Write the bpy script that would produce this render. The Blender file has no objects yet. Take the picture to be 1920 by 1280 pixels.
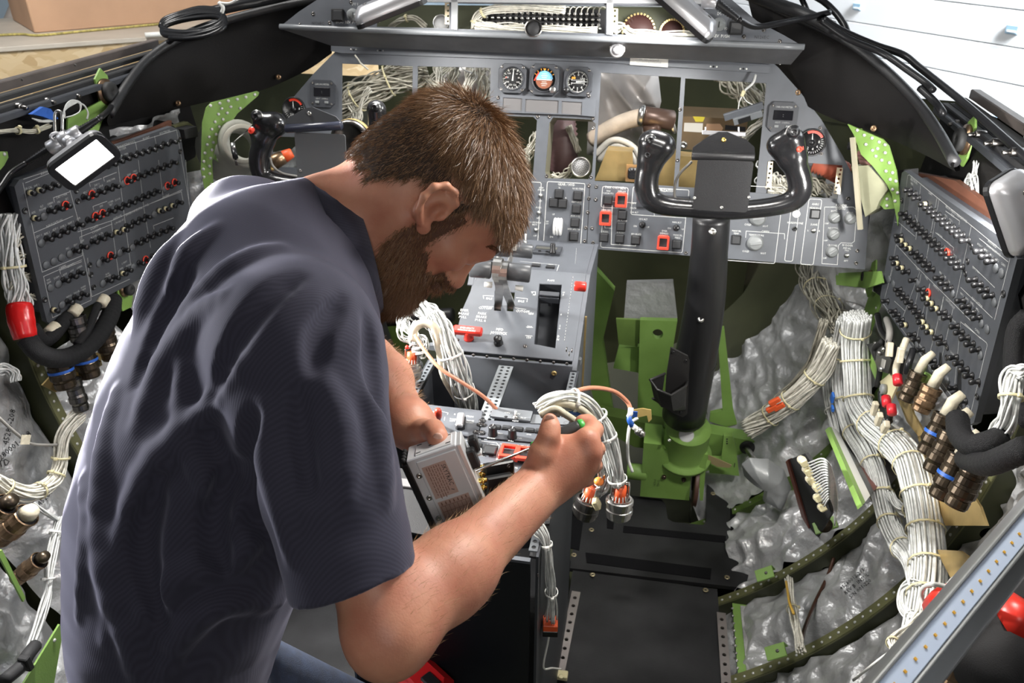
import bpy,bmesh,math,random
import numpy as np
from mathutils import Vector as V,Matrix,noise
from math import sin,cos,pi,radians
random.seed(7)
S=bpy.context.scene
COL=S.collection
# ---------------------------------------------------------------- camera
F_PX=1500.0
YAW,PITCH=radians(10.5),radians(29.0)
CAM=V((0.30,0.0,1.55))
cd=bpy.data.cameras.new('camera');cd.lens=36*F_PX/1920;cd.sensor_width=36;cd.clip_start=0.02
cam=bpy.data.objects.new('camera',cd);COL.objects.link(cam)
cam.location=CAM;cam.rotation_euler=(radians(90)-PITCH,0,YAW)
S.camera=cam
cd.dof.use_dof=True;cd.dof.focus_distance=1.15;cd.dof.aperture_fstop=11
CR=V((cos(YAW),sin(YAW),0));CF=V((-sin(YAW)*cos(PITCH),cos(YAW)*cos(PITCH),-sin(PITCH)))
CU=V((-sin(YAW)*sin(PITCH),cos(YAW)*sin(PITCH),cos(PITCH)))
# ---------------------------------------------------------------- world, lamps, exposure
S.view_settings.view_transform='Standard';S.view_settings.look='None'
S.view_settings.gamma=1.0;S.view_settings.use_curve_mapping=False
S.view_settings.exposure=0.0
w=bpy.data.worlds.new('hangar_air');S.world=w;w.use_nodes=True
w.node_tree.nodes['Background'].inputs[0].default_value=(0.80,0.88,1.0,1)
w.node_tree.nodes['Background'].inputs[1].default_value=0.075
def look_rot(src,dst):
 return(V(dst)-V(src)).to_track_quat('-Z','Y').to_euler()
def area(name,loc,dst,size,power,color=(1,1,1),sy=None,spread=180):
 l=bpy.data.lights.new(name,'AREA');l.energy=power;l.color=color
 l.shape='RECTANGLE';l.size=size;l.size_y=sy or size;l.spread=radians(spread)
 o=bpy.data.objects.new(name,l);COL.objects.link(o);o.location=loc;o.rotation_euler=look_rot(loc,dst)
 return o
area('windscreen_daylight',(0.3,2.5,3.3),(0.1,1.4,0.8),1.6,6,(0.93,0.97,1.0))
area('hangar_light_left',(-3.2,0.2,2.9),(-0.4,0.9,1.0),1.2,14,(0.90,0.94,1.0))
area('cabin_fill_light',(0.45,-0.45,1.64),(0.4,1.0,0.6),0.35,6,(1.0,0.97,0.93))  # added fill lamp above and behind the camera, out of view
area('overhead_work_light',(0.50,1.15,1.60),(0.22,0.90,0.8),0.18,11,(1.0,0.96,0.90))
area('side_work_light',(-0.86,0.80,1.15),(-0.30,0.66,0.85),0.10,8,(0.96,0.96,1.0),sy=0.5,spread=130)
area('hangar_light_right',(3.4,2.4,3.4),(2.3,4.6,0.8),2.0,800,(0.95,0.98,1.0),spread=75)
area('hangar_light_bench',(-1.6,1.6,3.4),(-2.4,3.0,1.0),1.0,125,(1.0,0.98,0.95))
# ---------------------------------------------------------------- pixel to world
def ray(px,py):
 return CF+CR*((px-960)/F_PX)+CU*((640-py)/F_PX)
def atd(px,py,d):return CAM+ray(px,py)*d
def atY(px,py,y):r=ray(px,py);return CAM+r*((y-CAM.y)/r.y)
def atX(px,py,x):r=ray(px,py);return CAM+r*((x-CAM.x)/r.x)
def atZ(px,py,z):r=ray(px,py);return CAM+r*((z-CAM.z)/r.z)
class Plane:
 """a flat face in the cockpit: origin, u right, v up, n outwards"""
 def __init__(s,o,u,v):
  s.o=V(o);s.u=V(u).normalized();v=V(v);s.v=(v-s.u*v.dot(s.u)).normalized();s.n=s.u.cross(s.v)
 def M(s,u=0,v=0,h=0,rot=0):
  m=Matrix((s.u,s.v,s.n)).transposed().to_4x4()
  m.translation=s.P(u,v,h)
  return m@Matrix.Rotation(rot,4,'Z')
 def P(s,u,v,h=0):return s.o+s.u*u+s.v*v+s.n*h
 def uv(s,px,py,h=0):
  r=ray(px,py);t=(s.o+s.n*h-CAM).dot(s.n)/r.dot(s.n)
  p=CAM+r*t-s.o
  return p.dot(s.u),p.dot(s.v)
 def at(s,px,py,h=0):u,v=s.uv(px,py,h);return s.P(u,v,h)
 def Mpx(s,px,py,h=0,rot=0):u,v=s.uv(px,py,h);return s.M(u,v,h,rot)
 def lift(s,h):return Plane(s.o+s.n*h,s.u,s.v)
# ---------------------------------------------------------------- materials
MATS={}
def mat(name,col,rough=0.5,metal=0.0,var=0.0,vscale=20,bump=0.0,bscale=60,emit=0,spec=0.5,col2=None,coat=0.0,
detail=4,trans=0.0,sss=0.0,stretch=None,rvar=0.0):
 if name in MATS:return MATS[name]
 m=bpy.data.materials.new(name);m.use_nodes=True;nt=m.node_tree;N=nt.nodes;L=nt.links
 b=N['Principled BSDF'];b.inputs['Base Color'].default_value=(*col,1)
 b.inputs['Roughness'].default_value=rough;b.inputs['Metallic'].default_value=metal
 b.inputs['Specular IOR Level'].default_value=spec;b.inputs['Coat Weight'].default_value=coat
 b.inputs['Transmission Weight'].default_value=trans
 if sss:
  b.inputs['Subsurface Weight'].default_value=sss;b.inputs['Subsurface Radius'].default_value=(0.012,0.004,0.002)
  b.inputs['Subsurface Scale'].default_value=1.0
 if emit:
  b.inputs['Emission Color'].default_value=(*col,1);b.inputs['Emission Strength'].default_value=emit
 if var or bump or col2 or rvar:
  tc=N.new('ShaderNodeTexCoord');src=tc.outputs['Object']
  if stretch:
   mp=N.new('ShaderNodeMapping');mp.inputs['Scale'].default_value=stretch;L.new(src,mp.inputs[0]);src=mp.outputs[0]
  if var or col2 or rvar:
   n=N.new('ShaderNodeTexNoise');n.inputs['Scale'].default_value=vscale;n.inputs['Detail'].default_value=detail
   L.new(src,n.inputs['Vector'])
   r=N.new('ShaderNodeValToRGB');r.color_ramp.elements[0].position=0.35;r.color_ramp.elements[1].position=0.68
   c2=col2 or tuple(min(1,c*(1+var))for c in col);c1=tuple(c*(1-var)for c in col)
   r.color_ramp.elements[0].color=(*c1,1);r.color_ramp.elements[1].color=(*c2,1)
   L.new(n.outputs[0],r.inputs[0]);L.new(r.outputs[0],b.inputs['Base Color'])
   if rvar:
    mr=N.new('ShaderNodeMapRange');mr.inputs[3].default_value=max(0.03,rough-rvar);mr.inputs[4].default_value=rough+rvar
    L.new(n.outputs[0],mr.inputs[0]);L.new(mr.outputs[0],b.inputs['Roughness'])
  if bump:
   n2=N.new('ShaderNodeTexNoise');n2.inputs['Scale'].default_value=bscale;n2.inputs['Detail'].default_value=3
   L.new(src,n2.inputs['Vector'])
   bp=N.new('ShaderNodeBump');bp.inputs['Strength'].default_value=bump;bp.inputs['Distance'].default_value=0.002
   L.new(n2.outputs[0],bp.inputs['Height']);L.new(bp.outputs[0],b.inputs['Normal'])
 MATS[name]=m
 return m
mat('panel_grey',(0.088,0.095,0.108),0.5,var=0.06,vscale=30,bump=0.12,bscale=900)
mat('panel_dark',(0.036,0.039,0.046),0.5,var=0.08,vscale=30,bump=0.15,bscale=900)
mat('breaker_grey',(0.050,0.054,0.062),0.55,var=0.05,vscale=15,bump=0.15,bscale=900)
mat('white_paint',(0.72,0.73,0.70),0.6)
mat('dim_white_paint',(0.42,0.43,0.42),0.6)
mat('black_plastic',(0.012,0.012,0.013),0.32,bump=0.1,bscale=600)
mat('black_matte',(0.010,0.010,0.011),0.75,var=0.3,vscale=8,bump=0.2,bscale=500)
mat('black_leather',(0.013,0.013,0.014),0.42,bump=0.25,bscale=900,rvar=0.1,vscale=9)
mat('coaming_black',(0.0050,0.0046,0.0048),0.62,spec=0.16,col2=(0.009,0.008,0.0075),vscale=6,bump=0.3,bscale=700)
mat('button_dark',(0.030,0.031,0.033),0.42)
mat('grey_knob',(0.20,0.21,0.21),0.42)
mat('red_plastic',(0.62,0.030,0.018),0.35)
mat('red_bright',(0.85,0.06,0.03),0.4)
mat('orange_red',(0.72,0.10,0.025),0.45)
mat('steel',(0.55,0.54,0.52),0.28,1.0,var=0.15,vscale=40)
mat('steel_dark',(0.18,0.17,0.16),0.3,1.0,var=0.3,vscale=30)
mat('bronze',(0.26,0.17,0.10),0.32,0.85,var=0.3,vscale=50)
mat('bronze_dark',(0.085,0.065,0.045),0.3,0.8,var=0.4,vscale=50)
mat('gold_plate',(0.55,0.40,0.17),0.38,0.75,var=0.18,vscale=14)
mat('gold_bright',(0.80,0.55,0.15),0.25,1.0)
mat('cast_silver',(0.60,0.60,0.62),0.33,0.7)
mat('alu_box',(0.66,0.67,0.69),0.42,0.25,var=0.06,vscale=8)
mat('alu_bright',(0.78,0.79,0.80),0.3,0.5)
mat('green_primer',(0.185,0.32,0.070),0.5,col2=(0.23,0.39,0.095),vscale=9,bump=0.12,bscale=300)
mat('green_dark',(0.085,0.14,0.030),0.5,col2=(0.15,0.24,0.055),vscale=7,bump=0.15,bscale=200)  # darker, mottled version of the green primer
mat('olive_primer',(0.105,0.108,0.045),0.5,col2=(0.145,0.145,0.068),vscale=6,bump=0.1,bscale=300)
mat('olive_dark',(0.030,0.034,0.014),0.55,col2=(0.05,0.055,0.025),vscale=5)
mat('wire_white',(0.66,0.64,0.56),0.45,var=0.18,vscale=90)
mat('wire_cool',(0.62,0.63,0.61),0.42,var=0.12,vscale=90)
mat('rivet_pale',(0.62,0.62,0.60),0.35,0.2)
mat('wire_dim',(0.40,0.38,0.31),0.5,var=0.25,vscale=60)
mat('tie_cream',(0.62,0.56,0.34),0.45)
mat('tie_white',(0.80,0.80,0.76),0.4)
mat('tape_cream',(0.55,0.50,0.38),0.6,var=0.15,vscale=60,bump=0.4,bscale=120)
mat('black_cable',(0.009,0.009,0.010),0.33,spec=0.35)
mat('coax',(0.60,0.25,0.15),0.4)
mat('blue_tape',(0.02,0.10,0.42),0.45,bump=0.3,bscale=150)
mat('yellow_tape',(0.62,0.45,0.16),0.5,bump=0.4,bscale=60,var=0.1)
mat('yellow_paint',(0.55,0.46,0.03),0.5,var=0.15,vscale=12)
mat('velcro',(0.008,0.008,0.009),0.95,bump=0.8,bscale=900,spec=0.1)
mat('rubber',(0.02,0.02,0.02),0.7)
mat('brown_pad',(0.10,0.035,0.018),0.6,var=0.25,vscale=8)
mat('pcb_red',(0.20,0.04,0.025),0.5)
mat('lamp_lens',(1.0,0.98,0.93),0.3,emit=22)
mat('glass_dark',(0.010,0.010,0.012),0.08)
mat('avionics_dark',(0.018,0.016,0.013),0.6,var=0.4,vscale=4)
# ---------------------------------------------------------------- mesh collector
class MB:
 def __init__(s):s.v=[];s.f=[];s.m=[];s.sm=[];s.mi=0
 def add(s,vs,fs,smooth=False,M=None):
  b=len(s.v)
  if M is not None:vs=[M@V(p)for p in vs]
  s.v+=[tuple(p)for p in vs];s.f+=[tuple(i+b for i in f)for f in fs]
  s.m+=[s.mi]*len(fs);s.sm+=[smooth]*len(fs)
  return s
 def box(s,M,sx,sy,sz,bev=0.0,z0=None):
  """box centred on M; with z0 it stands from z0 to z0+sz; bev chamfers the upright and the top edges"""
  hx,hy=sx/2,sy/2;a=-sz/2 if z0 is None else z0;c=a+sz
  if bev<=0:
   vs=[(-hx,-hy,a),(hx,-hy,a),(hx,hy,a),(-hx,hy,a),(-hx,-hy,c),(hx,-hy,c),(hx,hy,c),(-hx,hy,c)]
   fs=[(3,2,1,0),(4,5,6,7),(0,1,5,4),(1,2,6,5),(2,3,7,6),(3,0,4,7)]
   return s.add(vs,fs,False,M)
  def ring(hx,hy,b,z):return[(-hx+b,-hy,z),(hx-b,-hy,z),(hx,-hy+b,z),(hx,hy-b,z),(hx-b,hy,z),(-hx+b,hy,z),(-hx,hy-b,z),(-hx,-hy+b,z)]
  vs=ring(hx,hy,bev,a)+ring(hx,hy,bev,c-bev)+ring(hx-bev,hy-bev,bev*.4,c)
  fs=[tuple(range(7,-1,-1)),tuple(range(16,24))]
  for k in range(2):
   for i in range(8):j=(i+1)%8;fs.append((k*8+i,k*8+j,k*8+8+j,k*8+8+i))
  return s.add(vs,fs,False,M)
 def lathe(s,M,prof,n=20,smooth=True,cap=True):
  vs=[];fs=[]
  for(r,z)in prof:
   for i in range(n):a=2*pi*i/n;vs.append((r*cos(a),r*sin(a),z))
  for k in range(len(prof)-1):
   for i in range(n):j=(i+1)%n;fs.append((k*n+i,k*n+j,(k+1)*n+j,(k+1)*n+i))
  if cap:fs.append(tuple(range(n-1,-1,-1)));fs.append(tuple(range((len(prof)-1)*n,len(prof)*n)))
  return s.add(vs,fs,smooth,M)
 def cyl(s,p0,p1,r0,r1=None,n=16,smooth=True):
  p0=V(p0);p1=V(p1);d=p1-p0
  M=Matrix.Translation(p0)@d.to_track_quat('Z','Y').to_matrix().to_4x4()
  r1=r0 if r1 is None else r1
  e=min(r0,r1)*.15;L=d.length
  if L<3*e:return s.lathe(M,[(r0,0),(r1,L)],n,smooth)
  return s.lathe(M,[(r0-e,0),(r0,e),(r1,L-e),(r1-e,L)],n,smooth)
 def tube(s,pts,r,n=8,smooth=True,closed=False,flat=1.0):
  pts=[V(p)for p in pts];k=len(pts)
  rs=r if isinstance(r,(list,tuple))else[r]*k
  vs=[];fs=[];up=None
  for i,p in enumerate(pts):
   t=(pts[(i+1)%k]-pts[i-1])if closed else(pts[min(i+1,k-1)]-pts[max(i-1,0)])
   t.normalize()
   if up is None:up=t.orthogonal().normalized()
   up=(up-t*up.dot(t));up=up.normalized()if up.length>1e-6 else t.orthogonal().normalized()
   b=t.cross(up)
   for j in range(n):
    a=2*pi*j/n;vs.append(p+up*(rs[i]*cos(a))+b*(rs[i]*sin(a)*flat))
  for i in range(k if closed else k-1):
   q=(i+1)%k
   for j in range(n):l=(j+1)%n;fs.append((i*n+j,i*n+l,q*n+l,q*n+j))
  if not closed:fs.append(tuple(range(n-1,-1,-1)));fs.append(tuple(range((k-1)*n,k*n)))
  return s.add(vs,fs,smooth)
 def prism(s,poly,M,h0,h1,smooth=False):
  """poly in the plane of M, pulled from h0 to h1"""
  n=len(poly)
  vs=[(x,y,h0)for x,y in poly]+[(x,y,h1)for x,y in poly]
  fs=[tuple(range(n-1,-1,-1)),tuple(range(n,2*n))]+[(i,(i+1)%n,n+(i+1)%n,n+i)for i in range(n)]
  return s.add(vs,fs,smooth,M)
 def grid(s,rows,smooth=True,closed=False):
  a=len(rows);b=len(rows[0]);vs=[p for r in rows for p in r];fs=[]
  for i in range(a-1):
   for j in range(b if closed else b-1):l=(j+1)%b;fs.append((i*b+j,i*b+l,(i+1)*b+l,(i+1)*b+j))
  return s.add(vs,fs,smooth)
 def sphere(s,c,r,n=12,M=None,sc=(1,1,1)):
  prof=[(max(1e-5,sin(pi*i/(n//2+1)))*r,-cos(pi*i/(n//2+1))*r)for i in range(n//2+2)]
  MM=(M or Matrix.Identity(4))@Matrix.Translation(c)@Matrix.Diagonal((*sc,1))
  return s.lathe(MM,prof,n)
 def mesh(s,name,mats):
  me=bpy.data.meshes.new(name);me.from_pydata(s.v,[],s.f)
  for m in(mats if isinstance(mats,(list,tuple))else[mats]):me.materials.append(MATS[m]if isinstance(m,str)else m)
  me.polygons.foreach_set('material_index',s.m);me.polygons.foreach_set('use_smooth',s.sm);me.update()
  return me
 def obj(s,name,mats,parent=None,label=None,cat=None,group=None,kind=None):
  return put(name,s.mesh(name,mats),parent,label,cat,group,kind)
def tagit(o,label=None,cat=None,group=None,kind=None):
 if label:o['label']=label
 if cat:o['category']=cat
 if group:o['group']=group
 if kind:o['kind']=kind
 return o
def put(name,data,parent=None,label=None,cat=None,group=None,kind=None):
 o=bpy.data.objects.new(name,data);COL.objects.link(o)
 if parent is not None:
  o.parent=parent;o.matrix_parent_inverse=world_inv(parent)
 return tagit(o,label,cat,group,kind)
def world_inv(p):
 m=Matrix.Identity(4);q=p
 while q is not None:
  m=q.matrix_basis.copy()if q.parent is None else q.matrix_basis.copy()
  break
 M=Matrix.Identity(4);q=p
 chain=[]
 while q is not None:chain.append(q);q=q.parent
 for q in reversed(chain):M=M@q.matrix_parent_inverse@q.matrix_basis if q.parent is not None else q.matrix_basis.copy()
 return M.inverted()
def thing(name,label,cat,loc=(0,0,0),group=None,kind=None):
 o=bpy.data.objects.new(name,None);COL.objects.link(o);o.location=loc;o.empty_display_size=0.02
 return tagit(o,label,cat,group,kind)
def inst(name,me,M,parent,label=None):
 o=bpy.data.objects.new(name,me);COL.objects.link(o)
 o.parent=parent;o.matrix_parent_inverse=world_inv(parent);o.matrix_basis=M
 if label:o['label']=label
 return o
def catmull(pts,k=8):
 pts=[V(p)for p in pts]
 if len(pts)<3:return[pts[0].lerp(pts[-1],i/k)for i in range(k+1)]
 P=[pts[0]*2-pts[1]]+pts+[pts[-1]*2-pts[-2]];out=[]
 for i in range(1,len(P)-2):
  a,b,c,d=P[i-1],P[i],P[i+1],P[i+2]
  for j in range(k):
   t=j/k;out.append(0.5*((2*b)+(c-a)*t+(2*a-5*b+4*c-d)*t*t+(3*b-a-3*c+d)*t**3))
 out.append(pts[-1]);return out
_tc={}
def glyphs(txt):
 if txt not in _tc:
  c=bpy.data.curves.new('t','FONT');c.body=txt;c.size=1;c.align_x='CENTER';c.align_y='CENTER';c.resolution_u=1;c.extrude=0
  o=bpy.data.objects.new('t',c);COL.objects.link(o)
  me=bpy.data.meshes.new_from_object(o)
  _tc[txt]=([tuple(v.co)for v in me.vertices],[tuple(p.vertices)for p in me.polygons])
  bpy.data.objects.remove(o);bpy.data.meshes.remove(me);bpy.data.curves.remove(c)
 return _tc[txt]
def text(mb,txt,M,h,wide=1.0):
 """flat printed lettering, cap height about h"""
 for k,ln in enumerate(txt.split('\n')):
  vs,fs=glyphs(ln);s_=h/0.70
  mb.add([(x*s_*wide,y*s_-k*h*1.45,0)for x,y,z in vs],fs,False,M)
def rect(u0,v0,u1,v1):return[(u0,v0),(u1,v0),(u1,v1),(u0,v1)]
def rrect(u0,v0,u1,v1,r,n=4):
 out=[]
 for cx,cy,a0 in((u1-r,v0+r,-90),(u1-r,v1-r,0),(u0+r,v1-r,90),(u0+r,v0+r,180)):
  for i in range(n+1):a=radians(a0+90*i/n);out.append((cx+r*cos(a),cy+r*sin(a)))
 return out
def circ(u,v,r,n=24):return[(u+r*cos(2*pi*i/n),v+r*sin(2*pi*i/n))for i in range(n)]
def plate_mesh(mb,outer,holes,M,h0,h1,bev=0.0):
 """plate with real holes between heights h0 and h1 of frame M"""
 c=bpy.data.curves.new('p','CURVE');c.dimensions='2D';c.fill_mode='BOTH'
 c.extrude=max((h1-h0)/2-bev,1e-5);c.bevel_depth=bev;c.bevel_resolution=0
 for lp in[outer]+list(holes):
  s_=c.splines.new('POLY');s_.points.add(len(lp)-1)
  for i,(x,y)in enumerate(lp):s_.points[i].co=(x,y,0,1)
  s_.use_cyclic_u=True
 o=bpy.data.objects.new('p',c);COL.objects.link(o)
 me=bpy.data.meshes.new_from_object(o)
 T=M@Matrix.Translation((0,0,(h0+h1)/2))
 mb.add([tuple(v.co)for v in me.vertices],[tuple(p.vertices)for p in me.polygons],False,T)
 bpy.data.objects.remove(o);bpy.data.meshes.remove(me);bpy.data.curves.remove(c)
 return mb
def line2d(mb,pl,pts,w=0.0009,h=0.0004,closed=False):
 """painted line along uv points on a plane"""
 P=[pl.P(u,v,h)for u,v in pts];n=len(P)
 for i in range(n if closed else n-1):
  a,b=P[i],P[(i+1)%n];d=(b-a)
  if d.length<1e-6:continue
  d.normalize();s_=pl.n.cross(d)*w/2;e=d*w/2
  mb.add([a-s_-e,b-s_+e,b+s_+e,a+s_-e],[(0,1,2,3)])
def pxline(mb,pl,pts,w=0.0009,closed=False,h=0.0004):
 line2d(mb,pl,[pl.uv(*p)for p in pts],w,h,closed)
def screw_mb(mb,M,r=0.0035,h=0.0012):
 mb.lathe(M,[(r,0),(r,h*.5),(r*.8,h),(r*.35,h),(r*.3,h*.4)],10)
def bundle(name,path,R,nw,rw,m,parent=None,ties=(),tiemat='tie_cream',label=None,cat=None,group=None,twist=0.6,
k=8,loose=0.15,taper=None,seed=0,sides=5,flat=1.0):
 """a wire harness: many single wires running together (nobody could count them) with cable ties"""
 rnd=random.Random(seed*31+nw)
 P=catmull(path,k);n=len(P);fr=[];up=None
 for i in range(n):
  t=(P[min(i+1,n-1)]-P[max(i-1,0)]).normalized()
  if up is None:up=t.orthogonal().normalized()
  up=(up-t*up.dot(t)).normalized();fr.append((up.copy(),t.cross(up)))
 root=thing(name,label,cat,P[0],group)if parent is None else parent
 mb=MB()
 for q in range(nw):
  rr=R*math.sqrt((q+.5)/nw);a0=q*2.399963
  ph=rnd.random()*6;ph2=rnd.random()*6;pts=[]
  for i in range(n):
   s_=i/(n-1);a=a0+twist*s_*3+.35*min(1,twist)*sin(s_*9+ph)
   tr=taper(s_)if taper else 1.0
   r_=rr*tr*(1+loose*sin(s_*13+ph2));u,b=fr[i]
   pts.append(P[i]+u*(r_*cos(a))+b*(r_*sin(a)*flat))
  mb.tube(pts,rw*(0.8+0.4*rnd.random()),sides)
 mb.obj('wires',m,root,kind='stuff')
 for t_ in ties:
  i=int(t_*(n-1));u,b=fr[i];tr=(taper(t_)if taper else 1.0);rr=R*tr*1.06+rw
  tm=MB();tdir=u.cross(b)
  ring=[P[i]+u*(rr*cos(a))+b*(rr*sin(a)*flat)for a in[2*pi*j/14 for j in range(14)]]
  rows=[]
  for dz,dr in((-.0022,0),(-.0022,.0012),(.0022,.0012),(.0022,0)):
   rows.append([p+tdir*dz+(p-P[i]).normalized()*dr for p in ring])
  rows.append(rows[0]);tm.grid(rows,closed=True)
  hd=-CF-(-CF).dot(tdir)*tdir;hd.normalize()
  q=Matrix((tdir,hd.cross(tdir),hd)).transposed().to_4x4();q.translation=P[i]+hd*rr
  tm.box(q,.006,.006,.005,.001,z0=0)
  tm.obj('cable_tie',tiemat,root)
 return root
# ---------------------------------------------------------------- organic shapes: smooth union of rounded volumes, meshed once
class Field:
 def __init__(s):s.ops=[]
 def _add(s,fn,c,R,k,op):s.ops.append((fn,np.array(c,float),R,k,op));return s
 def cap(s,a,b,ra,rb=None,k=.01,op='u',T=None,flat=None):
  rb=ra if rb is None else rb
  A=np.array(a,float);B=np.array(b,float)
  def fn(P):
   ba=B-A;h=np.clip(((P-A)@ba)/max(ba@ba,1e-12),0,1)
   q=P-A-h[:,None]*ba
   if flat is not None:fl,f_=flat;q=q+np.outer(q@fl,fl)*(f_-1)
   return np.sqrt((q*q).sum(1))-(ra+(rb-ra)*h)
  sc=1.0 if flat is None else 1.0/min(1,flat[1])
  return s._wrap(fn,(A+B)/2,(np.linalg.norm(B-A)/2+max(ra,rb))*sc,k,op,T)
 def ell(s,c,r,k=.01,op='u',T=None,R=None):
  C=np.array(c,float);r=np.array(r,float)
  def fn(P):
   q=P-C
   if R is not None:q=q@R
   k0=np.sqrt(((q/r)**2).sum(1));k1=np.sqrt(((q/(r*r))**2).sum(1));return k0*(k0-1)/np.maximum(k1,1e-9)
  return s._wrap(fn,C,r.max(),k,op,T)
 def half(s,p,n,k=.004,op='s',c=None,R=9):
  """cut away the side the normal points to"""
  Pp=np.array(p,float);Nn=np.array(n,float);Nn/=np.linalg.norm(Nn)
  return s._add(lambda P:-((P-Pp)@Nn),Pp if c is None else c,R,k,op)
 def _wrap(s,fn,c,R,k,op,T):
  if T is None:return s._add(fn,c,R,k,op)
  O,B=T
  c=O+B@np.array(c,float)
  return s._add(lambda P:fn((P-O)@B),c,R,k,op)
 def __call__(s,P,margin=.035):
  d=np.full(len(P),.5)
  for fn,c,R,k,op in s.ops:
   if R<5:
    m=np.nonzero(((P-c)**2).sum(1)<(R+margin+k)**2)[0]
    if not len(m):continue
    a=d[m];b=fn(P[m])
   else:m=slice(None);a=d;b=fn(P)
   if op=='u':
    h=np.maximum(k-np.abs(a-b),0)/k;d[m]=np.minimum(a,b)-h*h*k*.25
   elif op=='s':
    b=-b;h=np.maximum(k-np.abs(a-b),0)/k;d[m]=np.maximum(a,b)+h*h*k*.25
   elif op=='w':d[m]=a+b
  return d
def surface(f,lo,hi,h,name,mats,disp=None):
 lo=np.array(lo,float);hi=np.array(hi,float)
 C=4;n=(np.ceil((hi-lo)/(h*C)).astype(int)+1)
 ax=[lo[i]+(np.arange(n[i])+.5)*h*C for i in range(3)]
 G=np.stack(np.meshgrid(*ax,indexing='ij'),-1).reshape(-1,3)
 cv=f(G,.10).reshape(n)
 act=np.abs(cv)<h*C*2.6
 val=np.repeat(np.repeat(np.repeat(cv.astype(np.float32),C,0),C,1),C,2)
 idx=np.argwhere(act)
 off=np.stack(np.meshgrid(*[np.arange(C)]*3,indexing='ij'),-1).reshape(-1,3)
 fi=(idx[:,None,:]*C+off[None]).reshape(-1,3)
 for s_ in range(0,len(fi),400000):
  q=fi[s_:s_+400000];P=lo+(q+.5)*h
  v=f(P)
  if disp is not None:v=v+disp(P,v)
  val[q[:,0],q[:,1],q[:,2]]=v
 ins=val<0
 cnt=np.zeros([x-1 for x in val.shape],np.uint8)
 for a in(0,1):
  for b in(0,1):
   for c in(0,1):cnt+=ins[a:a+cnt.shape[0],b:b+cnt.shape[1],c:c+cnt.shape[2]]
 cells=np.argwhere((cnt>0)&(cnt<8))
 vid=np.full(cnt.shape,-1,np.int32);vid[tuple(cells.T)]=np.arange(len(cells))
 acc=np.zeros((len(cells),3));num=np.zeros(len(cells))
 corners=[(a,b,c)for a in(0,1)for b in(0,1)for c in(0,1)]
 for p in corners:
  for ax_ in range(3):
   if p[ax_]:continue
   q=list(p);q[ax_]=1
   va=val[cells[:,0]+p[0],cells[:,1]+p[1],cells[:,2]+p[2]];vb=val[cells[:,0]+q[0],cells[:,1]+q[1],cells[:,2]+q[2]]
   m=(va<0)!=(vb<0);t=np.where(m,va/np.where(m,va-vb,1),0)
   pt=np.tile(np.array(p,float),(len(cells),1));pt[:,ax_]+=t
   acc[m]+=pt[m];num[m]+=1
 vs=lo+(cells+acc/num[:,None]+.5)*h
 quads=[]
 for ax_ in range(3):
  o1,o2=[(1,2),(2,0),(0,1)][ax_]
  sl=[slice(1,x-1)for x in val.shape];sl2=list(sl)
  sl2[ax_]=slice(2,val.shape[ax_]);
  A=ins[tuple(sl)];B=ins[tuple(sl2)]
  e=np.argwhere(A!=B)+1;fl=A[tuple((e-1).T)]
  d1=np.zeros(3,int);d1[o1]=1;d2=np.zeros(3,int);d2[o2]=1
  c00=vid[tuple((e-d1-d2).T)];c10=vid[tuple((e-d2).T)];c11=vid[tuple(e.T)];c01=vid[tuple((e-d1).T)]
  q=np.stack([c00,c10,c11,c01],1);q[~fl]=q[~fl][:,::-1];quads.append(q)
 quads=np.concatenate(quads);quads=quads[(quads>=0).all(1)]
 for it in range(2):
  s_=np.zeros_like(vs);c_=np.zeros(len(vs))
  for i in range(4):
   a,b=quads[:,i],quads[:,(i+1)%4]
   for k in range(3):s_[:,k]+=np.bincount(a,vs[b,k],len(vs))+np.bincount(b,vs[a,k],len(vs))
   c_+=np.bincount(a,minlength=len(vs))+np.bincount(b,minlength=len(vs))
  vs=vs*.5+.5*s_/np.maximum(c_,1)[:,None]
 me=bpy.data.meshes.new(name)
 me.vertices.add(len(vs));me.vertices.foreach_set('co',vs.ravel())
 me.loops.add(len(quads)*4);me.loops.foreach_set('vertex_index',quads.ravel())
 me.polygons.add(len(quads));me.polygons.foreach_set('loop_start',np.arange(len(quads))*4)
 me.polygons.foreach_set('use_smooth',np.ones(len(quads),bool));me.update(calc_edges=True);me.validate()
 for m in mats:me.materials.append(MATS[m])
 return me,vs,quads
def nz(P,sc,seed=0):
 """cheap smooth noise: a few rotated sines"""
 r=np.random.RandomState(seed);out=0
 for i in range(5):
  k=r.normal(size=3);k/=np.linalg.norm(k);out=out+np.sin(P@k*sc*(1+i*.45)+r.rand()*6.28)/(1+i*.5)
 return out/2.4
A3=lambda v:np.array(v,float)
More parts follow.
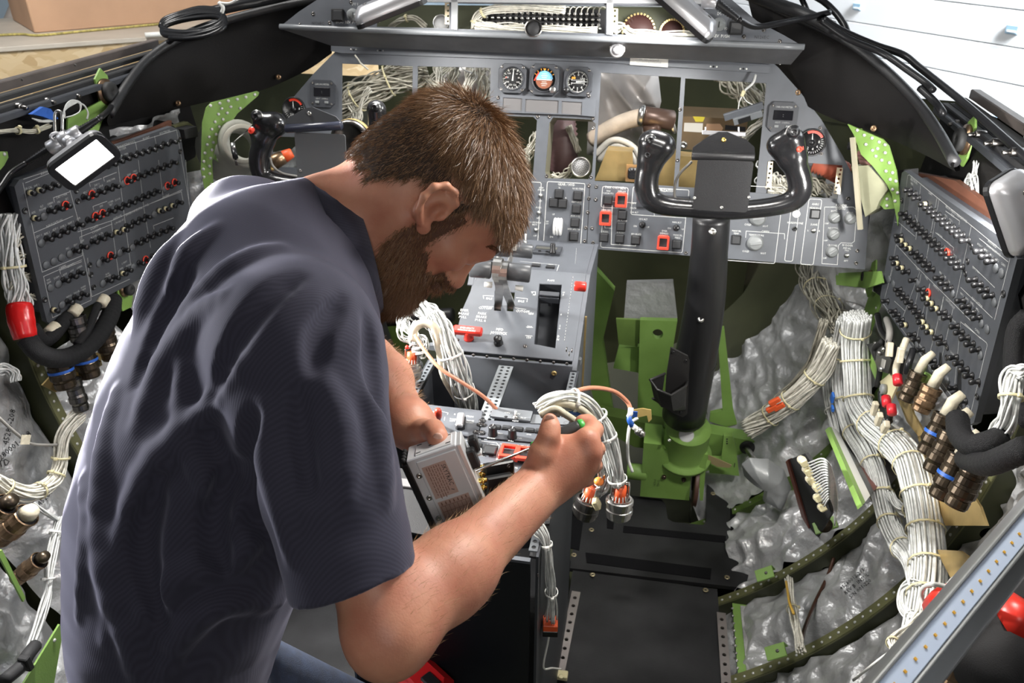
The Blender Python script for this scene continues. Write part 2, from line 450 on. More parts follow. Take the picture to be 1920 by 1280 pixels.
# ---------------------------------------------------------------- the mechanic
def skin_mat():
 m=mat('skin',(0.50,0.235,0.150),0.48,sss=0.12,spec=0.4);N=m.node_tree.nodes;L=m.node_tree.links;b=N['Principled BSDF']
 tc=N.new('ShaderNodeTexCoord')
 n=N.new('ShaderNodeTexNoise');n.inputs['Scale'].default_value=22;n.inputs['Detail'].default_value=5;L.new(tc.outputs['Object'],n.inputs[0])
 r=N.new('ShaderNodeValToRGB');e=r.color_ramp.elements;e[0].position=.3;e[0].color=(0.43,0.165,0.105,1);e[1].position=.7;e[1].color=(0.56,0.275,0.175,1)
 L.new(n.outputs[0],r.inputs[0]);L.new(r.outputs[0],b.inputs['Base Color'])
 n2=N.new('ShaderNodeTexNoise');n2.inputs['Scale'].default_value=420;n2.inputs['Detail'].default_value=2;L.new(tc.outputs['Object'],n2.inputs[0])
 n3=N.new('ShaderNodeTexNoise');n3.inputs['Scale'].default_value=90;n3.inputs['Detail'].default_value=3;L.new(tc.outputs['Object'],n3.inputs[0])
 ad=N.new('ShaderNodeMath');ad.operation='ADD';L.new(n2.outputs[0],ad.inputs[0]);L.new(n3.outputs[0],ad.inputs[1])
 bp=N.new('ShaderNodeBump');bp.inputs['Strength'].default_value=.22;bp.inputs['Distance'].default_value=.0010
 L.new(ad.outputs[0],bp.inputs['Height']);L.new(bp.outputs[0],b.inputs['Normal'])
skin_mat()
def shirt_mat():
 m=mat('shirt_cloth',(0.050,0.050,0.078),0.85,spec=0.25);N=m.node_tree.nodes;L=m.node_tree.links;b=N['Principled BSDF']
 b.inputs['Sheen Weight'].default_value=0.25;b.inputs['Sheen Roughness'].default_value=0.5;b.inputs['Sheen Tint'].default_value=(.7,.7,.9,1)
 tc=N.new('ShaderNodeTexCoord')
 mp=N.new('ShaderNodeMapping');mp.inputs['Rotation'].default_value=(0,0,radians(-35));L.new(tc.outputs['Object'],mp.inputs[0])
 wv=N.new('ShaderNodeTexWave');wv.inputs['Scale'].default_value=115;wv.inputs['Distortion'].default_value=.6;wv.inputs['Detail'].default_value=1
 wv.bands_direction='Y';L.new(mp.outputs[0],wv.inputs[0])
 r=N.new('ShaderNodeValToRGB');e=r.color_ramp.elements;e[0].color=(0.026,0.025,0.040,1);e[1].color=(0.034,0.033,0.052,1)
 L.new(wv.outputs[0],r.inputs[0]);L.new(r.outputs[0],b.inputs['Base Color'])
 n3=N.new('ShaderNodeTexNoise');n3.inputs['Scale'].default_value=700;L.new(tc.outputs['Object'],n3.inputs[0])
 ad=N.new('ShaderNodeMath');ad.operation='MULTIPLY_ADD';ad.inputs[1].default_value=.6;L.new(n3.outputs[0],ad.inputs[0]);L.new(wv.outputs[0],ad.inputs[2])
 bp=N.new('ShaderNodeBump');bp.inputs['Strength'].default_value=.12;bp.inputs['Distance'].default_value=.0005
 L.new(ad.outputs[0],bp.inputs['Height']);L.new(bp.outputs[0],b.inputs['Normal'])
shirt_mat()
mat('denim',(0.010,0.018,0.040),0.85,var=0.25,vscale=60,bump=0.4,bscale=700)
mat('hair_brown',(0.140,0.068,0.028),0.42,spec=0.5);mat('hair_light',(0.24,0.135,0.065),0.4);mat('hair_base',(0.030,0.016,0.009),0.8)
mat('beard_brown',(0.17,0.075,0.030),0.5);mat('beard_base',(0.09,0.038,0.02),0.8);mat('arm_hair',(0.42,0.25,0.12),0.5)
mat('nail',(0.62,0.36,0.28),0.3);mat('eye_white',(0.6,0.57,0.53),0.2)
Rv,Uv,Wv=A3(CR),A3(CU),A3(CF)
HF=.475*Rv-.805*Uv+.355*Wv;HF/=np.linalg.norm(HF)
HU=.86*Rv+.51*Uv;HU=HU-HF*(HU@HF);HU/=np.linalg.norm(HU)
HS=np.cross(HF,HU)
HO=A3(atd(806,366,1.02))
HT=(HO,np.stack([HF,HS,HU],1))
def H(f,s,u):return HO+HF*f+HS*s+HU*u
J=dict(
c7=A3(atd(600,400,1.03)),rs=A3(atd(562,645,.83)),re=A3(atd(730,1180,.80)),rw=A3(atd(1018,908,1.0)),
ls=A3(atd(470,440,1.14)),le=A3(atd(690,690,1.25)),lw=A3(atd(765,792,1.06)),
pelv=A3(atd(330,1250,1.03)))
fwdb=A3((.81,.58,0));latb=A3((-.58,.81,0))
def build_body():
 B=Field();T=HT
 B.ell((-.013,0,.043),(.092,.072,.077),.02,T=T)
 B.ell((.033,0,.041),(.060,.062,.058),.03,T=T)
 B.ell((-.045,0,.0),(.052,.055,.055),.03,T=T)
 B.ell((.045,0,-.03),(.050,.052,.072),.03,T=T)
 for s in(-1,1):
  B.cap((.0,s*.052,-.040),(.070,s*.020,-.094),.021,.019,.025,T=T)
  B.ell((.066,s*.043,-.014),(.026,.019,.018),.02,T=T)
  B.ell((.105,s*.033,.008),(.018,.018,.014),.012,'s',T=T)
  B.ell((.084,s*.033,.005),(.0135,.0150,.0125),.005,T=T)
  B.ell((.103,s*.012,-.033),(.010,.0075,.0075),.006,T=T)
 B.ell((.082,0,-.096),(.024,.026,.020),.02,T=T)
 B.cap((.093,-.030,.026),(.093,.030,.026),.012,k=.018,T=T)
 B.cap((.094,0,.016),(.110,0,-.024),.0075,.0105,.012,T=T)
 B.ell((.112,0,-.028),(.0125,.0115,.0115),.008,T=T)
 B.cap((.100,-.016,-.056),(.100,.016,-.056),.0075,k=.008,T=T)
 B.cap((.098,-.014,-.069),(.098,.014,-.069),.008,k=.008,T=T)
 for s in(-1,1):
  E=lambda f,d,u:(.010+.92*(f*.88-u*.47),s*(.0700+d*1.25),-.001+.92*(f*.47+u*.88))
  B.ell(E(-.010,.006,.002),(.017,.008,.027),.006,T=T)
  hp=[(.010,.004,.006),(.013,.006,.020),(.004,.009,.032),(-.011,.013,.034),(-.024,.017,.025),(-.029,.018,.008),(-.025,.015,-.010),(-.015,.010,-.024)]
  for a,b in zip(hp[:-1],hp[1:]):B.cap(E(*a),E(*b),.0046,k=.004,T=T)
  B.ell(E(-.006,.006,-.028),(.0085,.0045,.0095),.005,T=T)
  B.ell(E(-.002,.013,-.002),(.0105,.012,.0145),.004,'s',T=T)
  B.ell(E(-.014,.018,.012),(.0045,.006,.014),.003,'s',T=T)
  B.ell(E(.007,.006,-.004),(.0045,.0045,.0075),.004,T=T)
 nb=H(-.035,0,-.035)
 B.cap(nb,J['c7']+A3((.03,0,-.035)),.060,.070,.03)
 B.cap(H(.01,.0,-.05),J['c7']+A3((.06,.0,-.075)),.045,.055,.03)
 mid=(J['rs']+J['ls'])/2
 B.cap(J['c7']-A3((0,0,.03)),mid,.075,.10,.04)
 B.cap(mid-A3((0,0,.08)),J['pelv'],.09,.085,.05)
 for s,e,w_,r in(('rs','re','rw',1.0),('ls','le','lw',.97)):
  B.cap(mid*.35+J[s]*.65,J[s],.062,.058,.04)
  B.cap(J[s],J[e],.050,.0405,.03)
 re,rw=J['re'],J['rw']
 B.cap(re,re,.038,k=.02)
 WF=(A3(CF),1.35)
 B.cap(re,re+(rw-re)*.34,.037,.0415,.03);B.cap(re+(rw-re)*.3,rw,.0415,.0325,.03,flat=WF)
 B.cap(re+(rw-re)*.12+Uv*.010,re+(rw-re)*.4-Uv*.002,.028,.032,.03)
 B.cap(re-Rv*.004-Uv*.020,re+(rw-re)*.08-Uv*.018,.024,.022,.02)
 le,lw=J['le'],J['lw']
 B.cap(le,le+(lw-le)*.3,.046,.046,.03);B.cap(le+(lw-le)*.3,lw,.046,.028,.03)
 pal=[(1100,822,1.000),(1106,846,1.000),(1101,870,1.004),(1087,892,1.010)]
 rr=[.0135,.0140,.0130,.0120]
 for(x,y,d),r in zip(pal,rr):
  m=A3(atd(x,y,d));B.cap(rw+(m-rw)*.05,m,.0190,r,.018)
  B.ell(m-Wv*.004,(r*.98,)*3,.006)
 B.ell(A3(atd(1045,868,1.008)),(.030,.020,.036),.02,R=np.stack([Rv,Wv,Uv],1))
 F_=[[(1102,822,1.0,.0130),(1113,806,1.022,.0124),(1102,793,1.034,.0112),(1092,791,1.032,.0100)],
[(1106,846,1.0,.0120),(1119,842,1.038,.0107),(1100,832,1.056,.0094),(1076,830,1.052,.0086)],
[(1101,870,1.004,.0115),(1114,872,1.038,.0103),(1092,866,1.058,.0092),(1068,860,1.052,.0085)],
[(1087,892,1.010,.0105),(1099,899,1.036,.0093),(1080,893,1.052,.0083),(1060,886,1.046,.0078)]]
 for fg in F_:
  for a,b in zip(fg[:-1],fg[1:]):B.cap(A3(atd(*a[:3])),A3(atd(*b[:3])),a[3],b[3],.004)
 th=[(1010,890,1.0,.021),(1017,850,.990,.0160),(1029,818,.988,.0122),(1032,801,.992,.0108),(1031,788,.998,.0094)]
 for a,b in zip(th[:-1],th[1:]):B.cap(A3(atd(*a[:3])),A3(atd(*b[:3])),a[3],b[3],.008)
 pl_=[(800,815,1.055,.021),(810,850,1.075,.019)]
 for x,y,d,r in pl_:B.cap(lw,A3(atd(x,y,d)),.027,r,.02)
 t2=[(772,812,1.045,.019),(797,808,1.015,.0150),(813,806,.993,.0125),(820,818,.978,.0115),(820,824,.975,.0102)]
 for a,b in zip(t2[:-1],t2[1:]):B.cap(A3(atd(*a[:3])),A3(atd(*b[:3])),a[3],b[3],.008)
 for i,(y0,x1,y1)in enumerate(((838,892,866),(858,896,894),(878,898,922),(898,890,948))):
  c=[(808,y0,1.070,.0120),(850,(y0+y1)/2+4,1.074,.0108),(x1-16,y1,1.062,.0094),(x1-4,y1+3,1.045,.0086)]
  for a,b in zip(c[:-1],c[1:]):B.cap(A3(atd(*a[:3])),A3(atd(*b[:3])),a[3],b[3],.004)
 return B
BODY=build_body()
def torso_field(grow=0.0):
 T_=Field()
 fl=(A3(latb),.72)
 mid=(J['rs']+J['ls'])/2
 sp=[(J['c7']+A3((-.01,-.01,-.085)),.095),(A3(atd(488,630,1.00)),.122),(A3(atd(424,810,.99)),.132),(A3(atd(362,980,.99)),.125),(A3(atd(330,1130,1.0)),.108),(A3(atd(322,1300,1.02)),.104)]
 for(a,ra),(b,rb)in zip(sp[:-1],sp[1:]):T_.cap(a,b,ra+grow,rb+grow,.05,flat=fl)
 T_.cap(mid+A3((0,0,.005)),J['rs']-A3((.01,0,.01)),.085+grow,.074+grow,.05)
 T_.cap(mid+A3((0,0,.0)),J['ls'],.085+grow,.070+grow,.05)
 T_.cap(J['c7']-A3((.0,.0,.035)),mid,.068+grow,.09+grow,.05)
 return T_
person=thing('person','bearded man in a dark blue short-sleeved shirt bending over the centre pedestal','person',(-.25,.60,0))
me,bvs,bq=surface(BODY,(-.52,.30,.52),(.36,1.22,1.46),.0022,'body',['skin'])
body=put('body',me,person)
# ---- shirt
HP=A3(atd(665,1092,.80));SLM=A3(atd(612,880,.81));SLE=A3(atd(688,1190,.805))
def build_shirt():
 Sh=torso_field(.006)
 rs,re=J['rs'],J['re'];ls,le=J['ls'],J['le']
 hem=rs+(re-rs)*.80
 Sh.cap(rs,rs*.6+SLM*.4,.074,.070,.04)
 SV=Field();SV.cap(rs,SLM,.074,.066,.04);SV.cap(SLM,SLE,.066,.0655,.03)
 SV.half(HP,.28*Rv-.96*Uv,.004,c=(rs+re)/2,R=.6);SV.cap(SLM+(SLE-SLM)*.52,SLE,.0570,.0572,.004,'s')
 Sh._add(lambda P:SV(P,.1),(rs+SLE)/2,.27,.03,'u')
 Sh.cap(ls,ls+(le-ls)*.62,.072,.068,.04)
 return Sh,hem
SH,HEM=build_shirt()
def march(f,px,py,t0=.5,t1=1.5):
 r=A3(ray(px,py));o=A3(CAM);ts=np.linspace(t0,t1,500);P=o+ts[:,None]*r
 d=f(P);i=np.nonzero(d<0)[0]
 return P[i[0]]if len(i)else None
def fold(path,r,k=.016,depth=.3,op='u'):
 pts=[march(SH,x,y)for x,y in path];pts=[p for p in pts if p is not None]
 if len(pts)<2:return[]
 q=catmull([V(p)for p in pts],3);q=[A3(p)for p in q];n=len(q);out=[]
 for i in range(n-1):
  tp=lambda j:r*(.25+.75*sin(pi*min(max(j/(n-1),.03),.97)))
  out.append((q[i]+Wv*(r*depth),q[i+1]+Wv*(r*depth),tp(i),tp(i+1),k,op))
 return out
FL=[]
for path,r,op in[
([(420,560),(370,600),(310,690),(260,800)],.012,'u'),([(330,450),(300,520),(262,610)],.012,'u'),
([(400,430),(352,480),(318,560)],.008,'u'),([(520,470),(440,500),(370,560),(318,640)],.009,'u'),
([(455,690),(400,760),(300,860),(235,1000),(205,1200)],.012,'u'),([(222,740),(200,860),(196,1000),(240,1180),(262,1275)],.013,'u'),
([(350,660),(345,760),(372,880),(430,960)],.009,'u'),([(480,1000),(430,1050),(330,1080),(250,1180)],.011,'u'),
([(160,900),(170,1010),(150,1150)],.009,'u'),([(520,1130),(420,1130),(350,1180),(300,1270)],.010,'u'),
([(470,860),(430,900),(400,990),(420,1060)],.008,'s'),([(300,900),(270,1020),(300,1160)],.010,'s'),
([(560,520),(500,560),(440,640),(400,740)],.007,'s'),([(350,520),(300,600),(255,720)],.007,'s'),
([(500,760),(505,860),(530,960),(550,1040)],.009,'u'),([(600,700),(640,800),(650,930)],.007,'u'),
([(690,720),(705,820),(722,940)],.008,'u'),([(560,740),(570,840),(585,930)],.006,'s'),
([(480,780),(462,850),(470,930),(500,1000)],.012,'s'),([(640,560),(600,620),(590,690)],.006,'s'),
([(690,600),(700,680),(712,780)],.006,'s'),
]:
 FL+=fold(path,r,op=op,depth=.45 if op=='u' else-.1)
for a,b,ra,rb,k,op in FL:SH.cap(a,b,ra,rb,k,op)
ax_=(J['re']-J['rs'])/np.linalg.norm(J['re']-J['rs'])
SH.half(J['ls']+(J['le']-J['ls'])*.55,J['le']-J['ls'],.004,c=A3(J['le']),R=.15)
ndir=.93*Rv+.27*Uv+.26*Wv;ndir/=np.linalg.norm(ndir)
NC=A3(atd(668,478,1.03))
SH.half(NC,ndir,.006,c=NC+ndir*.12,R=.17)
SH.cap(NC-ndir*.012,NC+ndir*.1,.078,.078,.006,'s')
def sdisp(P,v):
 m=np.abs(v)<.02
 return np.where(m,.0022*nz(P,26,3)+.0012*nz(P,70,5),0)
me,svs,sq=surface(SH,(-.62,.36,.50),(.20,1.24,1.40),.003,'shirt',['shirt_cloth'],sdisp)
shirt=put('shirt',me,person)
# ---- hair and beard: a base that follows the skull and many single strands
def near_mask(vs,T):return(vs-T[0])@T[1]
LV=near_mask(bvs,HT)
def vnormals(vs,q):
 n=np.zeros_like(vs);fn=np.cross(vs[q[:,2]]-vs[q[:,0]],vs[q[:,3]]-vs[q[:,1]])
 for i in range(4):
  for k in range(3):n[:,k]+=np.bincount(q[:,i],fn[:,k],len(vs))
 return n/np.maximum(np.linalg.norm(n,axis=1),1e-12)[:,None]
BN=vnormals(bvs,bq)
def sstep(x,a,b):t=np.clip((x-a)/(b-a),0,1);return t*t*(3-2*t)
def hair_amount(L):
 f,s,u=L.T
 w=.004*np.sin(f*400)+.003*np.sin(u*330+1)
 line=np.where(f>.055,.062,np.where(f>.030,.028+(f-.03)*1.3,np.where(f>.014,-.012+(f-.014)*2.4,np.where(f>-.032,.020-(.014-f)*.50,-.003-(-.032-f)*2.0))))
 line=np.where(f<-.060,np.maximum(line,-.058),line)
 a=sstep(u+w-line,-.002,.012)
 ear=(np.abs(s)>.0715)&(f>-.030)&(f<.030)&(np.abs(u)<.040)
 a=a*(~ear)
 r=(f*f+s*s+u*u)<.16**2
 return a*r
def beard_amount(L):
 f,s,u=L.T;a_s=np.abs(s)
 w=.004*np.sin(f*300+u*200)
 cheek=-.026-(f-.02)*.42
 a=sstep(cheek-u+w,-.004,.008)*sstep(f,.004,.016)*sstep(u+.175,0,.02)
 side=sstep(.022-np.abs(f-.024),0,.008)*sstep(.030-u,0,.01)*(u>-.06)*sstep(a_s,.045,.055)
 must=sstep(.013-np.abs(u+.047),-.004,.003)*(f>.085)*(a_s<.032)
 neck=sstep(f-(-.02-(u+.05)*.9),0,.012)
 r=(f*f+s*s+u*u)<.165**2
 lips=1-sstep(.0075-np.abs(u+.062),-.002,.002)*(f>.098)*(a_s<.018)
 ear=(a_s>.0725)&(f<.030)&(f>-.03)&(u>-.042)
 return np.clip(np.maximum(np.maximum(a*neck,side*.8),must),0,1)*r*lips*(u<.03)*(~ear)
def shell(name,amt,thick,material):
 a=amt(LV);keep=a>.55
 fs=bq[keep[bq].all(1)];ids=np.unique(fs);mp=np.full(len(bvs),-1);mp[ids]=np.arange(len(ids))
 P=bvs[ids]+BN[ids]*(thick*a[ids])[:,None]
 m=MB();m.add([tuple(p)for p in P],[tuple(int(x)for x in mp[f])for f in fs],True)
 return m
def strands(mb,amt,n,dirfn,lenfn,wid,seed,off=.0):
 rnd=np.random.RandomState(seed);a=amt(LV)
 cand=np.nonzero(a>.15)[0];pick=cand[rnd.randint(0,len(cand),n)];pick=pick[rnd.rand(n)<a[pick]]
 root=bvs[pick]+BN[pick]*(off*a[pick])[:,None]+rnd.normal(size=(len(pick),3))*.0012;nn=BN[pick];Lp=LV[pick]
 d=dirfn(Lp,nn@HT[1]);d=d@HT[1].T
 d+=rnd.normal(size=d.shape)*.16;d/=np.linalg.norm(d,axis=1)[:,None]
 ln=lenfn(Lp)*(.65+.6*rnd.rand(len(pick)))
 g=nn*.0+A3((0,0,-1))
 side=np.cross(d,-Wv+rnd.normal(size=d.shape)*.5);side/=np.linalg.norm(side,axis=1)[:,None]
 curl=rnd.normal(size=d.shape)*.12
 P=[];K=4
 for k in range(K+1):
  t=k/K
  c=root-nn*.001+(d*t+(g*.10+curl)*t*t-nn*.16*t*t)*ln[:,None]
  wd=wid*(1-t*.85);P.append((c-side*wd,c+side*wd))
 b=len(mb.v);n_=len(pick)
 arr=np.stack([x for pr in P for x in pr],1)
 mb.v+=[tuple(p)for p in arr.reshape(-1,3)]
 st=2*(K+1);cm=rnd.rand(n_)
 for i in range(n_):
  o=b+i*st
  for k in range(K):mb.f.append((o+2*k,o+2*k+1,o+2*k+3,o+2*k+2));mb.m.append(1 if cm[i]<.72 else 2);mb.sm.append(True)
def hair_dir(L,nl):
 f,s,u=L.T
 wc=A3((-.062,0,.100));v=L-wc;v[:,1]*=1.1
 v=v-nl*(v*nl).sum(1)[:,None];v/=np.maximum(np.linalg.norm(v,axis=1),.01)[:,None]
 v=v+np.cross(nl,v)*.28
 lift=np.where(np.linalg.norm(L-wc,axis=1)<.035,.9,.42)
 return v+nl*lift[:,None]
def hair_len(L):
 f,s,u=L.T
 return .009+.016*sstep(u,.02,.075)+.004*sstep(f,.05,.10)*sstep(u,.05,.09)
def beard_dir(L,nl):
 v=np.tile(A3((.28,0,-.8)),(len(L),1));v=v-nl*(v*nl).sum(1)[:,None]*.9
 return v+nl*.60
def beard_len(L):
 f,s,u=L.T;return .005+.010*sstep(-u,.02,.085)
hb=shell('hair',hair_amount,.0055,'hair_base')
strands(hb,hair_amount,44000,hair_dir,hair_len,.00036,5,.0045)
def fringe_amt(L):f,s,u=L.T;return((f>.052)&(u>.058)&(u<.100)&(np.abs(s)<.060)).astype(float)
strands(hb,fringe_amt,9000,lambda L,nl:nl*.50+A3((.50,.10,-.62)),lambda L:.017+.010*sstep(L[:,1],-.06,.06),.00036,9)
hb.obj('hair',['hair_base','hair_brown','hair_light'],person,kind='stuff')
bb=shell('beard',beard_amount,.005,'beard_base')
strands(bb,beard_amount,22000,beard_dir,beard_len,.00034,6,.004)
bb.obj('beard',['beard_base','beard_brown','hair_light'],person,kind='stuff')
def arm_amt(_):
 out=np.zeros(len(bvs))
 for e,w_ in(('re','rw'),('le','lw')):
  A=J[e];Bq=J[w_];ba=Bq-A;h=((bvs-A)@ba)/(ba@ba)
  dd=np.linalg.norm(bvs-A-np.clip(h,0,1)[:,None]*ba,axis=1)
  out=np.maximum(out,((h>-.02)&(h<.97)&(dd<.075)).astype(float)*(.25+.75*((BN@Uv)>-.1)))
 return out
LVs=LV;_lv=LV
am=MB();AD=(J['rw']-J['re'])/np.linalg.norm(J['rw']-J['re'])
strands(am,arm_amt,3800,lambda L,nl:(nl*.35+A3([AD@HF,AD@HS,AD@HU])*.7),lambda L:np.full(len(L),.012),.00014,11)
am.obj('arm_hair',['arm_hair','arm_hair','arm_hair'],person,kind='stuff')
e_=MB();e_.sphere(V(H(.086,.032,.004)),.0118,14);e_.obj('eye','eye_white',person)
e_=MB();e_.sphere(V(H(.086,-.032,.004)),.0118,14);e_.obj('eye','eye_white',person)
for side in(1,-1):
 br=MB()
 rnd=random.Random(4)
 for i in range(260):
  t=rnd.random();s_=side*(.012+.034*t);f0=.103-.020*t*t;u0=.030+.006*sin(t*3)+(rnd.random()-.5)*.007
  p=V(H(f0,s_,u0));d=V(HT[1]@A3((.25,side*.75,.25+(rnd.random()-.5)*.4)))*.009
  sd=V(HU)*.00035;br.add([p-sd,p+sd,p+d+sd*.2],[(0,1,2)])
 br.obj('eyebrow','hair_brown',person,kind='stuff')
def legs():
 L_=Field();pv=J['pelv']-A3((0,0,.03));out=[]
 for sgn in(-1,1):
  hip=pv+latb*.075*sgn-A3((0,0,.05));kn=hip+A3(fwdb)*.26+A3((0,0,-.33));an=kn-A3(fwdb)*.22+A3((0,0,-.25));an[2]=.12
  kn[2]=min(kn[2],.50)
  L_.cap(hip,kn,.085,.072,.05);L_.cap(kn,an,.068,.055,.03);out.append((hip,kn,an))
 L_.cap(pv+latb*.05-A3((0,0,.06)),pv-latb*.05-A3((0,0,.06)),.092,k=.05);L_.cap(pv-A3((0,0,.04)),pv+A3((0,0,.06)),.075,.065,.05)
 return L_,out
LG,legj=legs()
me,_,_=surface(LG,(-.75,.25,.02),(.25,1.15,.85),.006,'jeans',['denim'])
put('jeans',me,person)
for hip,kn,an in legj:
 f_=Field();f_.cap(an+A3((0,0,-.03)),an+A3((0,0,-.075)),.048,.045,.02);f_.cap(an+A3((0,0,-.075)),an+fwdb*.17+A3((0,0,-.085)),.042,.035,.02)
 f_.half((0,0,.006),(0,0,-1),.003)
 me,_,_=surface(f_,an-.30,an+.30,.006,'shoe',['black_leather']);put('shoe',me,person)
cm_=MB();b1=np.cross(ndir,A3(CU));b1/=np.linalg.norm(b1);b2=np.cross(b1,ndir)
rows=[]
for k in range(33):
 a=2*pi*k/32;rad=b1*cos(a)+b2*sin(a);R_=.081
 base=NC+rad*(R_+.002)-ndir*.030;top=NC+rad*(R_-.006)+ndir*.010;fold_=NC+rad*(R_-.001)+ndir*.012;low=NC+rad*(R_+.018)-ndir*.030
 rows.append([V(x)for x in(base,top,fold_,low,low-rad*.004)])
cm_.grid(rows);cm_.obj('collar','shirt_cloth',person)
for(px,py,d,ax,ay)in((821,820,.9665,(.25,-.97),.0062),(1031,785,.9885,(0,1),.0060)):
 nl=MB();p=atd(px,py,d);q=Matrix((CR,CU,-CF)).transposed().to_4x4();q.translation=p
 nl.sphere((0,0,0),1,12,q@Matrix.Rotation(math.atan2(ax[0],-ax[1])*0,4,'Z')@Matrix.Rotation(radians(35),4,'X'),(.0062,.0075,.0028));nl.obj('fingernail','nail',person)
# ---------------------------------------------------------------- the setting
def PY(y):return Plane((0,y,0),(1,0,0),(0,0,1))
def PZ(z):return Plane((0,0,z),(1,0,0),(0,1,0))
def PXR(x):return Plane((x,0,0),(0,-1,0),(0,0,1))
def PXL(x):return Plane((x,0,0),(0,1,0),(0,0,1))
def uvs(pl,pts):return[pl.uv(*p)for p in pts]
def ccw(p):
 a=sum(p[i][0]*p[(i+1)%len(p)][1]-p[(i+1)%len(p)][0]*p[i][1]for i in range(len(p)))
 return p if a>0 else p[::-1]
def slab(name,m,pts,pl,th,parent=None,label=None,cat=None,group=None,kind=None,holes=(),up=0.0,bev=0.0,mb=None):
 """a flat plate whose outline is measured on its own plane, with real thickness behind it"""
 b=mb or MB()
 if holes or bev:plate_mesh(b,ccw(uvs(pl,pts)),[uvs(pl,h)if not isinstance(h,tuple)else circ(*pl.uv(h[0],h[1]),h[2],20)for h in holes],pl.M(),up-th,up,bev)
 else:b.prism(ccw(uvs(pl,pts)),pl.M(),up-th,up)
 return b if mb else b.obj(name,m,parent,label,cat,group,kind)
def rivets(pts3,n,r=.0028,mb=None):
 mb=mb or MB()
 for p in pts3:
  q=Matrix((n.orthogonal().normalized(),n.cross(n.orthogonal().normalized()),n)).transposed().to_4x4();q.translation=p
  mb.lathe(q,[(r,0),(r*.8,r*.45),(r*.3,r*.62)],7)
 return mb
# ---- hangar outside
hg=MB();hg.box(Matrix.Translation((0,3,-1.35)),16,16,.1);hg.obj('ground',mat('concrete',(.32,.31,.30),.8,var=.2,vscale=2),kind='structure')
WD=V((-.59,.807,0));WN=V((-.807,-.59,0))
wp=Plane(V((1.46,4.5,0)),WD*-1,V((0,0,1)))
mat('hangar_white',(.80,.83,.86),.45,var=.03,vscale=2);mat('seam_white',(.72,.76,.80),.5)
wl=MB();wl.box(wp.M(0,.8,-.06),9,4.2,.05);wall=wl.obj('wall_right','seam_white',kind='structure')
pm=MB();pm.box(Matrix.Identity(4),9,.1485,.03,.004,z0=-.03);pm=pm.mesh('panel','hangar_white')
for i in range(28):inst('panel',pm,wp.M(0,-1.2+i*.15,0),wall)
for(px,py,s_)in((1609,12,.055),(1900,55,.060),(1862,222,.05)):
 u,v=wp.uv(px,py);b=MB();b.box(wp.M(u,v),s_,s_*.62,.012,.003,z0=0);b.mi=1;b.box(wp.M(u,v-s_*.12,.012),s_*.7,s_*.14,.001,z0=0)
 b.obj('wall_bracket',[mat('bracket_blue',(.30,.47,.62),.5),'hangar_white'],None,{1609:'small blue bracket on the white hangar wall above the right yoke',1900:'blue bracket near the top right corner of the white hangar wall',1862:'pale blue bracket low on the white hangar wall by the window sill'}[px],'bracket')
ZT=.95;a0=atZ(0,97,ZT);a1=atZ(300,75,ZT);cdir=(a1-a0).normalized();cn=V((cdir.y,-cdir.x,0))
cp=Plane(a0-cdir*.6,cdir,V((0,0,1)))
mo=mat('osb',(.50,.36,.20),.7);nt=mo.node_tree;N=nt.nodes;L=nt.links
tc=N.new('ShaderNodeTexCoord');vo=N.new('ShaderNodeTexVoronoi');vo.inputs['Scale'].default_value=28;vo.inputs['Randomness'].default_value=1
mp=N.new('ShaderNodeMapping');mp.inputs['Scale'].default_value=(.5,.5,1.6);nn=N.new('ShaderNodeTexNoise');nn.inputs['Scale'].default_value=9
mx=N.new('ShaderNodeMix');mx.data_type='RGBA';mx.inputs[0].default_value=.12
L.new(tc.outputs['Object'],nn.inputs[0]);L.new(tc.outputs['Object'],mx.inputs[6]);L.new(nn.outputs[1],mx.inputs[7]);L.new(mx.outputs[2],mp.inputs[0]);L.new(mp.outputs[0],vo.inputs[0])
rp=N.new('ShaderNodeValToRGB');e=rp.color_ramp.elements;e[0].color=(.42,.28,.13,1);e[1].color=(.68,.54,.34,1);e.new(.5).color=(.58,.43,.24,1)
L.new(vo.outputs['Color'],rp.inputs[0]);L.new(rp.outputs[0],N['Principled BSDF'].inputs['Base Color'])
cr=thing('crate','pale chipboard crate seen through the left window','crate',a0)
b=MB();b.box(cp.M(1.2,-.30,-.012),3.2,.60,.024);b.obj('side_board','osb',cr)
b=MB();b.box(cp.M(1.2,.009,-.55),3.25,.02,1.12,.002);b.obj('top_board',mat('plywood',(.50,.45,.38),.6,var=.12,vscale=4,stretch=(1,1,8)),cr)
b0=atZ(65,62,ZT+.02);b1_=atZ(300,43,ZT+.02);bdir=(b1_-b0).normalized();bp_=Plane(b0,bdir,V((0,0,1)))
bx=thing('cardboard_box','large brown cardboard box standing on the chipboard crate','box',b0)
b=MB();b.box(bp_.M(.85,.36,-.3),1.7,.72,.6,.004,z0=-.3);b.obj('carton',mat('cardboard',(.52,.32,.20),.75,var=.10,vscale=3),bx)
b=MB();b.box(bp_.M(.85,.69,.001),1.68,.05,.002);b.obj('packing_tape',mat('kraft_tape',(.45,.28,.17),.4),bx)
b=MB();b.tube(catmull([atZ(-10,66,ZT+.026),atZ(40,64,ZT+.026),atZ(75,66,ZT+.026),atZ(160,58,ZT+.026),atZ(300,45,ZT+.026)],6),.006,6)
b.obj('rope',mat('rope_yellow',(.45,.38,.12),.8,var=.4,vscale=80),None,'yellow and black rope lying along the foot of the cardboard box','rope')
q0=atZ(272,66,ZT+.03);b=MB();b.tube([q0,q0+cdir*.10],.012,8);b.mi=1;b.tube([q0+cdir*.10,q0+cdir*.15+cn*.01],.012,8)
b.obj('marker_pen',['tie_white',mat('pink',(.9,.12,.35),.5)],None,'white marker pen with a pink cap lying on the crate top','pen')
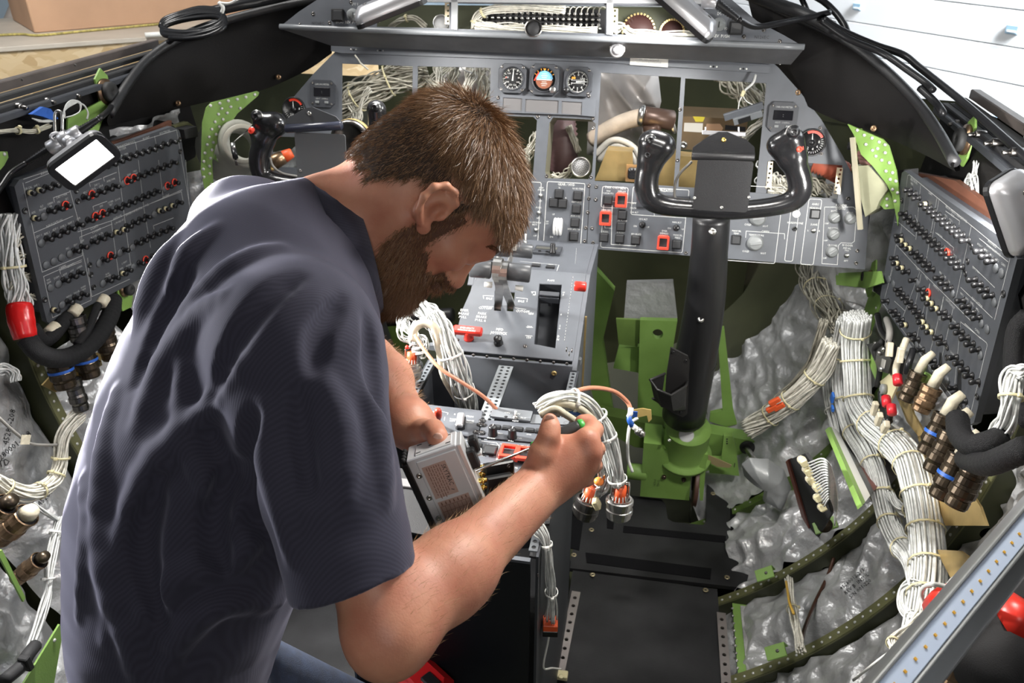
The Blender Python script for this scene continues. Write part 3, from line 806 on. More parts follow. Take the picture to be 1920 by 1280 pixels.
clp=Plane(atd(30,20,6.2),cdir,V((0,0,1)))
b=MB();rows=[]
for i in range(90):
 u=-3+i*.09;h=.03 if i%4 in(0,1)else 0;rows.append([clp.P(u,-3,h),clp.P(u,3,h)])
b.grid(rows,smooth=False);b.obj('wall_left',mat('cladding',(.30,.38,.45),.45),kind='structure')
b=MB();b.cyl(atd(8,60,5.6),atd(42,-20,5.6),.035);b.obj('brace_pole',mat('pole_beige',(.45,.40,.36),.6),None,'slanting beige brace pole in front of the blue cladding','pole')
# ---- cockpit floor
FT=thing('floor',None,None,(0,1,0),kind='structure')
mf=mat('floor_black',(.020,.021,.023),.45,spec=.28);nt=mf.node_tree;N=nt.nodes;L=nt.links;bs=N['Principled BSDF']
tc=N.new('ShaderNodeTexCoord');m1=N.new('ShaderNodeMapping');m1.inputs['Rotation'].default_value=(0,0,radians(45));L.new(tc.outputs['Object'],m1.inputs[0])
ck=N.new('ShaderNodeTexChecker');ck.inputs['Scale'].default_value=330;ck.inputs[1].default_value=(.1,.1,.1,1);ck.inputs[2].default_value=(1,1,1,1);L.new(m1.outputs[0],ck.inputs[0])
bp=N.new('ShaderNodeBump');bp.inputs['Strength'].default_value=.8;bp.inputs['Distance'].default_value=.0006;L.new(ck.outputs[1],bp.inputs['Height']);L.new(bp.outputs[0],bs.inputs['Normal'])
ns=N.new('ShaderNodeTexNoise');ns.inputs['Scale'].default_value=7;ns.inputs['Detail'].default_value=5;L.new(tc.outputs['Object'],ns.inputs[0])
cr_=N.new('ShaderNodeValToRGB');e=cr_.color_ramp.elements;e[0].position=.35;e[0].color=(.014,.014,.015,1);e[1].position=.7;e[1].color=(.034,.034,.036,1);L.new(ns.outputs[0],cr_.inputs[0]);L.new(cr_.outputs[0],bs.inputs['Base Color'])
z0=PZ(0)
slab('floor_panel','floor_black',[(1063,1064),(1397,1102),(1416,1030),(1446,895),(1326,884),(1324,978),(1318,984),(1262,978),(1252,972),(1248,945),(1240,936),(1180,928),(1098,918),(1072,1040)],z0,.012,FT)
slab('floor_panel','floor_black',[(1074,1069),(1345,1104),(1362,1330),(1032,1330)],z0.lift(-.004),.010,FT)
slab('floor_panel','floor_black',[(100,1330),(1015,1330),(1060,1090),(900,900),(640,850),(350,850),(150,1000)],z0.lift(-.012),.01,FT)
b=MB();b.box(Matrix.Translation((0.0,.45,-.14)),1.30,3.0,.02);b.obj('subfloor','olive_dark',FT)
for(pts)in([(1098,1036),(1100,1055),(1332,1086),(1334,1066)],[(1169,986),(1168,998),(1361,1017),(1361,1005)],[(1369,950),(1384,950),(1383,1016),(1370,1015)],[(1363,931),(1376,935),(1404,962),(1399,963)],
[(1138,968),(1152,970),(1150,992),(1138,990)],[(1066,955),(1096,958),(1086,1032),(1064,1026)],[(1055,1052),(1070,1052),(1064,1112),(1050,1108)],[(1046,1118),(1062,1118),(1036,1280),(1028,1280)]):
 slab('velcro_strip','velcro',pts,z0.lift(.0005),.003,FT,up=.0015)
sm_=MB();screw_mb(sm_,Matrix.Identity(4),.0075,.0015);sm_.mi=1;sm_.box(Matrix.Translation((0,0,.0012)),.006,.0014,.0008);sm_.box(Matrix.Translation((0,0,.0012)),.0014,.006,.0008)
sm_=sm_.mesh('screw',[mat('screw_gold',(.45,.38,.24),.4,.8),'black_matte'])
for p in((1109,993),(1076,1040),(1111,1077),(1323,1106),(1363,1082),(1337,925),(1353,903),(1409,905)):inst('screw',sm_,z0.Mpx(*p),FT)
for k,(pa,pb,lab)in enumerate((((1079,1118),(1050,1262),'steel seat rail beside the pedestal foot on the black floor'),((1352,1158),(1364,1330),'steel seat rail on the outboard edge of the black floor panel'))):
 A=z0.at(*pa);Bq=z0.at(*pb);d=(Bq-A);n_=int(d.length/.0265);pl=Plane(A,d,V((0,0,1)).cross(d));pl=Plane(A,d.normalized(),V((-d.y,d.x,0)))
 if pl.n.z<0:pl=Plane(A,d.normalized(),V((d.y,-d.x,0)))
 rt=thing('seat_rail',lab,'rail',A)
 b=MB();plate_mesh(b,rect(-.01,-.011,d.length+.3*k,.011),[circ(.012+i*.0265,0,.0048,12)for i in range(n_+8*k)],pl.M(),.003,.008);b.obj('top_flange',mat('rail_steel',(.42,.38,.36),.35,.8,var=.1),rt)
 b=MB();b.box(pl.M(d.length/2+.15*k,0,-.012),d.length+.3*k,.016,.02);b.obj('web','steel_dark',rt)
nut=MB();nut.box(z0.Mpx(1052,1268,.008),.030,.020,.012,.002,z0=0);nut.lathe(z0.Mpx(1052,1268,.02),[(.006,0),(.006,.002),(.003,.002)],12)
nut.obj('rail_stop','tie_cream',None,'small cream stop block at the near end of the left seat rail','stop block')
gs=thing('floor_beam','green painted floor beam with a grey sealant patch beside the seat rail','beam',z0.at(1400,1200))
slab('top_plate','green_primer',[(1372,1118),(1438,1118),(1446,1180),(1452,1262),(1384,1268)],PZ(-.02),.004,gs)
slab('sealant_patch',mat('sealant',(.38,.38,.37),.6,var=.35,vscale=30,bump=.4,bscale=60),[(1388,1136),(1432,1140),(1445,1248),(1400,1262)],PZ(-.018),.003,gs,up=.002)
b=MB()
for p in((1417,1163),(1424,1212)):b.lathe(PZ(-.015).Mpx(*p),[(.020,0),(.019,.004),(.012,.007),(.003,.0075)],18)
b.obj('nut_cover','sealant',gs)
b=MB()
for i in range(9):screw_mb(b,PZ(-.018).Mpx(1373+i*1.2,1140+i*14),.0035)
b.obj('rivet_row','steel',gs,kind='stuff')
# ---- fuselage: rings (frames), insulation
ZC,RF=.745,.955
def taper(y):return 1.0 if y<1.9 else max(.45,1.0-.36*(y-1.9)-.10*(y-1.9)**2)
def ringp(phi,r,y):k=taper(y);return V((r*k*sin(phi),y,ZC-r*k*cos(phi)*(1 if phi<9 else 1)))
mblk=mat('insulation_silver',(.52,.525,.53),.36,.40,var=.13,vscale=7,bump=.9,bscale=34);MATS['insulation_silver'].node_tree.nodes['Bump'].inputs['Distance'].default_value=.008
def blanket(label,y0,y1,p0,p1,R=1.005,sgn=1,amp=.020,seed=0,n=(70,120),m='insulation_silver',bulge=.02):
 b=MB();rows=[];rr=random.Random(seed);off=V((rr.random()*50,rr.random()*50,rr.random()*50))
 for i in range(n[0]+1):
  y=y0+(y1-y0)*i/n[0];row=[]
  for j in range(n[1]+1):
   ph=radians(p0+(p1-p0)*j/n[1]);s_=i/n[0]
   q=V((ph*R*6.5,y*6.5,0))+off
   rid=1-abs(noise.noise(q+V((noise.noise(q*.6)*1.5,0,0))))*2
   rid2=1-abs(noise.noise(q*2.7+off))*2
   d=amp*1.35*(.55*noise.noise(q*.8)+.60*rid+.50*rid2+.06*noise.noise(q*7))+bulge*sin(pi*s_)
   row.append(ringp(ph,R-d,y)if sgn>0 else V((-1,0,0))*0+V((-ringp(ph,R-d,y).x,y,ringp(ph,R-d,y).z)))
  rows.append(row)
 b.grid(rows)
 return b.obj('insulation_blanket',m,None,label,'insulation','silver insulation blankets between the frames')
blanket('crumpled silver insulation bag below the white harness, between the two riveted frames',1.31,1.54,30,84,seed=1)
blanket('crumpled silver insulation bag nearest the seat rail, under the nearest riveted frame',1.02,1.285,30,100,seed=2,amp=.026)
blanket('silver insulation bag behind the white terminal connectors, beside the black floor',1.57,1.86,38,84,seed=3,amp=.028,R=.985)
blanket('shaded silver insulation far forward behind the control column',1.88,2.35,32,100,seed=4,amp=.022,R=.97)
blanket('silver insulation strip above the right breaker panel',1.57,1.86,84.5,112,seed=5,amp=.01)
blanket('silver insulation beside the man\'s back at the left edge, with black part numbers',1.0,1.225,40,96,sgn=-1,seed=6,amp=.012,bulge=.05)
blanket('silver insulation low at the left edge beneath the hanging connectors',.70,.98,40,100,sgn=-1,seed=7,amp=.026)
blanket('silver insulation right of the left breaker panel, behind the left green bracket',1.57,1.86,60,112,sgn=-1,seed=8,amp=.026,R=.98)
blanket('silver insulation behind the left breaker panel bay',1.27,1.54,40,86,sgn=-1,seed=9)
blanket('shaded silver insulation forward of the left yoke',1.88,2.30,50,100,sgn=-1,seed=10,amp=.022,R=.97)
blanket('dim silver insulation aft of the lamp tube, lower right corner',.62,.90,30,100,seed=11)
b=MB();rows=[[ringp(radians(-108+216*j/60),1.075,y)for j in range(61)]for y in(-.6,0,.6,1.2,1.9,2.2,2.5,2.8)]
b.grid(rows);b.obj('fuselage_skin','olive_dark',kind='structure')
b=MB();b.grid([[ringp(radians(138+84*j/16),1.06,y)for j in range(17)]for y in(-1.2,-.5,.3,1.0,1.45)]);b.obj('ceiling',mat('roof_lining',(.20,.20,.19),.7),kind='structure')
b=MB();b.grid([[ringp(radians(107+6*j/4),1.07,y)for j in range(5)]for y in(1.7,2.0,2.3,2.8)]);b.grid([[ringp(-radians(107+6*j/4),1.07,y)for j in range(5)]for y in(1.7,2.0,2.3,2.8)]);b.obj('window_frame_skin','olive_dark',kind='structure')
b=MB();b.box(Matrix.Translation((0,2.62,.46)),1.26,.02,1.52);b.obj('pressure_bulkhead','olive_dark',kind='structure')
def frame(y,sgn,p0,p1,name_label,holes=(),m='olive_primer',step=1.35,rows_=1,hole_r=.014):
 t=thing('fuselage_frame',name_label,'frame',(sgn*.9,y,.3))
 n=60;b=MB();k=taper(y)
 ph=[radians(p0+(p1-p0)*i/n)for i in range(n+1)]
 S=lambda p,r,yy:V((sgn*r*k*sin(p),yy,ZC-r*k*cos(p)))
 rowsA=[[S(p,RF,y-.014),S(p,RF,y+.014),S(p,RF+.003,y+.014),S(p,RF+.003,y-.014),S(p,RF,y-.014)]for p in ph]
 b.grid(rowsA,smooth=False);b.obj('flange',m,t)
 outer=[(RF*k*sin(p),-RF*k*cos(p))for p in ph]+[((RF+.095)*k*sin(p),-(RF+.095)*k*cos(p))for p in ph[::-1]]
 hs=[circ((RF+.048)*k*sin(radians(h)),-(RF+.048)*k*cos(radians(h)),hole_r,18)for h in holes]
 M=Matrix(((sgn,0,0,0),(0,0,1 if sgn<0 else-1,y-.012),(0,1,0,ZC),(0,0,0,1)))
 b=MB();plate_mesh(b,ccw(outer),hs,M,-.001,.001);b.obj('web','olive_dark' if m=='olive_primer' else 'green_dark',t)
 b=MB();nr=int((p1-p0)/step)
 for i in range(nr):p=radians(p0+step*(i+.5));rivets([S(p,RF,y)],V((-sgn*sin(p),0,cos(p))),.0037,b)
 b.obj('rivets','rivet_pale',t,kind='stuff')
 return t
frame(1.55,1,34,100,'riveted olive frame curving up from the floor corner, behind the white harness',(52,60,68))
frame(1.30,1,34,101,'riveted olive frame with round holes, the nearer of the two below the right breaker panel',(48,53.5,70,76,88,97))
frame(1.87,1,20,112,'green frame curving up behind the control column',(50,60,70,80),m='green_dark',step=3)
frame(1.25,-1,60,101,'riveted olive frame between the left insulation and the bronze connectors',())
frame(1.87,-1,40,112,'green frame forward of the left yoke',(70,80),m='green_dark',step=3)
frame(.95,1,30,80,'olive frame hidden behind the lamp tube',(60,))
for(px,py,lab,y)in((1434,1076,'small green bracket on the upper end of the far riveted frame',1.53),(1455,1222,'small green bracket on the near riveted frame',1.28),(1548,985,'green bracket with a rubber mount on the far riveted frame',1.53)):
 P_=atY(px,py,y);t=thing('frame_bracket',lab,'bracket',P_)
 q=Matrix.Translation(P_)@Matrix.Rotation(radians(-35),4,'Y')@Matrix.Rotation(radians(20),4,'X')
 b=MB();b.box(q,.045 if px<1500 else .055,.03,.004,.001,z0=0);b.box(q@Matrix.Translation((0,.015,-.01)),.045,.003,.022);b.obj('plate','green_primer',t)
 if px>1500:
  b=MB();b.lathe(q@Matrix.Translation((0,-.002,.004)),[(.018,0),(.018,.003),(.0125,.004),(.0125,.014),(.010,.016),(.003,.016),(.003,.012)],20);b.obj('rubber_mount','bronze_dark',t)
 else:
  b=MB();screw_mb(b,q@Matrix.Translation((.005,0,.004)),.004,.002);b.obj('screw','steel_dark',t)
# ---------------------------------------------------------------- coamings and side walls
def coaming(label,tops,bots,ys,sgn):
 t=thing('windscreen_coaming',label,'coaming',atY(*bots[0],ys[0]))
 T=catmull([atY(*p,y)for p,y in zip(tops,ys)],6);Bt=catmull([atY(*p,y)for p,y in zip(bots,ys)],6)
 rows=[]
 for a,c in zip(T,Bt):
  out=V((sgn*.010,.010,0));row=[]
  for k in range(7):s_=k/6;row.append(c.lerp(a,s_)+V((-sgn*.35,-.75,.2))*(.022*sin(pi*s_)))
  row+=[a+out,c+out,row[0]];rows.append(row)
 b=MB();b.grid(rows);b.obj('panel','coaming_black',t)
 b=MB();b.tube([p+V((0,0,.001))for p in T],.0105,10);b.obj('edge_roll','black_leather',t)
 for i in(len(Bt)//4,len(Bt)*3//5):
  b=MB()
  p=Bt[i].lerp(T[i],.10)+V((-sgn*.004,-.014,0));n=V((-sgn*.4,-.85,.3)).normalized();q=(-n).to_track_quat('-Z','Y').to_matrix().to_4x4();q.translation=p;screw_mb(b,q,.007,.004)
  b.obj('screw','bronze',t)
 return t
coaming('large black curved coaming left of the glareshield, with coiled cable on top',[(640,-6),(560,6),(480,24),(395,48),(330,76),(278,112),(240,158),(205,215)],
[(622,100),(575,132),(500,166),(430,182),(350,200),(290,216),(240,228),(204,236)],[2.05,2.02,1.97,1.90,1.82,1.74,1.64,1.54],-1)
coaming('large black curved coaming right of the glareshield, with loose cables on top',[(1400,-12),(1470,22),(1530,48),(1600,85),(1662,135),(1718,192),(1758,248),(1790,305)],
[(1440,112),(1475,160),(1510,196),(1560,222),(1625,244),(1690,270),(1745,296),(1792,322)],[2.05,2.02,1.97,1.91,1.84,1.74,1.62,1.50],1)
for sgn,zs,lab in((-1,1.235,'left'),(1,1.185,'right')):
 t=thing('wall_'+lab+'_inner',None,None,(sgn*.9,1,1.15),kind='structure')
 pl=Plane((sgn*.925,0,zs),(0,1,0),(0,0,1))
 def bar(name,m,x,z,w_,h_,y0=-.3,y1=1.9):b=MB();b.box(Matrix.Translation((sgn*x,(y0+y1)/2,z)),w_,y1-y0,h_,.002);return b.obj(name,m,t)
 bar('window_rail',mat('rail_brown',(.13,.11,.10),.4,.3,var=.2,vscale=12),.952,zs,.020,.018)
 bar('seal_strip','rubber',.928,zs-.014,.022,.010);bar('ledge','black_matte',.905,zs-.026,.030,.010);bar('ledge_step','panel_dark',.885,zs-.036,.016,.012)
 b=MB();b.grid([[V((sgn*.905,y,zs-.02)),V((sgn*.895,y,1.12)),V((sgn*.880,y,1.0)),V((sgn*.905,y,.95))]for y in(-.3,.6,1.2,1.9)]);b.obj('lining','coaming_black',t)
 b=MB()
 for(px,py)in(((32,200),(85,190),(132,178))if sgn<0 else((1800,232),(1838,252),(1870,268),(1906,285))):
  p=atX(px,py,sgn*.893);b.cyl(p+V((sgn*.01,0,0)),p-V((sgn*.010,0,0)),.008,.008,10);b.cyl(p-V((sgn*.010,0,0)),p-V((sgn*.022,0,.002)),.0048,.004,8)
 b.obj('stud','steel_dark',t)
 b=MB()
 for i in range(9):b.sphere((sgn*.9415,.3+i*.16,zs+.003),.0028,6)
 b.obj('rivet','steel_dark',t,kind='stuff')
b=MB();b.box(PXL(-.925).Mpx(190,130,.004),.04,.006,.003);b.obj('latch_plate','gold_plate',None,'small tan latch plate on the left window sill','latch')
# ---------------------------------------------------------------- main instrument panel
TI=radians(17)
PA=Plane((0,1.86,.79),(1,0,0),(0,sin(TI),cos(TI)))
PB=PA.lift(.018)
def mir(p):return[(-u+.03,v)for u,v in p]
ip=thing('instrument_panel','wide grey main instrument panel with large empty screen openings','instrument panel',PA.P(0,0))
R1=uvs(PA,[(1127,136),(1277,145),(1263,349),(1115,339)]);R2=uvs(PA,[(1285,147),(1437,156),(1417,362),(1272,350)])
L1=uvs(PA,[(641,119),(774,124),(770,330),(640,325)]);L2=uvs(PA,[(783,124),(920,127),(915,335),(780,330)])
C1=uvs(PA,[(938,217),(1000,219),(1007,226),(999,332),(935,330)]);C2=uvs(PA,[(1037,220),(1108,224),(1117,232),(1110,322),(1103,336),(1026,334),(1022,322),(1030,230)])
S2=uvs(PA,[(1445,300),(1580,310),(1570,373),(1437,362)]);S1=mir(S2)
out_r=uvs(PA,[(1025,95),(1445,110),(1458,125),(1500,172),(1540,224),(1582,292),(1608,345),(1628,392)])
out_r=[(out_r[0][0],.0)]+out_r[::-1][:1]+out_r[::-1][1:]
vR=[p for p in uvs(PA,[(1632,400),(1622,372),(1600,330),(1580,292),(1540,224),(1500,172),(1458,125),(1440,110)])]
outer=[(vR[0][0],-.0)]+vR+mir(vR)[::-1]+[(-vR[0][0]+.03,0)]
def shrink(h):return ccw(h)
b=MB();plate_mesh(b,ccw(outer),[ccw(h)for h in(R1,R2,L1,L2,C1,C2,S1,S2)],PA.M(),-.004,0.0);b.obj('face_plate','panel_grey',ip)
b=MB()
for h in(C1,C2):
 h=ccw(h);n=len(h)
 for i in range(n):a,c=h[i],h[(i+1)%n];b.add([PA.P(*a,-.004),PA.P(*c,-.004),PA.P(*c,-.09),PA.P(*a,-.09)],[(0,1,2,3)])
b.obj('bay_liner',mat('liner_khaki',(.22,.21,.15),.5,.3),ip)
b=MB()
strip=uvs(PA,[(622,84),(1128,101),(1444,122),(1442,138),(1128,117),(640,100),(622,96)])
b.prism(ccw(strip),PA.M(),.001,.005);b.obj('top_strip','panel_grey',ip)
for px,py,s_ in[(663,93,1),(713,95,1),(1338,125,1),(1394,129,1)]:
 b=MB();b.lathe(PA.Mpx(px,py,.005),[(.0022,0),(.0022,.001)],8);b.mi=1
 for d in(-.007,.007):b.lathe(PA.Mpx(px,py,.005)@Matrix.Translation((d,0,0)),[(.0022,0),(.0018,.001)],8)
 b.obj('nut_plate',['black_matte','tie_white' if px>900 else 'steel'],ip)
scm=MB();screw_mb(scm,Matrix.Identity(4),.0045,.0015);scm=scm.mesh('screw','steel_dark')
for p in[(1104,180),(1106,200),(1112,222),(1112,240),(1108,332),(1025,330),(1008,219),(1030,219),(934,183),(1462,118),(1538,240),(1540,288),(1462,330),(1590,372),(1275,205),(1270,300)]:inst('screw',scm,PA.Mpx(*p,.0),ip)
an=thing('annunciator_panel','grey panel of three blank rectangles under the round gauges','panel',PA.at(1025,195))
b=MB();plate_mesh(b,ccw(uvs(PA,[(938,177),(1118,188),(1116,219),(1080,216),(938,211)])),[ccw(uvs(PA,q))for q in([(944,183),(980,185),(979,208),(943,206)],[(986,186),(1048,189),(1047,213),(985,209)],[(1054,190),(1092,192),(1091,216),(1053,213)])],PA.M(),0,.006);b.obj('bezel','panel_grey',an)
for q in([(943,182),(981,184),(980,209),(942,207)],[(985,185),(1049,188),(1048,214),(984,210)],[(1053,189),(1093,191),(1092,217),(1052,214)]):
 slab('blank_window',mat('window_grey',(.13,.125,.125),.35),q,PA,.002,an,up=.0035)
# ---- placard on the top strip
t=thing('placard','small white two-line placard on the strip under the glareshield','placard',PA.at(1217,116))
slab('plate',mat('placard_white',(.62,.60,.55),.5),[(1182,107),(1253,112),(1252,127),(1181,122)],PA,.001,t,up=.0062)
b=MB();u,v=PA.uv(1217,113);text(b,'FMS PERFORMANCE\nDATABASE INOPERATIVE',PA.M(u,v,.0065,radians(0)),.0042,.85);b.obj('lettering',mat('faint_ink',(.22,.24,.26),.6),t)
# ---------------------------------------------------------------- gauges
def gauge_body(t,px,py,sz,pl=PA,h=.0):
 u,v=pl.uv(px,py);M=pl.M(u,v,h);s_=sz/2
 oc=[(-s_+.012,-s_),(s_-.012,-s_),(s_,-s_+.012),(s_,s_-.012),(s_-.012,s_),(-s_+.012,s_),(-s_,s_-.012),(-s_,-s_+.012)]
 b=MB();plate_mesh(b,oc,[circ(0,0,s_*.80,32)],M,.001,.012,.001);b.lathe(M,[(s_*.86,.012),(s_*.84,.0155),(s_*.80,.012)],36,cap=False);b.obj('bezel','panel_dark',t)
 b=MB()
 for a,c in((-1,-1),(1,-1),(1,1),(-1,1)):screw_mb(b,M@Matrix.Translation((a*(s_-.007),c*(s_-.007),.012)),.0035,.0012)
 b.obj('screws','steel_dark',t)
 b=MB();b.lathe(M,[(s_*.8,.001),(s_*.8,.004)],32);b.obj('dial','black_matte',t)
 return M,s_*.8
def ticks(b,M,r0,r1,n,a0=0,a1=360,w_=.0008,h=.0044):
 for i in range(n):
  a=radians(a0+(a1-a0)*i/max(1,n-(0 if a1-a0==360 else 1)));q=M@Matrix.Rotation(-a,4,'Z');b.add([(-w_/2,r0,h),(w_/2,r0,h),(w_/2,r1,h),(-w_/2,r1,h)],[(0,1,2,3)],False,q)
def needle(M,ang,ln,w_=.0016,h=.0055,tail=.2):
 b=MB();q=M@Matrix.Rotation(-radians(ang),4,'Z');b.prism([(-w_,-ln*tail),(w_,-ln*tail),(w_*.3,ln),(-w_*.3,ln)],q,h,h+.0006);return b
g=thing('standby_airspeed_gauge','round black gauge with dense white scales, left of the three standby gauges','gauge',PA.at(962,148));M,R_=gauge_body(g,962,148,.066)
b=MB();ticks(b,M,R_*.80,R_*.95,40);ticks(b,M,R_*.72,R_*.95,12,w_=.0013)
for i,tx in enumerate(('','60','80','100','120','150','200','250','300')):
 a=radians(i*40);text(b,tx,M@Matrix.Translation((sin(a)*R_*.58,cos(a)*R_*.58,.0044)),.0042)if tx else None
b.obj('scale','white_paint',g);needle(M,4,R_*.85).obj('needle','white_paint',g)
b=MB();b.lathe(M@Matrix.Translation((-R_*.62,R_*.1,.0044)),[(.0016,0),(.001,.0004)],8);b.obj('mark','red_bright',g)
g=thing('standby_attitude_gauge','round attitude gauge with blue and brown ball, middle of the three standby gauges','gauge',PA.at(1021,150));M,R_=gauge_body(g,1021,150,.070)
def disc_part(a0,a1,r,h):n=20;return[(r*cos(radians(a0+(a1-a0)*i/n)),r*sin(radians(a0+(a1-a0)*i/n)))for i in range(n+1)]
b=MB();b.prism(disc_part(5,175,R_*.74,0),M,.004,.006);b.obj('sky_half',mat('gauge_blue',(.16,.42,.62),.5),g)
b=MB();b.prism(disc_part(-175,-5,R_*.74,0),M,.004,.006);b.obj('ground_half',mat('gauge_brown',(.20,.065,.03),.5),g)
b=MB();b.box(M@Matrix.Translation((0,0,.0062)),R_*1.35,R_*.07,.0006)
for i in range(3):b.box(M@Matrix.Translation((0,R_*(.18+.15*i),.0062)),R_*(.4+.15*(i%2)),R_*.03,.0006);b.box(M@Matrix.Translation((0,-R_*(.18+.15*i),.0062)),R_*(.4+.15*(i%2)),R_*.03,.0006)
b.obj('pitch_lines','white_paint',g)
b=MB();ticks(b,M,R_*.80,R_*.97,7,-60,60,.0018,.0066);b.prism([(-.004,R_*.9),(.004,R_*.9),(0,R_*.74)],M,.0066,.0072);b.obj('bank_marks',mat('gauge_orange',(.8,.35,.04),.5),g)
b=MB();b.prism([(-R_*.9,-R_*.1),(-R_*.8,-R_*.1),(-R_*.45,R_*.55),(-R_*.55,R_*.6)],M,.007,.0078);b.obj('flag','red_bright',g)
b=MB();b.lathe(M@Matrix.Translation((R_*.85,-R_*.85,.010)),[(.008,0),(.008,.012),(.0065,.014),(.003,.014)],16);b.obj('cage_knob','steel',g)
g=thing('standby_altimeter','round altimeter with a digit window and small knob, right of the three standby gauges','gauge',PA.at(1084,154));M,R_=gauge_body(g,1084,154,.066)
b=MB();ticks(b,M,R_*.82,R_*.96,50);ticks(b,M,R_*.74,R_*.96,10,w_=.0014)
for i in range(10):a=radians(i*36);text(b,str(i),M@Matrix.Translation((sin(a)*R_*.60,cos(a)*R_*.60,.0044)),.0055)
b.add([(-R_*.6,-.0035,.0045),(R_*.6,-.0035,.0045),(R_*.6,-.0028,.0045),(-R_*.6,-.0028,.0045)],[(0,1,2,3)],False,M);b.add([(-R_*.6,.0035,.0045),(R_*.6,.0035,.0045),(R_*.6,.0042,.0045),(-R_*.6,.0042,.0045)],[(0,1,2,3)],False,M)
text(b,'1013',M@Matrix.Translation((R_*.4,R_*.28,.0044)),.0045);b.obj('scale','white_paint',g);needle(M,88,R_*.85).obj('needle','white_paint',g)
b=MB();b.box(M@Matrix.Translation((-R_*.42,R_*.34,.0048)),.009,.005,.0006);b.obj('flag','gauge_orange',g)
b=MB();b.lathe(M@Matrix.Translation((-R_*.95,-R_*.80,.010)),[(.007,0),(.007,.010),(.005,.012)],16);b.obj('baro_knob','black_plastic',g)
def chrono(px,py,lab,wpx):
 t=thing('chronometer',lab,'chronometer',PA.at(px,py));u,v=PA.uv(px,py);M=PA.M(u,v);w_,h_=.066,.066
 oc=[(-w_/2+.01,-h_/2),(w_/2-.01,-h_/2),(w_/2,-h_/2+.01),(w_/2,h_/2-.01),(w_/2-.01,h_/2),(-w_/2+.01,h_/2),(-w_/2,h_/2-.01),(-w_/2,-h_/2+.01)]
 b=MB();b.prism(oc,M,0,.008);b.obj('case','panel_dark',t)
 b=MB();b.box(M@Matrix.Translation((0,.004,0)),.044,.022,.0095,.001,z0=0);b.obj('display','glass_dark',t)
 b=MB();text(b,'CHRONOMETER',M@Matrix.Translation((0,.022,.0085)),.0042,.85);text(b,'SELECT   CONTROL',M@Matrix.Translation((0,-.0125,.0085)),.0032,.8);text(b,':',M@Matrix.Translation((0,.004,.0098)),.008);b.obj('lettering','dim_white_paint',t)
 for d in(-.0125,.0125):b=MB();b.box(M@Matrix.Translation((d,-.021,.008)),.0095,.0058,.003,.0006,z0=0);b.obj('button','grey_knob',t)
 b=MB()
 for a,c in((-1,-1),(1,-1),(1,1),(-1,1)):screw_mb(b,M@Matrix.Translation((a*(w_/2-.008),c*(h_/2-.008),.008)),.003,.001)
 b.obj('screws','steel_dark',t)
chrono(1467,220,'square digital chronometer on the panel above the right hand grip of the right yoke',0)
chrono(606,176,'square digital chronometer on the panel above the left yoke',0)
def press(px,py,lab,sz=.062):
 t=thing('pressure_gauge',lab,'gauge',PA.at(px,py));u,v=PA.uv(px,py);M=PA.M(u,v);R_=sz/2
 b=MB();b.lathe(M,[(R_,0),(R_,.006),(R_*.93,.008),(R_*.88,.006),(R_*.88,.003)],32);b.obj('case','black_plastic',t)
 b=MB();ticks(b,M,R_*.66,R_*.82,22,0,250)
 for i,tx in enumerate(('','','8','6','4','2')):
  a=radians(i*42);text(b,tx,M@Matrix.Translation((sin(a)*R_*.5,cos(a)*R_*.5,.0044)),.006)if tx else None
 b.obj('scale','white_paint',t)
 b=MB();n=14
 arc=[(sin(radians(-30+90*i/n))*R_*.86,cos(radians(-30+90*i/n))*R_*.86)for i in range(n+1)]+[(sin(radians(60-90*i/n))*R_*.68,cos(radians(60-90*i/n))*R_*.68)for i in range(n+1)]
 b.prism(ccw(arc),M,.0040,.0046);b.obj('red_arc','red_bright',t);needle(M,-4,R_*.62).obj('needle','white_paint',t)
 b=MB();b.lathe(M,[(R_*.22,.003),(R_*.2,.007)],14);b.obj('hub','black_plastic',t)
press(1522,267,'round black gauge with a red arc, partly behind the right grip of the right yoke')
press(552,205,'dark round gauge with a red arc behind the left yoke')
# ---------------------------------------------------------------- glareshield
gl=thing('glareshield','long grey glareshield panel with open bays full of wiring along the top','glareshield',(0,1.9,1.28))
GP=Plane((0,1.885,1.274),(1,0,0),(0,.28,.96))
go=[(525,50),(560,22),(600,-4),(660,-40),(1300,-60),(1368,-4),(1420,40),(1470,66),(1508,88)]
hs=[[(706,-22),(843,-18),(842,53),(706,50)],[(857,6),(1136,10),(1134,63),(856,54)],[(1150,10),(1322,12),(1318,71),(1149,64)]]
GU=ccw(uvs(GP,go)+[(u,0.0)for u,v in(GP.uv(1508,88),GP.uv(525,50))])
zl=GP.uv(1508,88)
GU=ccw([GP.uv(*p)for p in go])
b=MB();plate_mesh(b,GU,[ccw(uvs(GP,h))for h in hs],GP.M(),-.004,0);b.obj('face_plate','panel_grey',gl)
lip=[GP.at(525+i*(1508-525)/24,50+(i*(88-50)/24))for i in range(25)]
b=MB();b.tube(lip,.0065,10);b.obj('lip',mat('lip_grey',(.17,.18,.19),.35),gl)
e0=[(525,51),(1508,89)];low=[atY(622,86,1.955),atY(1483,121,1.962)]
b=MB();A,Bq=GP.at(525,52),GP.at(1508,90);n=10
b.grid([[A.lerp(Bq,i/n)-V((0,0,.002)),low[0].lerp(low[1],i/n),low[0].lerp(low[1],i/n)+V((0,.01,.006)),A.lerp(Bq,i/n)+V((0,.012,.002))]for i in range(n+1)],smooth=False)
b.add([A,low[0],low[0]+V((0,.01,.006)),A+V((0,.012,.002))],[(0,1,2,3)]);b.add([Bq,low[1],low[1]+V((0,.01,.006)),Bq+V((0,.012,.002))],[(0,1,2,3)])
b.obj('underside',mat('underside_grey',(.075,.075,.078),.42,var=.12,vscale=30),gl)
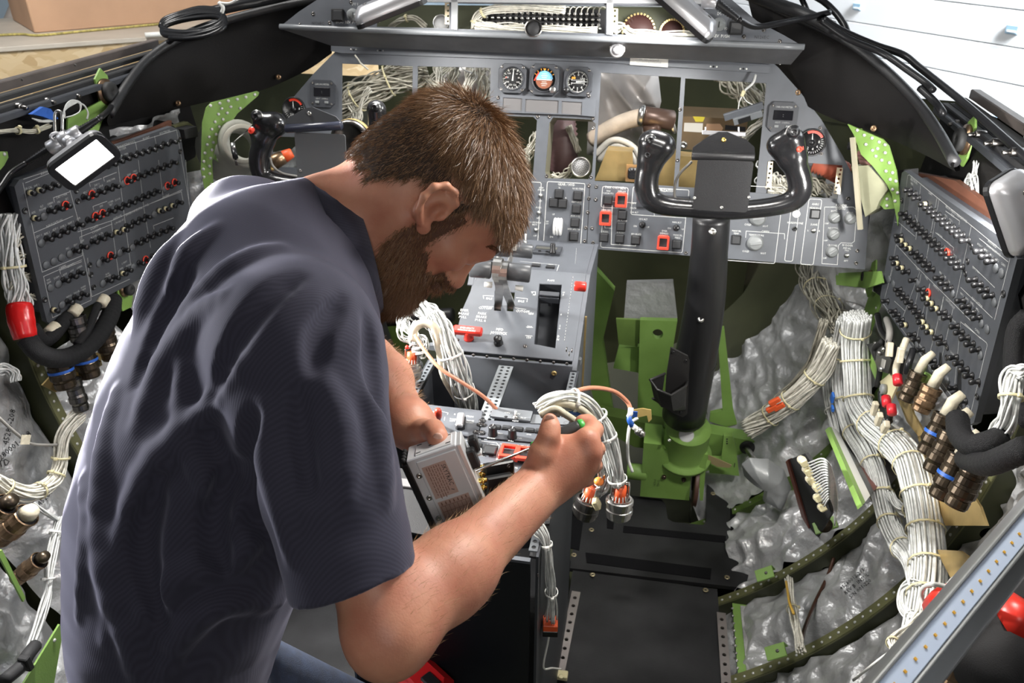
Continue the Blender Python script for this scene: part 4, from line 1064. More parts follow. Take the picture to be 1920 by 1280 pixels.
for(pts)in([(846,-60),(858,-60),(857,56),(846,54)],[(1138,-60),(1150,-60),(1149,66),(1137,64)],[(700,-2),(1320,-2),(1320,7),(700,3)]):slab('mullion',mat('mullion_grey',(.40,.41,.42),.4),pts,GP.lift(.004),.006,gl)
for(pts,hs_)in(([(834,5),(846,5),(845,46),(834,45)],[(840,10),(840,20),(840,30),(840,40)]),([(1148,15),(1159,16),(1158,62),(1147,60)],[(1153,20),(1153,30),(1152,40),(1152,50)]),([(703,30),(712,30),(712,42),(702,41)],[(707,36)])):
 slab('nut_strip',mat('strip_gold',(.62,.52,.36),.4,.4),pts,GP.lift(-.006),.002,gl,holes=[(x,y,.0026)for x,y in hs_])
for(bx_,by,kx,ky,tx,ty,cx,cy,txt)in((634,29,662,28,652,42,596,44,'EICAS  REV  PUSH'),(1380,53,1348,46,1352,68,1428,70,'REV  PUSH')):
 b=MB();b.box(GP.Mpx(bx_,by,0),.030,.028,.008,.002,z0=0);b.mi=1;b.box(GP.Mpx(bx_,by,.008),.022,.021,.004,.001,z0=0);b.obj('push_button',['black_matte','button_dark'],gl)
 b=MB();b.lathe(GP.Mpx(kx,ky,0),[(.014,0),(.014,.004),(.009,.006),(.008,.020),(.006,.021)],20);b.mi=1;b.box(GP.Mpx(kx,ky,.0215),.0018,.012,.0006);b.obj('rotary_switch',['grey_knob','black_matte'],gl)
 b=MB();u,v=GP.uv(tx,ty);text(b,txt,GP.M(u,v,.0006),.0062,.85);u,v=GP.uv(kx+4,ky-20);text(b,'DU 1' if bx_<900 else 'DU 3',GP.M(u,v,.0006),.006,.85)
 if bx_>900:u,v=GP.uv(1360,54);text(b,'PFD',GP.M(u,v,.0006),.0055,.85)
 b.obj('lettering','white_paint',gl)
 b=MB();u,v=GP.uv(cx,cy);text(b,'N126EC',GP.M(u,v,.0006),.0065,.95);b.obj('tail_number',mat('ink_dark',(.018,.018,.02),.5),gl)
for p in((587,26),(562,47),(618,43),(1432,56),(1395,69),(1462,78),(658,4),(1310,60)):inst('screw',scm,GP.Mpx(*p),gl)
t=thing('map_light','small white map light hanging under the glareshield right of centre','lamp',atY(1157,95,1.90))
c=atY(1157,94,1.90)
b=MB();q=Matrix.Translation(c);b.box(q@Matrix.Translation((0,.012,.012)),.034,.02,.032,.006);b.obj('housing','tie_white',t)
b=MB();n=(CAM-c).normalized();q=n.to_track_quat('Z','Y').to_matrix().to_4x4();q.translation=c;b.lathe(q,[(.0165,-.006),(.0165,.004),(.013,.008),(.010,.006),(.010,.010),(.005,.012),(.001,.012)],22);b.obj('swivel_head','cast_silver',t)
# ---------------------------------------------------------------- lower panel
lp=thing('switch_console','grey lower instrument panel with white-lined switch groups and red guarded buttons','control panel',PB.P(0,0))
lpo=uvs(PB,[(1012,336),(1400,358),(1625,388),(1620,506),(1290,480),(1100,466),(1012,462)])
vb=PB.uv(1100,466)[1];vt=PB.uv(1100,342)[1]
lpr=uvs(PB,[(1030,341),(1300,352),(1500,368),(1630,392),(1624,400),(1622,505),(1290,479),(1090,465),(1030,462)])
full=lpr+[(-u+.03,v)for u,v in lpr[::-1]]
b=MB();b.prism(ccw(uvs(PB,[(905,336),(1300,352),(1500,368),(1630,392),(1622,505),(1290,479),(1090,465),(900,458)])),PB.M(),-.055,0);b.obj('right_housing','panel_grey',lp)
lq=[(-u+.03,v)for u,v in uvs(PB,[(1130,345),(1300,352),(1500,368),(1630,392),(1622,505),(1290,479),(1140,468)])]
b=MB();b.prism(ccw(lq),PB.M(),-.055,0);b.obj('left_housing','panel_grey',lp)
b=MB();L_=lambda*a,**k:pxline(b,PB,*a,**k)
def box_px(x0,y0,x1,y1,sk=.065):
 u0,v0=PB.uv(x0,y1);u1,v1=PB.uv(x1,y0+0);line2d(b,PB,rrect(min(u0,u1),min(v0,v1),max(u0,u1),max(v0,v1),.004,3),.0011,closed=True)
for q in((1019,344,1097,458),(962,342,1015,452),(1127,352,1178,388),(1126,386,1288,463),(1183,356,1292,402),(1296,352,1470,483),(1471,372,1501,489),(1501,374,1541,495)):box_px(*q)
L_([(1546,388),(1600,388),(1606,394),(1602,452),(1597,456),(1577,455),(1572,460),(1570,496),(1541,494),(1546,388)]);L_([(1399,433),(1471,438),(1471,448)]);L_([(1399,433),(1398,445)])
L_([(1148,386),(1146,458),(1192,461),(1192,455)],w=.0014);L_([(1148,428),(1134,427),(1134,420)]);L_([(1162,455),(1162,459)])
L_([(1227,405),(1226,394),(1290,398)]);L_([(1043,418),(1041,440)])
b.obj('outlines','white_paint',lp)
TX=[('GEAR / HYD',1062,346,.0062),('NOSE STEER',1084,354,.0040),('ANTI SKID',1081,379,.0042),('AUX HYD',1079,405,.0042),('HYD XFLOW',1076,430,.0042),('N',1049,352,.004),('L',1033,371,.004),('R',1061,371,.004),('UP',1038,402,.0042),('DN',1034,444,.0042),
('BCN/\nSTROBE',1015,352,.0038),('OFF',1013,377,.0038),('R LDG',1010,389,.0038),('OFF',1009,409,.0038),('NO SMOKING\nBELTS',1003,417,.0038),('OFF',1003,442,.0038),('150\n200',1026,415,.0038),
('PAX OXYGEN',1154,352,.0062),('PAX\nOXY/AUTO',1141,358,.0040),('DEPLOY',1166,359,.0042),('EMER PRESS',1138,394,.0040),('PACK',1168,391,.0038),('PK FLOW',1167,414,.0042),('L BLEED',1134,434,.0040),('R BLEED',1164,436,.0040),('APU BLEED',1193,439,.0040),
('PRESSURIZATION',1243,357,.0062),('CABIN PRESSURE CONTROL',1248,368,.0055),('CAB R',1187,381,.004),('DELTA',1187,390,.004),('CAB ALT',1189,398,.004),('LDG ALT',1206,411,.0040),('DN',1191,424,.004),('UP',1215,426,.004),('MAN ALT',1269,417,.004),('DN',1255,428,.004),('UP',1280,430,.004),
('EMER\nDEPRESS',1246,433,.0042),('MANUAL\nPRESS',1271,441,.0042),('COLD',1402,421,.0045),('HOT',1435,424,.0045),('MANUAL\nTEMP',1381,433,.0042),('CABIN',1435,434,.0048),('TEMPERATURE',1418,441,.0042),('COLD',1398,471,.0045),('HOT',1431,475,.0045),
('HEADPHONE',1491,418,.0048),('AHRS',1529,383,.0052),('HEADING',1528,390,.0045),('SLAVE',1526,421,.0045),('L',1515,432,.004),('R',1536,433,.004),('R CREW\nLIGHTS',1577,385,.0052),('INSTR',1564,396,.0042),('OVHD',1594,399,.0042),('OFF',1550,419,.004),('PEDESTAL',1562,428,.0040),('OFF',1548,451,.004),('CB PANEL',1561,460,.0040),('OFF',1546,484,.004),('RUDDER\nPEDAL',1589,460,.0048),('FWD',1588,470,.0036),('AFT',1586,489,.0042)]
b=MB()
for tx,x,y,h in TX:u,v=PB.uv(x,y);text(b,tx,PB.M(u,v,.0006),h,.88)
b.obj('lettering','white_paint',lp)
bm=MB();bm.box(Matrix.Identity(4),.0225,.0225,.004,.001,z0=0);bm.mi=1;bm.box(Matrix.Translation((0,0,.004)),.0185,.0185,.003,.0012,z0=0);bm=bm.mesh('square_button',['black_matte','button_dark'])
for p in[(1048.5,363.5),(1038,380),(1055,381.5),(1083.5,367),(1081,392),(1078.5,417.5),(1076,443),(1140,375),(1167,403),(1164.5,425),(1162,447.5),(1132.5,445),(1192,450),(1269,458),(1380,449.5),(1528,401)]:inst('square_button',bm,PB.Mpx(*p),lp)
gm=MB();plate_mesh(gm,rrect(-.0135,-.016,.0135,.016,.002),[rect(-.0098,-.0105,.0098,.0115)],Matrix.Identity(4),.004,.010,.0006);gm.box(Matrix.Translation((-.0118,0,0)),.003,.030,.005,z0=0);gm.box(Matrix.Translation((.0118,0,0)),.003,.030,.005,z0=0);gm.cyl((-.011,.016,.006),(.011,.016,.006),.0028);gm.mi=1;gm.box(Matrix.Identity(4),.019,.020,.004,z0=0);gm=gm.mesh('guarded_button',['red_bright','button_dark'])
for p in[(1165,375.5),(1135.5,409.5),(1243.5,455)]:inst('guarded_button',gm,PB.Mpx(*p),lp,'red guard frame over a square button')
def switch_mesh(tall=.014):
 s_=MB();s_.lathe(Matrix.Identity(4),[(.0058,0),(.0058,.002),(.0040,.003),(.0040,.005)],10);s_.mi=1;s_.tube([(0,0,.004),(0,.001,.010),(0,.003,tall)],[.0016,.0018,.0026],8);return s_.mesh('toggle_switch',['steel','tie_white'])
sw=switch_mesh()
for p in[(1014,367),(1011,399),(1005.5,431),(975,375),(970,430),(1525,432.5),(1587,479)]:inst('toggle_switch',sw,PB.Mpx(*p),lp)
def knob_mesh(name,r,h,m,flute=0):
 s_=MB();s_.lathe(Matrix.Identity(4),[(r*1.15,0),(r*1.15,.002),(r,.003),(r*.93,h-.001),(r*.8,h)],22);s_.mi=1;s_.box(Matrix.Translation((0,r*.25,h+.0002)),.0012,r*1.1,.0005);s_.mi=0;s_.box(Matrix.Translation((0,0,h)),r*.42,r*1.7,.005,.001,z0=-.002);return s_.mesh(name,[m,'black_matte'])
kb=knob_mesh('rotary_knob',.0125,.012,'grey_knob')
for i,p in enumerate([(1564.7,407.5),(1594.5,409.3),(1562.5,439),(1559.6,471.3)]):inst('rotary_knob',kb,PB.Mpx(*p,0,radians(-50)),lp)
kb2=knob_mesh('temperature_knob',.0165,.016,'grey_knob')
for p in[(1421,409),(1416,455.5)]:inst('temperature_knob',kb2,PB.Mpx(*p,0,radians(-80)),lp)
kb3=knob_mesh('small_knob',.0070,.016,'black_plastic')
for p in[(1204.5,421),(1268,427)]:inst('small_knob',kb3,PB.Mpx(*p,0,0),lp)
b=MB();b.lathe(PB.Mpx(1493,401),[(.009,0),(.009,.002),(.006,.003),(.0055,.001)],16);b.obj('gasper','tie_white',lp)
b=MB();b.lathe(PB.Mpx(1489.6,429),[(.0055,0),(.0055,.002),(.003,.0025),(.0028,.0005)],14);b.obj('headphone_jack','black_plastic',lp)
b=MB();c=PB.Mpx(1047.5,424,0)
for i in range(3):b.lathe(c@Matrix.Rotation(pi/2,4,'Y')@Matrix.Translation((-.018,0,-.010+i*.007)),[(.0195,0),(.0215,.0015),(.0215,.0045),(.0195,.006)],26)
b.box(c@Matrix.Translation((0,0,.006)),.006,.010,.02);b.obj('gear_handle',mat('handle_white',(.82,.82,.80),.3),lp)
b=MB();b.box(PB.Mpx(1243,378,0),.125,.034,.0035,.001,z0=0);b.obj('pressure_display','panel_dark',lp)
for p in[(1104,348),(1104,372),(1102,398),(1118,350),(1117,374),(1112,455),(1096,452),(1098,427),(1110,428),(1613,410),(1607,470),(1605,493),(1286,474)]:inst('screw',scm,PB.Mpx(*p),lp)
b=MB();pxline(b,PB,[(1106,343),(1100,465)],.0016);b.obj('joint_line','black_matte',lp)
for i,pts in enumerate((uvs(PA,[(1440,303),(1449,303),(1446,355),(1436,355)]),uvs(PA,[(1569,314),(1580,315),(1575,364),(1563,363)]))):
 b=MB();c0=((pts[0][0]+pts[1][0])/2,(pts[0][1]+pts[2][1])/2);hh=abs(pts[0][1]-pts[2][1])
 plate_mesh(b,ccw(pts),[circ(c0[0]+.003-.006*((k+.5)/6),pts[0][1]-hh*(k+.5)/6,.0028,10)for k in range(6)],PA.M(),.0005,.003);b.obj('nut_strip','strip_gold',ip)
# ---------------------------------------------------------------- throttle quadrant
QF=Plane((.04,1.415,.72),(1,0,0),(0,.215,.10));QV=math.hypot(.215,.10)
QD=Plane((.04,1.63,.82),(1,0,0),(0,.21,-.012))
XL,XR=-.083,.165
qd=thing('throttle_quadrant','grey throttle quadrant on the centre pedestal with levers, flap slot and lettering','throttle quadrant',(.04,1.5,.6))
holes=[ccw(uvs(QF,h))for h in([(1011,531),(1054,533),(1042,653),(1001,645)],[(927,545),(942,545),(940,583),(926,582)],[(951,546),(966,547),(963,584),(950,583)],[(880,517),(890,518),(886,534),(877,533)])]
b=MB();plate_mesh(b,ccw([(XL-.046,0),(XR-.04,0),(XR-.04,QV),(XL-.025,QV),(XL-.036,QV*.78),(XL-.047,QV*.45)]),holes,QF.M(),-.004,0,.001);b.obj('face_plate','panel_grey',qd)
b=MB();b.prism(ccw([(XL-.025,0),(XR-.04,0),(XR-.04,.205),(XL-.02,.205)]),QD.M(),-.004,0);b.obj('deck_plate','panel_grey',qd)
b=MB();sp=PXR(XR);prof=[(1.395,.30),(1.395,.709),(1.415,.7195),(1.53,.773),(1.63,.819),(1.84,.807),(1.84,.30)]
b.prism(ccw([(-y,z)for y,z in prof]),PXR(XR+.010).M(),0,.011);b.prism(ccw([(-y,z)for y,z in prof]),PXR(XL).M(),-.012,0);b.obj('side_plate','panel_grey',qd)
b=MB();b.box(Matrix.Translation((.041,1.395,.60)),.25,.008,.24);b.obj('aft_face','panel_grey',qd)
b=MB();h0=holes[0];n=len(h0)
for i in range(n):a,c=h0[i],h0[(i+1)%n];b.add([QF.P(*a,-.002),QF.P(*c,-.002),QF.P(*c,-.07),QF.P(*a,-.07)],[(0,1,2,3)])
b.add([QF.P(*p,-.07)for p in h0],[tuple(range(n))]);pxline(b,QF.lift(-.069),[(1030,590),(1027,640)],.004,h=0);b.obj('flap_slot','panel_dark',qd)
fl=MB();c=QF.Mpx(1030,552,.006);fl.box(c,.044,.012,.004,.001,z0=0);fl.box(c@Matrix.Translation((0,-.006,-.012)),.043,.003,.016);fl.box(c@Matrix.Translation((.0,.0,-.02)),.006,.008,.03);fl.obj('flap_lever','panel_dark',qd,'dark grey flap lever in the upper end of its slot')
b=MB()
for pts in([(907,560),(906,554),(925,555)],[(968,558),(989,560),(988,566)],[(904,574),(925,575)],[(966,577),(986,580)],[(991,588),(1000,589)],[(987,613),(999,614)],[(985,629),(998,630)],[(996,547),(1004,547),(1004,553)]):pxline(b,QF,pts,.0009)
b.obj('outlines','white_paint',qd)
b=MB()
for tx,x,y,h in[('FLAPS',1033,526,.0050),('IDLE',917,560,.0058),('IDLE',977,565,.0058),('CUTOFF',910,578,.0064),('CUTOFF',980,584,.0064),('250',996,588,.0058),('200',993,613,.0058),('150',991,633,.0058),('U\nP',1057,549,.0050),('8',1052,590,.0055),('2\n0',1050,611,.0050),('D\nN',1047,631,.0055),
('EMER\nBRAKE\nPULL',871,582,.0064),('PARK\nBRAKE\nPULL &',904,588,.0064),('MFD\nJOYSTICK',937,618,.0066),('FE',1001,553,.004),('V',998,549,.005)]:
 u,v=QF.uv(x,y);text(b,tx,QF.M(u,v,.0006),h,.86)
b.obj('lettering','white_paint',qd)
sp=PXR(XR+.0125);b=MB()
for i in range(22):p=sp.Mpx(1074-i*.75,520+i*5.6,0);b.box(p,.0035,.0012 if i%3 else .0025,.0004)
u,v=sp.uv(1080,480);text(b,'ENGINE\nSTOP',sp.M(u,v,.0005,radians(-70)),.006,.9);b.obj('side_marks','white_paint',qd)
t=MB();c=QF.Mpx(877,619,.024);t.box(c,.062,.019,.012,.003);t.obj('brake_handle','red_plastic',qd,'red T-shaped emergency brake handle').select_set(False)
t=MB();t.lathe(QF.Mpx(879,634,0),[(.011,0),(.010,.004),(.008,.018),(.007,.024)],16);t.obj('brake_stem','red_plastic',qd,'red stem of the brake handle')
t=MB();u,v=QF.lift(.03).uv(876,615);text(t,'EMERGENCY/\nPARKING BRAKE',QF.M(u,v,.0304),.0042,.85);t.obj('brake_lettering','white_paint',qd)
t=MB();t.lathe(QF.Mpx(934.7,643,0),[(.010,0),(.010,.003),(.006,.005),(.0065,.010),(.009,.013),(.009,.017),(.005,.020),(.001,.0205)],16);t.obj('joystick','black_plastic',qd)
for p in[(857,637),(985,649),(988,515),(895,511)]:inst('screw',scm,QF.Mpx(*p),qd)
for p in[(1063,655),(1068,663),(1073,657)]:inst('screw',scm,sp.Mpx(*p),qd)
for(x0,x1,y0,y1,ax,sgn,txt)in((881,922,502,506,934,-1,'GO-AROUND'),(950,995,508,513,946,1,'')):
 d=1.60;a,c=atd(x0,y0,d),atd(x1,y1,d)
 m=MB();m.cyl(a,c,.0185,.0185,24);m.obj('throttle_grip',mat('grip_grey',(.062,.065,.070),.38),qd)
 m=MB();e_=c if sgn<0 else a;o_=(c-a).normalized()*(-sgn)
 cc=atd(ax,y0+2,d);n0=V((1,0,0));pth=[cc+V((0,-.018,.010)),cc+V((0,-.021,-.004)),atd(ax+(2 if sgn<0 else 0),540,1.615),QF.lift(.004).at(ax+(0 if sgn<0 else 12),572),QF.lift(-.01).at(ax+(-2 if sgn<0 else 12),580)]
 rows=[[p+n0*.0085,p+n0*.0085+V((0,.0022,.0022)),p-n0*.0085+V((0,.0022,.0022)),p-n0*.0085]for p in catmull(pth,5)];m.grid(rows,smooth=False,closed=True)
 rg=[cc+V((0,-.0205*cos(k*.35),.0205*sin(k*.35)))for k in range(-3,12)];rows=[[p+n0*.0085,p+n0*.0085+(p-cc)*.1,p-n0*.0085+(p-cc)*.1,p-n0*.0085]for p in rg];m.grid(rows,smooth=False,closed=True)
 m.obj('throttle_lever','steel',qd)
for(x0,x1,y0,y1,ax)in((918,957,466,469,941),(961,999,468,472,964)):
 d=1.69;m=MB();m.cyl(atd(x0,y0,d),atd(x1,y1,d),.0150,.0150,22);m.obj('rear_grip','grip_grey',qd)
 m=MB();p0,p1=atd(ax,462,1.66),QD.at(ax-10,497);m.prism([(-.0,-.010),(.004,-.010),(.004,.010),(-.0,.010)],Matrix.Translation(p0),0,.001)if False else m.tube([p0,p0.lerp(p1,.5),p1],[.007,.006,.0055],4);m.obj('rear_lever',mat('lever_white',(.62,.62,.58),.4),qd)
for(a,c)in(((908,533),(923,534)),((966,539),(981,541))):m=MB();m.cyl(atd(*a,1.615),atd(*c,1.615),.0055,.0062,14);m.obj('trigger_stub','lever_white',qd)
m=MB();m.box(QD.Mpx(1027,472,0),.064,.052,.007,.001,z0=0);m.mi=1;m.box(QD.Mpx(1025,465,.0075),.050,.016,.001);m.obj('data_unit',['panel_dark',mat('screen_dim',(.07,.07,.06),.3)],qd)
for p in((1012,471),(1026,472),(1025,478)):m=MB();m.box(QD.Mpx(*p,.007),.007,.0045,.003,.0005,z0=0);m.obj('small_button','black_plastic',qd)
m=MB();m.lathe(QD.Mpx(1036,474,.007),[(.0085,0),(.0085,.004),(.0065,.006),(.0062,.022),(.005,.023)],16);m.obj('selector_knob','black_plastic',qd)
for p in((1005,499),(1032,502),(925,487)):m=MB();m.box(QD.Mpx(*p,0),.020,.012,.005,.0008,z0=0);m.obj('deck_button','button_dark',qd)
b=MB();u,v=QD.uv(1033,496);text(b,'TEST',QD.M(u,v,.0006),.004);u,v=QD.uv(1004,493);text(b,'FLAP',QD.M(u,v,.0006),.004);pxline(b,QD,[(975,490),(1048,497),(1044,508)],.0009);pxline(b,QD,[(905,458),(903,476),(912,480)],.0009);b.obj('deck_marks','white_paint',qd)
for p in((985,455),(943,452)):inst('toggle_switch',switch_mesh(.022),QD.Mpx(*p),qd)
m=MB();c=atX(1077,536,XR+.014);m.cyl(c,c+V((.020,0,0)),.0085,.0085,16);m.obj('side_knob','red_plastic',qd,'small red knob on the side of the quadrant')
b=MB();b.box(Matrix.Translation((XR+.0135,1.52,.62)),.004,.004,.30);b.obj('side_seam','gold_plate',qd)
# ---------------------------------------------------------------- equipment tray of the pedestal
ZP=.71;TP=PZ(ZP);X0,X1=-.130,.176
pt=thing('centre_pedestal','dark grey open pedestal frame with perforated mounting rails','pedestal',(.02,1.1,0))
b=MB();a,c=TP.at(804,650),TP.at(1090,678);dx=(c-a).normalized()
tp2=Plane(a,dx,V((0,0,1)).cross(dx));L0=(c-a).length
b.box(tp2.M(L0/2,.004,0),L0,.012,.014,.002);b.obj('front_bar',mat('bar_grey',(.13,.14,.15),.38),pt)
fy=1.392
b=MB();arch=[(x,.52)for x in(.135,)]+[(.135*cos(radians(q))*.86+.03,.44+.155*sin(radians(q)))for q in range(10,171,10)]+[(-.095,.44),(-.095,.30),(.150,.30)]
plate_mesh(b,[(X0,.25),(X1,.25),(X1,ZP-.004),(X0,ZP-.004)],[ccw([(.02+.10*cos(radians(q)),.47+.115*sin(radians(q)))for q in range(0,181,12)]+[(-.08,.32),(.12,.32)])],Plane((0,fy,0),(1,0,0),(0,0,1)).M(),-.003,0);b.obj('front_web',mat('tray_dark',(.030,.032,.040),.45),pt)
b=MB()
for i in range(10):screw_mb(b,Plane((0,fy,0),(1,0,0),(0,0,1)).Mpx(838+i*25,661+i*2.3),.0035,.002)
b.obj('rivet_row','steel_dark',pt,kind='stuff')
b=MB();screw_mb(b,Plane((0,fy,0),(1,0,0),(0,0,1)).Mpx(1039,699),.006,.004);b.obj('bolt','gold_plate',pt)
for x,m_,th in((X0,'panel_dark',-.004),(X1,'panel_dark',.004)):
 b=MB();b.box(Matrix.Translation((x+th/2,(fy+.86)/2,ZP/2)),.004,fy-.86,ZP);b.obj('side_wall',m_,pt)
b=MB();b.box(Matrix.Translation((.02,.862,.35)),X1-X0-.01,.004,.70);b.obj('aft_cover',mat('cover_black',(.006,.007,.011),.45),pt)
b=MB();b.box(Matrix.Translation((.02,.860,.700)),X1-X0-.01,.008,.005);b.obj('aft_lip','panel_grey',pt)
rc=MB()
for(x,w_,dbl,m_)in((X0+.006,.013,1,'bar_grey'),(.031,.030,2,mat('rail_grey',(.20,.215,.225),.4)),(X1-.006,.013,1,'bar_grey')):
 y0,y1=.87,1.385;pl=Plane((x,y0,ZP+.001),(0,1,0),(-1,0,0));n_=int((y1-y0)/.0125);hs_=[]
 for i in range(n_):
  for k in range(dbl):hs_.append(circ(.008+i*.0125,(k-.5)*.013 if dbl==2 else 0,.0036,8))
 b=MB();plate_mesh(b,rect(0,-w_/2,y1-y0,w_/2),hs_,pl.M(),-.002,0);b.add([(x-w_/2,y0,ZP-.002),(x+w_/2,y0,ZP-.002),(x+w_/2,y1,ZP-.002),(x-w_/2,y1,ZP-.002),],[]);b.obj('mounting_rail',m_,pt)
 b=MB();b.box(Matrix.Translation((x,(y0+y1)/2,ZP-.012)),w_*.8,y1-y0,.004);b.obj('rail_backing','black_matte',pt)
b=MB()
for i in range(26):screw_mb(b,PXR(X1+.004).M(-1.36+i*.02,ZP-.035-(i%2)*.0),.0028,.0012)
for i in range(7):screw_mb(b,PXR(X1+.004).M(-1.30+i*.07,.45),.004,.002)
b.obj('side_rivets','steel_dark',pt,kind='stuff')
yb=thing('torque_tube','yellow painted tube behind the arch of the pedestal front web','tube',(.06,1.5,.4))
b=MB();b.cyl(atY(845,762,1.46),atY(1010,772,1.46),.020,.020,18);b.obj('tube','yellow_paint',yb)
b=MB();b.cyl(atY(850,780,1.47),atY(1010,790,1.47),.026,.026,18);b.obj('lower_tube','yellow_paint',yb)
def panel_thing(label,quad,th=.004,m='panel_grey',lift=.004,cat='control panel',name='control_unit',body=.05):
 t=thing(name,label,cat,TP.at(*quad[0]));b=MB();b.prism(ccw(uvs(TP,quad)),TP.M(),lift-th,lift)
 u=uvs(TP,quad);cx=sum(p[0]for p in u)/len(u);cy=sum(p[1]for p in u)/len(u);b.obj('face_plate',m,t)
 b=MB();b.prism(ccw([(cx+(p[0]-cx)*.90,cy+(p[1]-cy)*.84)for p in u]),TP.M(),lift-th-body,lift-th-.0005);b.obj('body','panel_dark',t)
 return t
TL=TP.lift(.004)
def tmarks(t,items,lines=(),m='white_paint',w_=.0009):
 b=MB()
 for tx,x,y,h in items:u,v=TL.uv(x,y);text(b,tx,TL.M(u,v,.0006),h,.88)
 for l in lines:pxline(b,TL,l,w_)
 b.obj('lettering',m,t)
dz=MB();dz.lathe(Matrix.Identity(4),[(.0062,0),(.0062,.0014),(.005,.002),(.0042,.002),(.0036,.0008)],14);dz.mi=1;dz.box(Matrix.Translation((0,0,.0016)),.006,.0012,.0006);dz=dz.mesh('fastener',['black_plastic','steel'])
t=panel_thing('grey pitch and rudder trim panel with a red-tipped lever, left front of the pedestal top',[(762,757),(905,773),(895,824),(740,800)])
tmarks(t,[('PITCH TRIM',806,772,.0052),('NDN',800,778,.0045),('R',853,777,.005),('2 TRIM',878,781,.0052),('NOSE\nLEFT',850,786,.0042),('NOSE\nRIGHT',882,789,.0042)],[[(786,768),(790,769)],[(822,770),(840,774),(839,777)],[(834,782),(833,788)]])
for p in((904,789),(900,796),(893,810),(903,811)):inst('fastener',dz,TL.Mpx(*p),t)
m=MB();m.tube([TL.at(822,797),TL.lift(.030).at(822,784)],[.0045,.004],12);m.obj('lever_stem','steel_dark',t)
m=MB();a,c=TL.lift(.028).at(822,783),TL.lift(.055).at(821,768);m.tube([a,a.lerp(c,.2),a.lerp(c,.6),a.lerp(c,.9),c],[.005,.0066,.0070,.006,.002],16);m.obj('lever_tip',mat('tip_red',(.48,.045,.02),.4),t,'red plastic lever tip')
m=MB();k=TL.Mpx(864,797,0,radians(8));m.box(k,.017,.032,.014,.004,z0=0);m.mi=1;m.box(k@Matrix.Translation((0,-.006,.0165)),.013,.040,.006,.002);m.obj('rudder_trim_knob',['black_plastic','cast_silver'],t)
t=panel_thing('small light grey plate with an ON and ARM toggle switch, raised above the radio panel',[(925,770),(999,779),(994,797),(919,788)],lift=.010,m=mat('elt_grey',(.15,.16,.17),.45),body=.003)
TQ=TL.lift(.006);b=MB()
for tx,x,y,h in[('ON',951,774,.0046),('ON',970,776,.0046),('ARM',966,789.5,.0040),('ELT',981,784,.0046)]:u,v=TQ.uv(x,y);text(b,tx,TQ.M(u,v,.0006),h)
b.obj('lettering','white_paint',t);m=MB();m.lathe(TQ.Mpx(948.5,781),[(.0035,0),(.0025,.0006)],10);m.obj('indicator','black_matte',t);inst('toggle_switch',sw,TQ.Mpx(966.5,783.5),t)
t=panel_thing('narrow grey blanking plate with one screw, right of the raised toggle plate',[(1000,781),(1068,790),(1066,801),(994,798)],m='elt_grey',lift=.006,body=.002);inst('fastener',dz,TL.Mpx(1062,794),t);tmarks(t,[('OMEGA',1016,788,.004)],[[(1006,791),(1020,792)],[(1006,794),(1020,795)]])
t=panel_thing('grey radio control panel with two black knobs and a row of rectangular buttons',[(906,790),(1070,803),(1062,838),(896,822)])
for p in((905.5,797),(903,812)):inst('fastener',dz,TL.Mpx(*p),t)
rb=MB();rb.box(Matrix.Identity(4),.0165,.0105,.004,.001,z0=0);rb.mi=1;rb.box(Matrix.Translation((0,0,.0045)),.0135,.0075,.0012);rb=rb.mesh('rectangular_button',['black_matte','button_dark'])
for p in((930.5,802),(950,803.5),(972.5,806),(993.5,808),(1012,810),(1030,812)):inst('rectangular_button',rb,TL.Mpx(*p),t)
kk=MB();kk.lathe(Matrix.Identity(4),[(.0088,0),(.0088,.002),(.0078,.003),(.0074,.017),(.0062,.019),(.001,.0192)],18);kk.mi=1;kk.box(Matrix.Translation((0,.003,.0195)),.0012,.006,.0005);kk=kk.mesh('control_knob',['black_plastic','white_paint'])
for p in((924,815),(960.5,820)):inst('control_knob',kk,TL.Mpx(*p),t)
tmarks(t,[('PREV',938,813,.003),('STAR',992,815,.003),('IMMUN',921,822,.0036),('FULL',958,827,.0036),('SOFT',974,822,.003)])
t=panel_thing('grey fuel and fire panel with red guarded switches, behind the silver box',[(865,824),(1062,841),(1048,905),(850,885)])
tmarks(t,[('FUEL\nXFLOW',892,828,.0050),('R STBY',922,835,.0048),('RESET',902,854,.0046),('R ENG',980,837,.0056),('FIRE',957,840,.0042),('R EMPTR',960,877,.0042)],[[(868,825),(884,826)],[(903,827),(931,830),(934,834),(930,868)],[(938,832),(970,836)],[(936,834),(932,868)],[(900,843),(908,844)],[(872,868),(940,873)],[(961,882),(961,890)]])
for p in((889,841),(919,845)):m=MB();m.box(TL.Mpx(*p),.025,.024,.005,.001,z0=0);m.mi=1;m.box(TL.Mpx(*p,.005),.020,.019,.003,.001,z0=0);m.obj('square_button',['black_matte','button_dark'],t)
for p in((954,853),(985,857)):o_=inst('guarded_button',gm,TL.Mpx(*p,.004)@Matrix.Scale(1.08,4),t,'red guard over a fire switch')
for i,(lab,quad)in enumerate((('plain grey panel under the silver box, left half',[(740,880),(850,890),(815,1010),(690,985)]),('plain grey panel under the silver box, right half',[(856,890),(1046,908),(1030,985),(822,1005)]))):
 t=panel_thing(lab,quad,m='black_matte');b=MB();u,v=TL.uv(quad[0][0]+40,quad[0][1]+30);b.box(TL.M(u,v,0),.06,.02,.004,.001,z0=0);b.obj('blank_window','window_grey',t)  # faces coloured black to stand in for the arm's shade on them
hp=[atd(1005,985,1.20),atd(1022,1010,1.19),atd(1030,1060,1.21),atd(1034,1110,1.25),atd(1034,1160,1.30)]
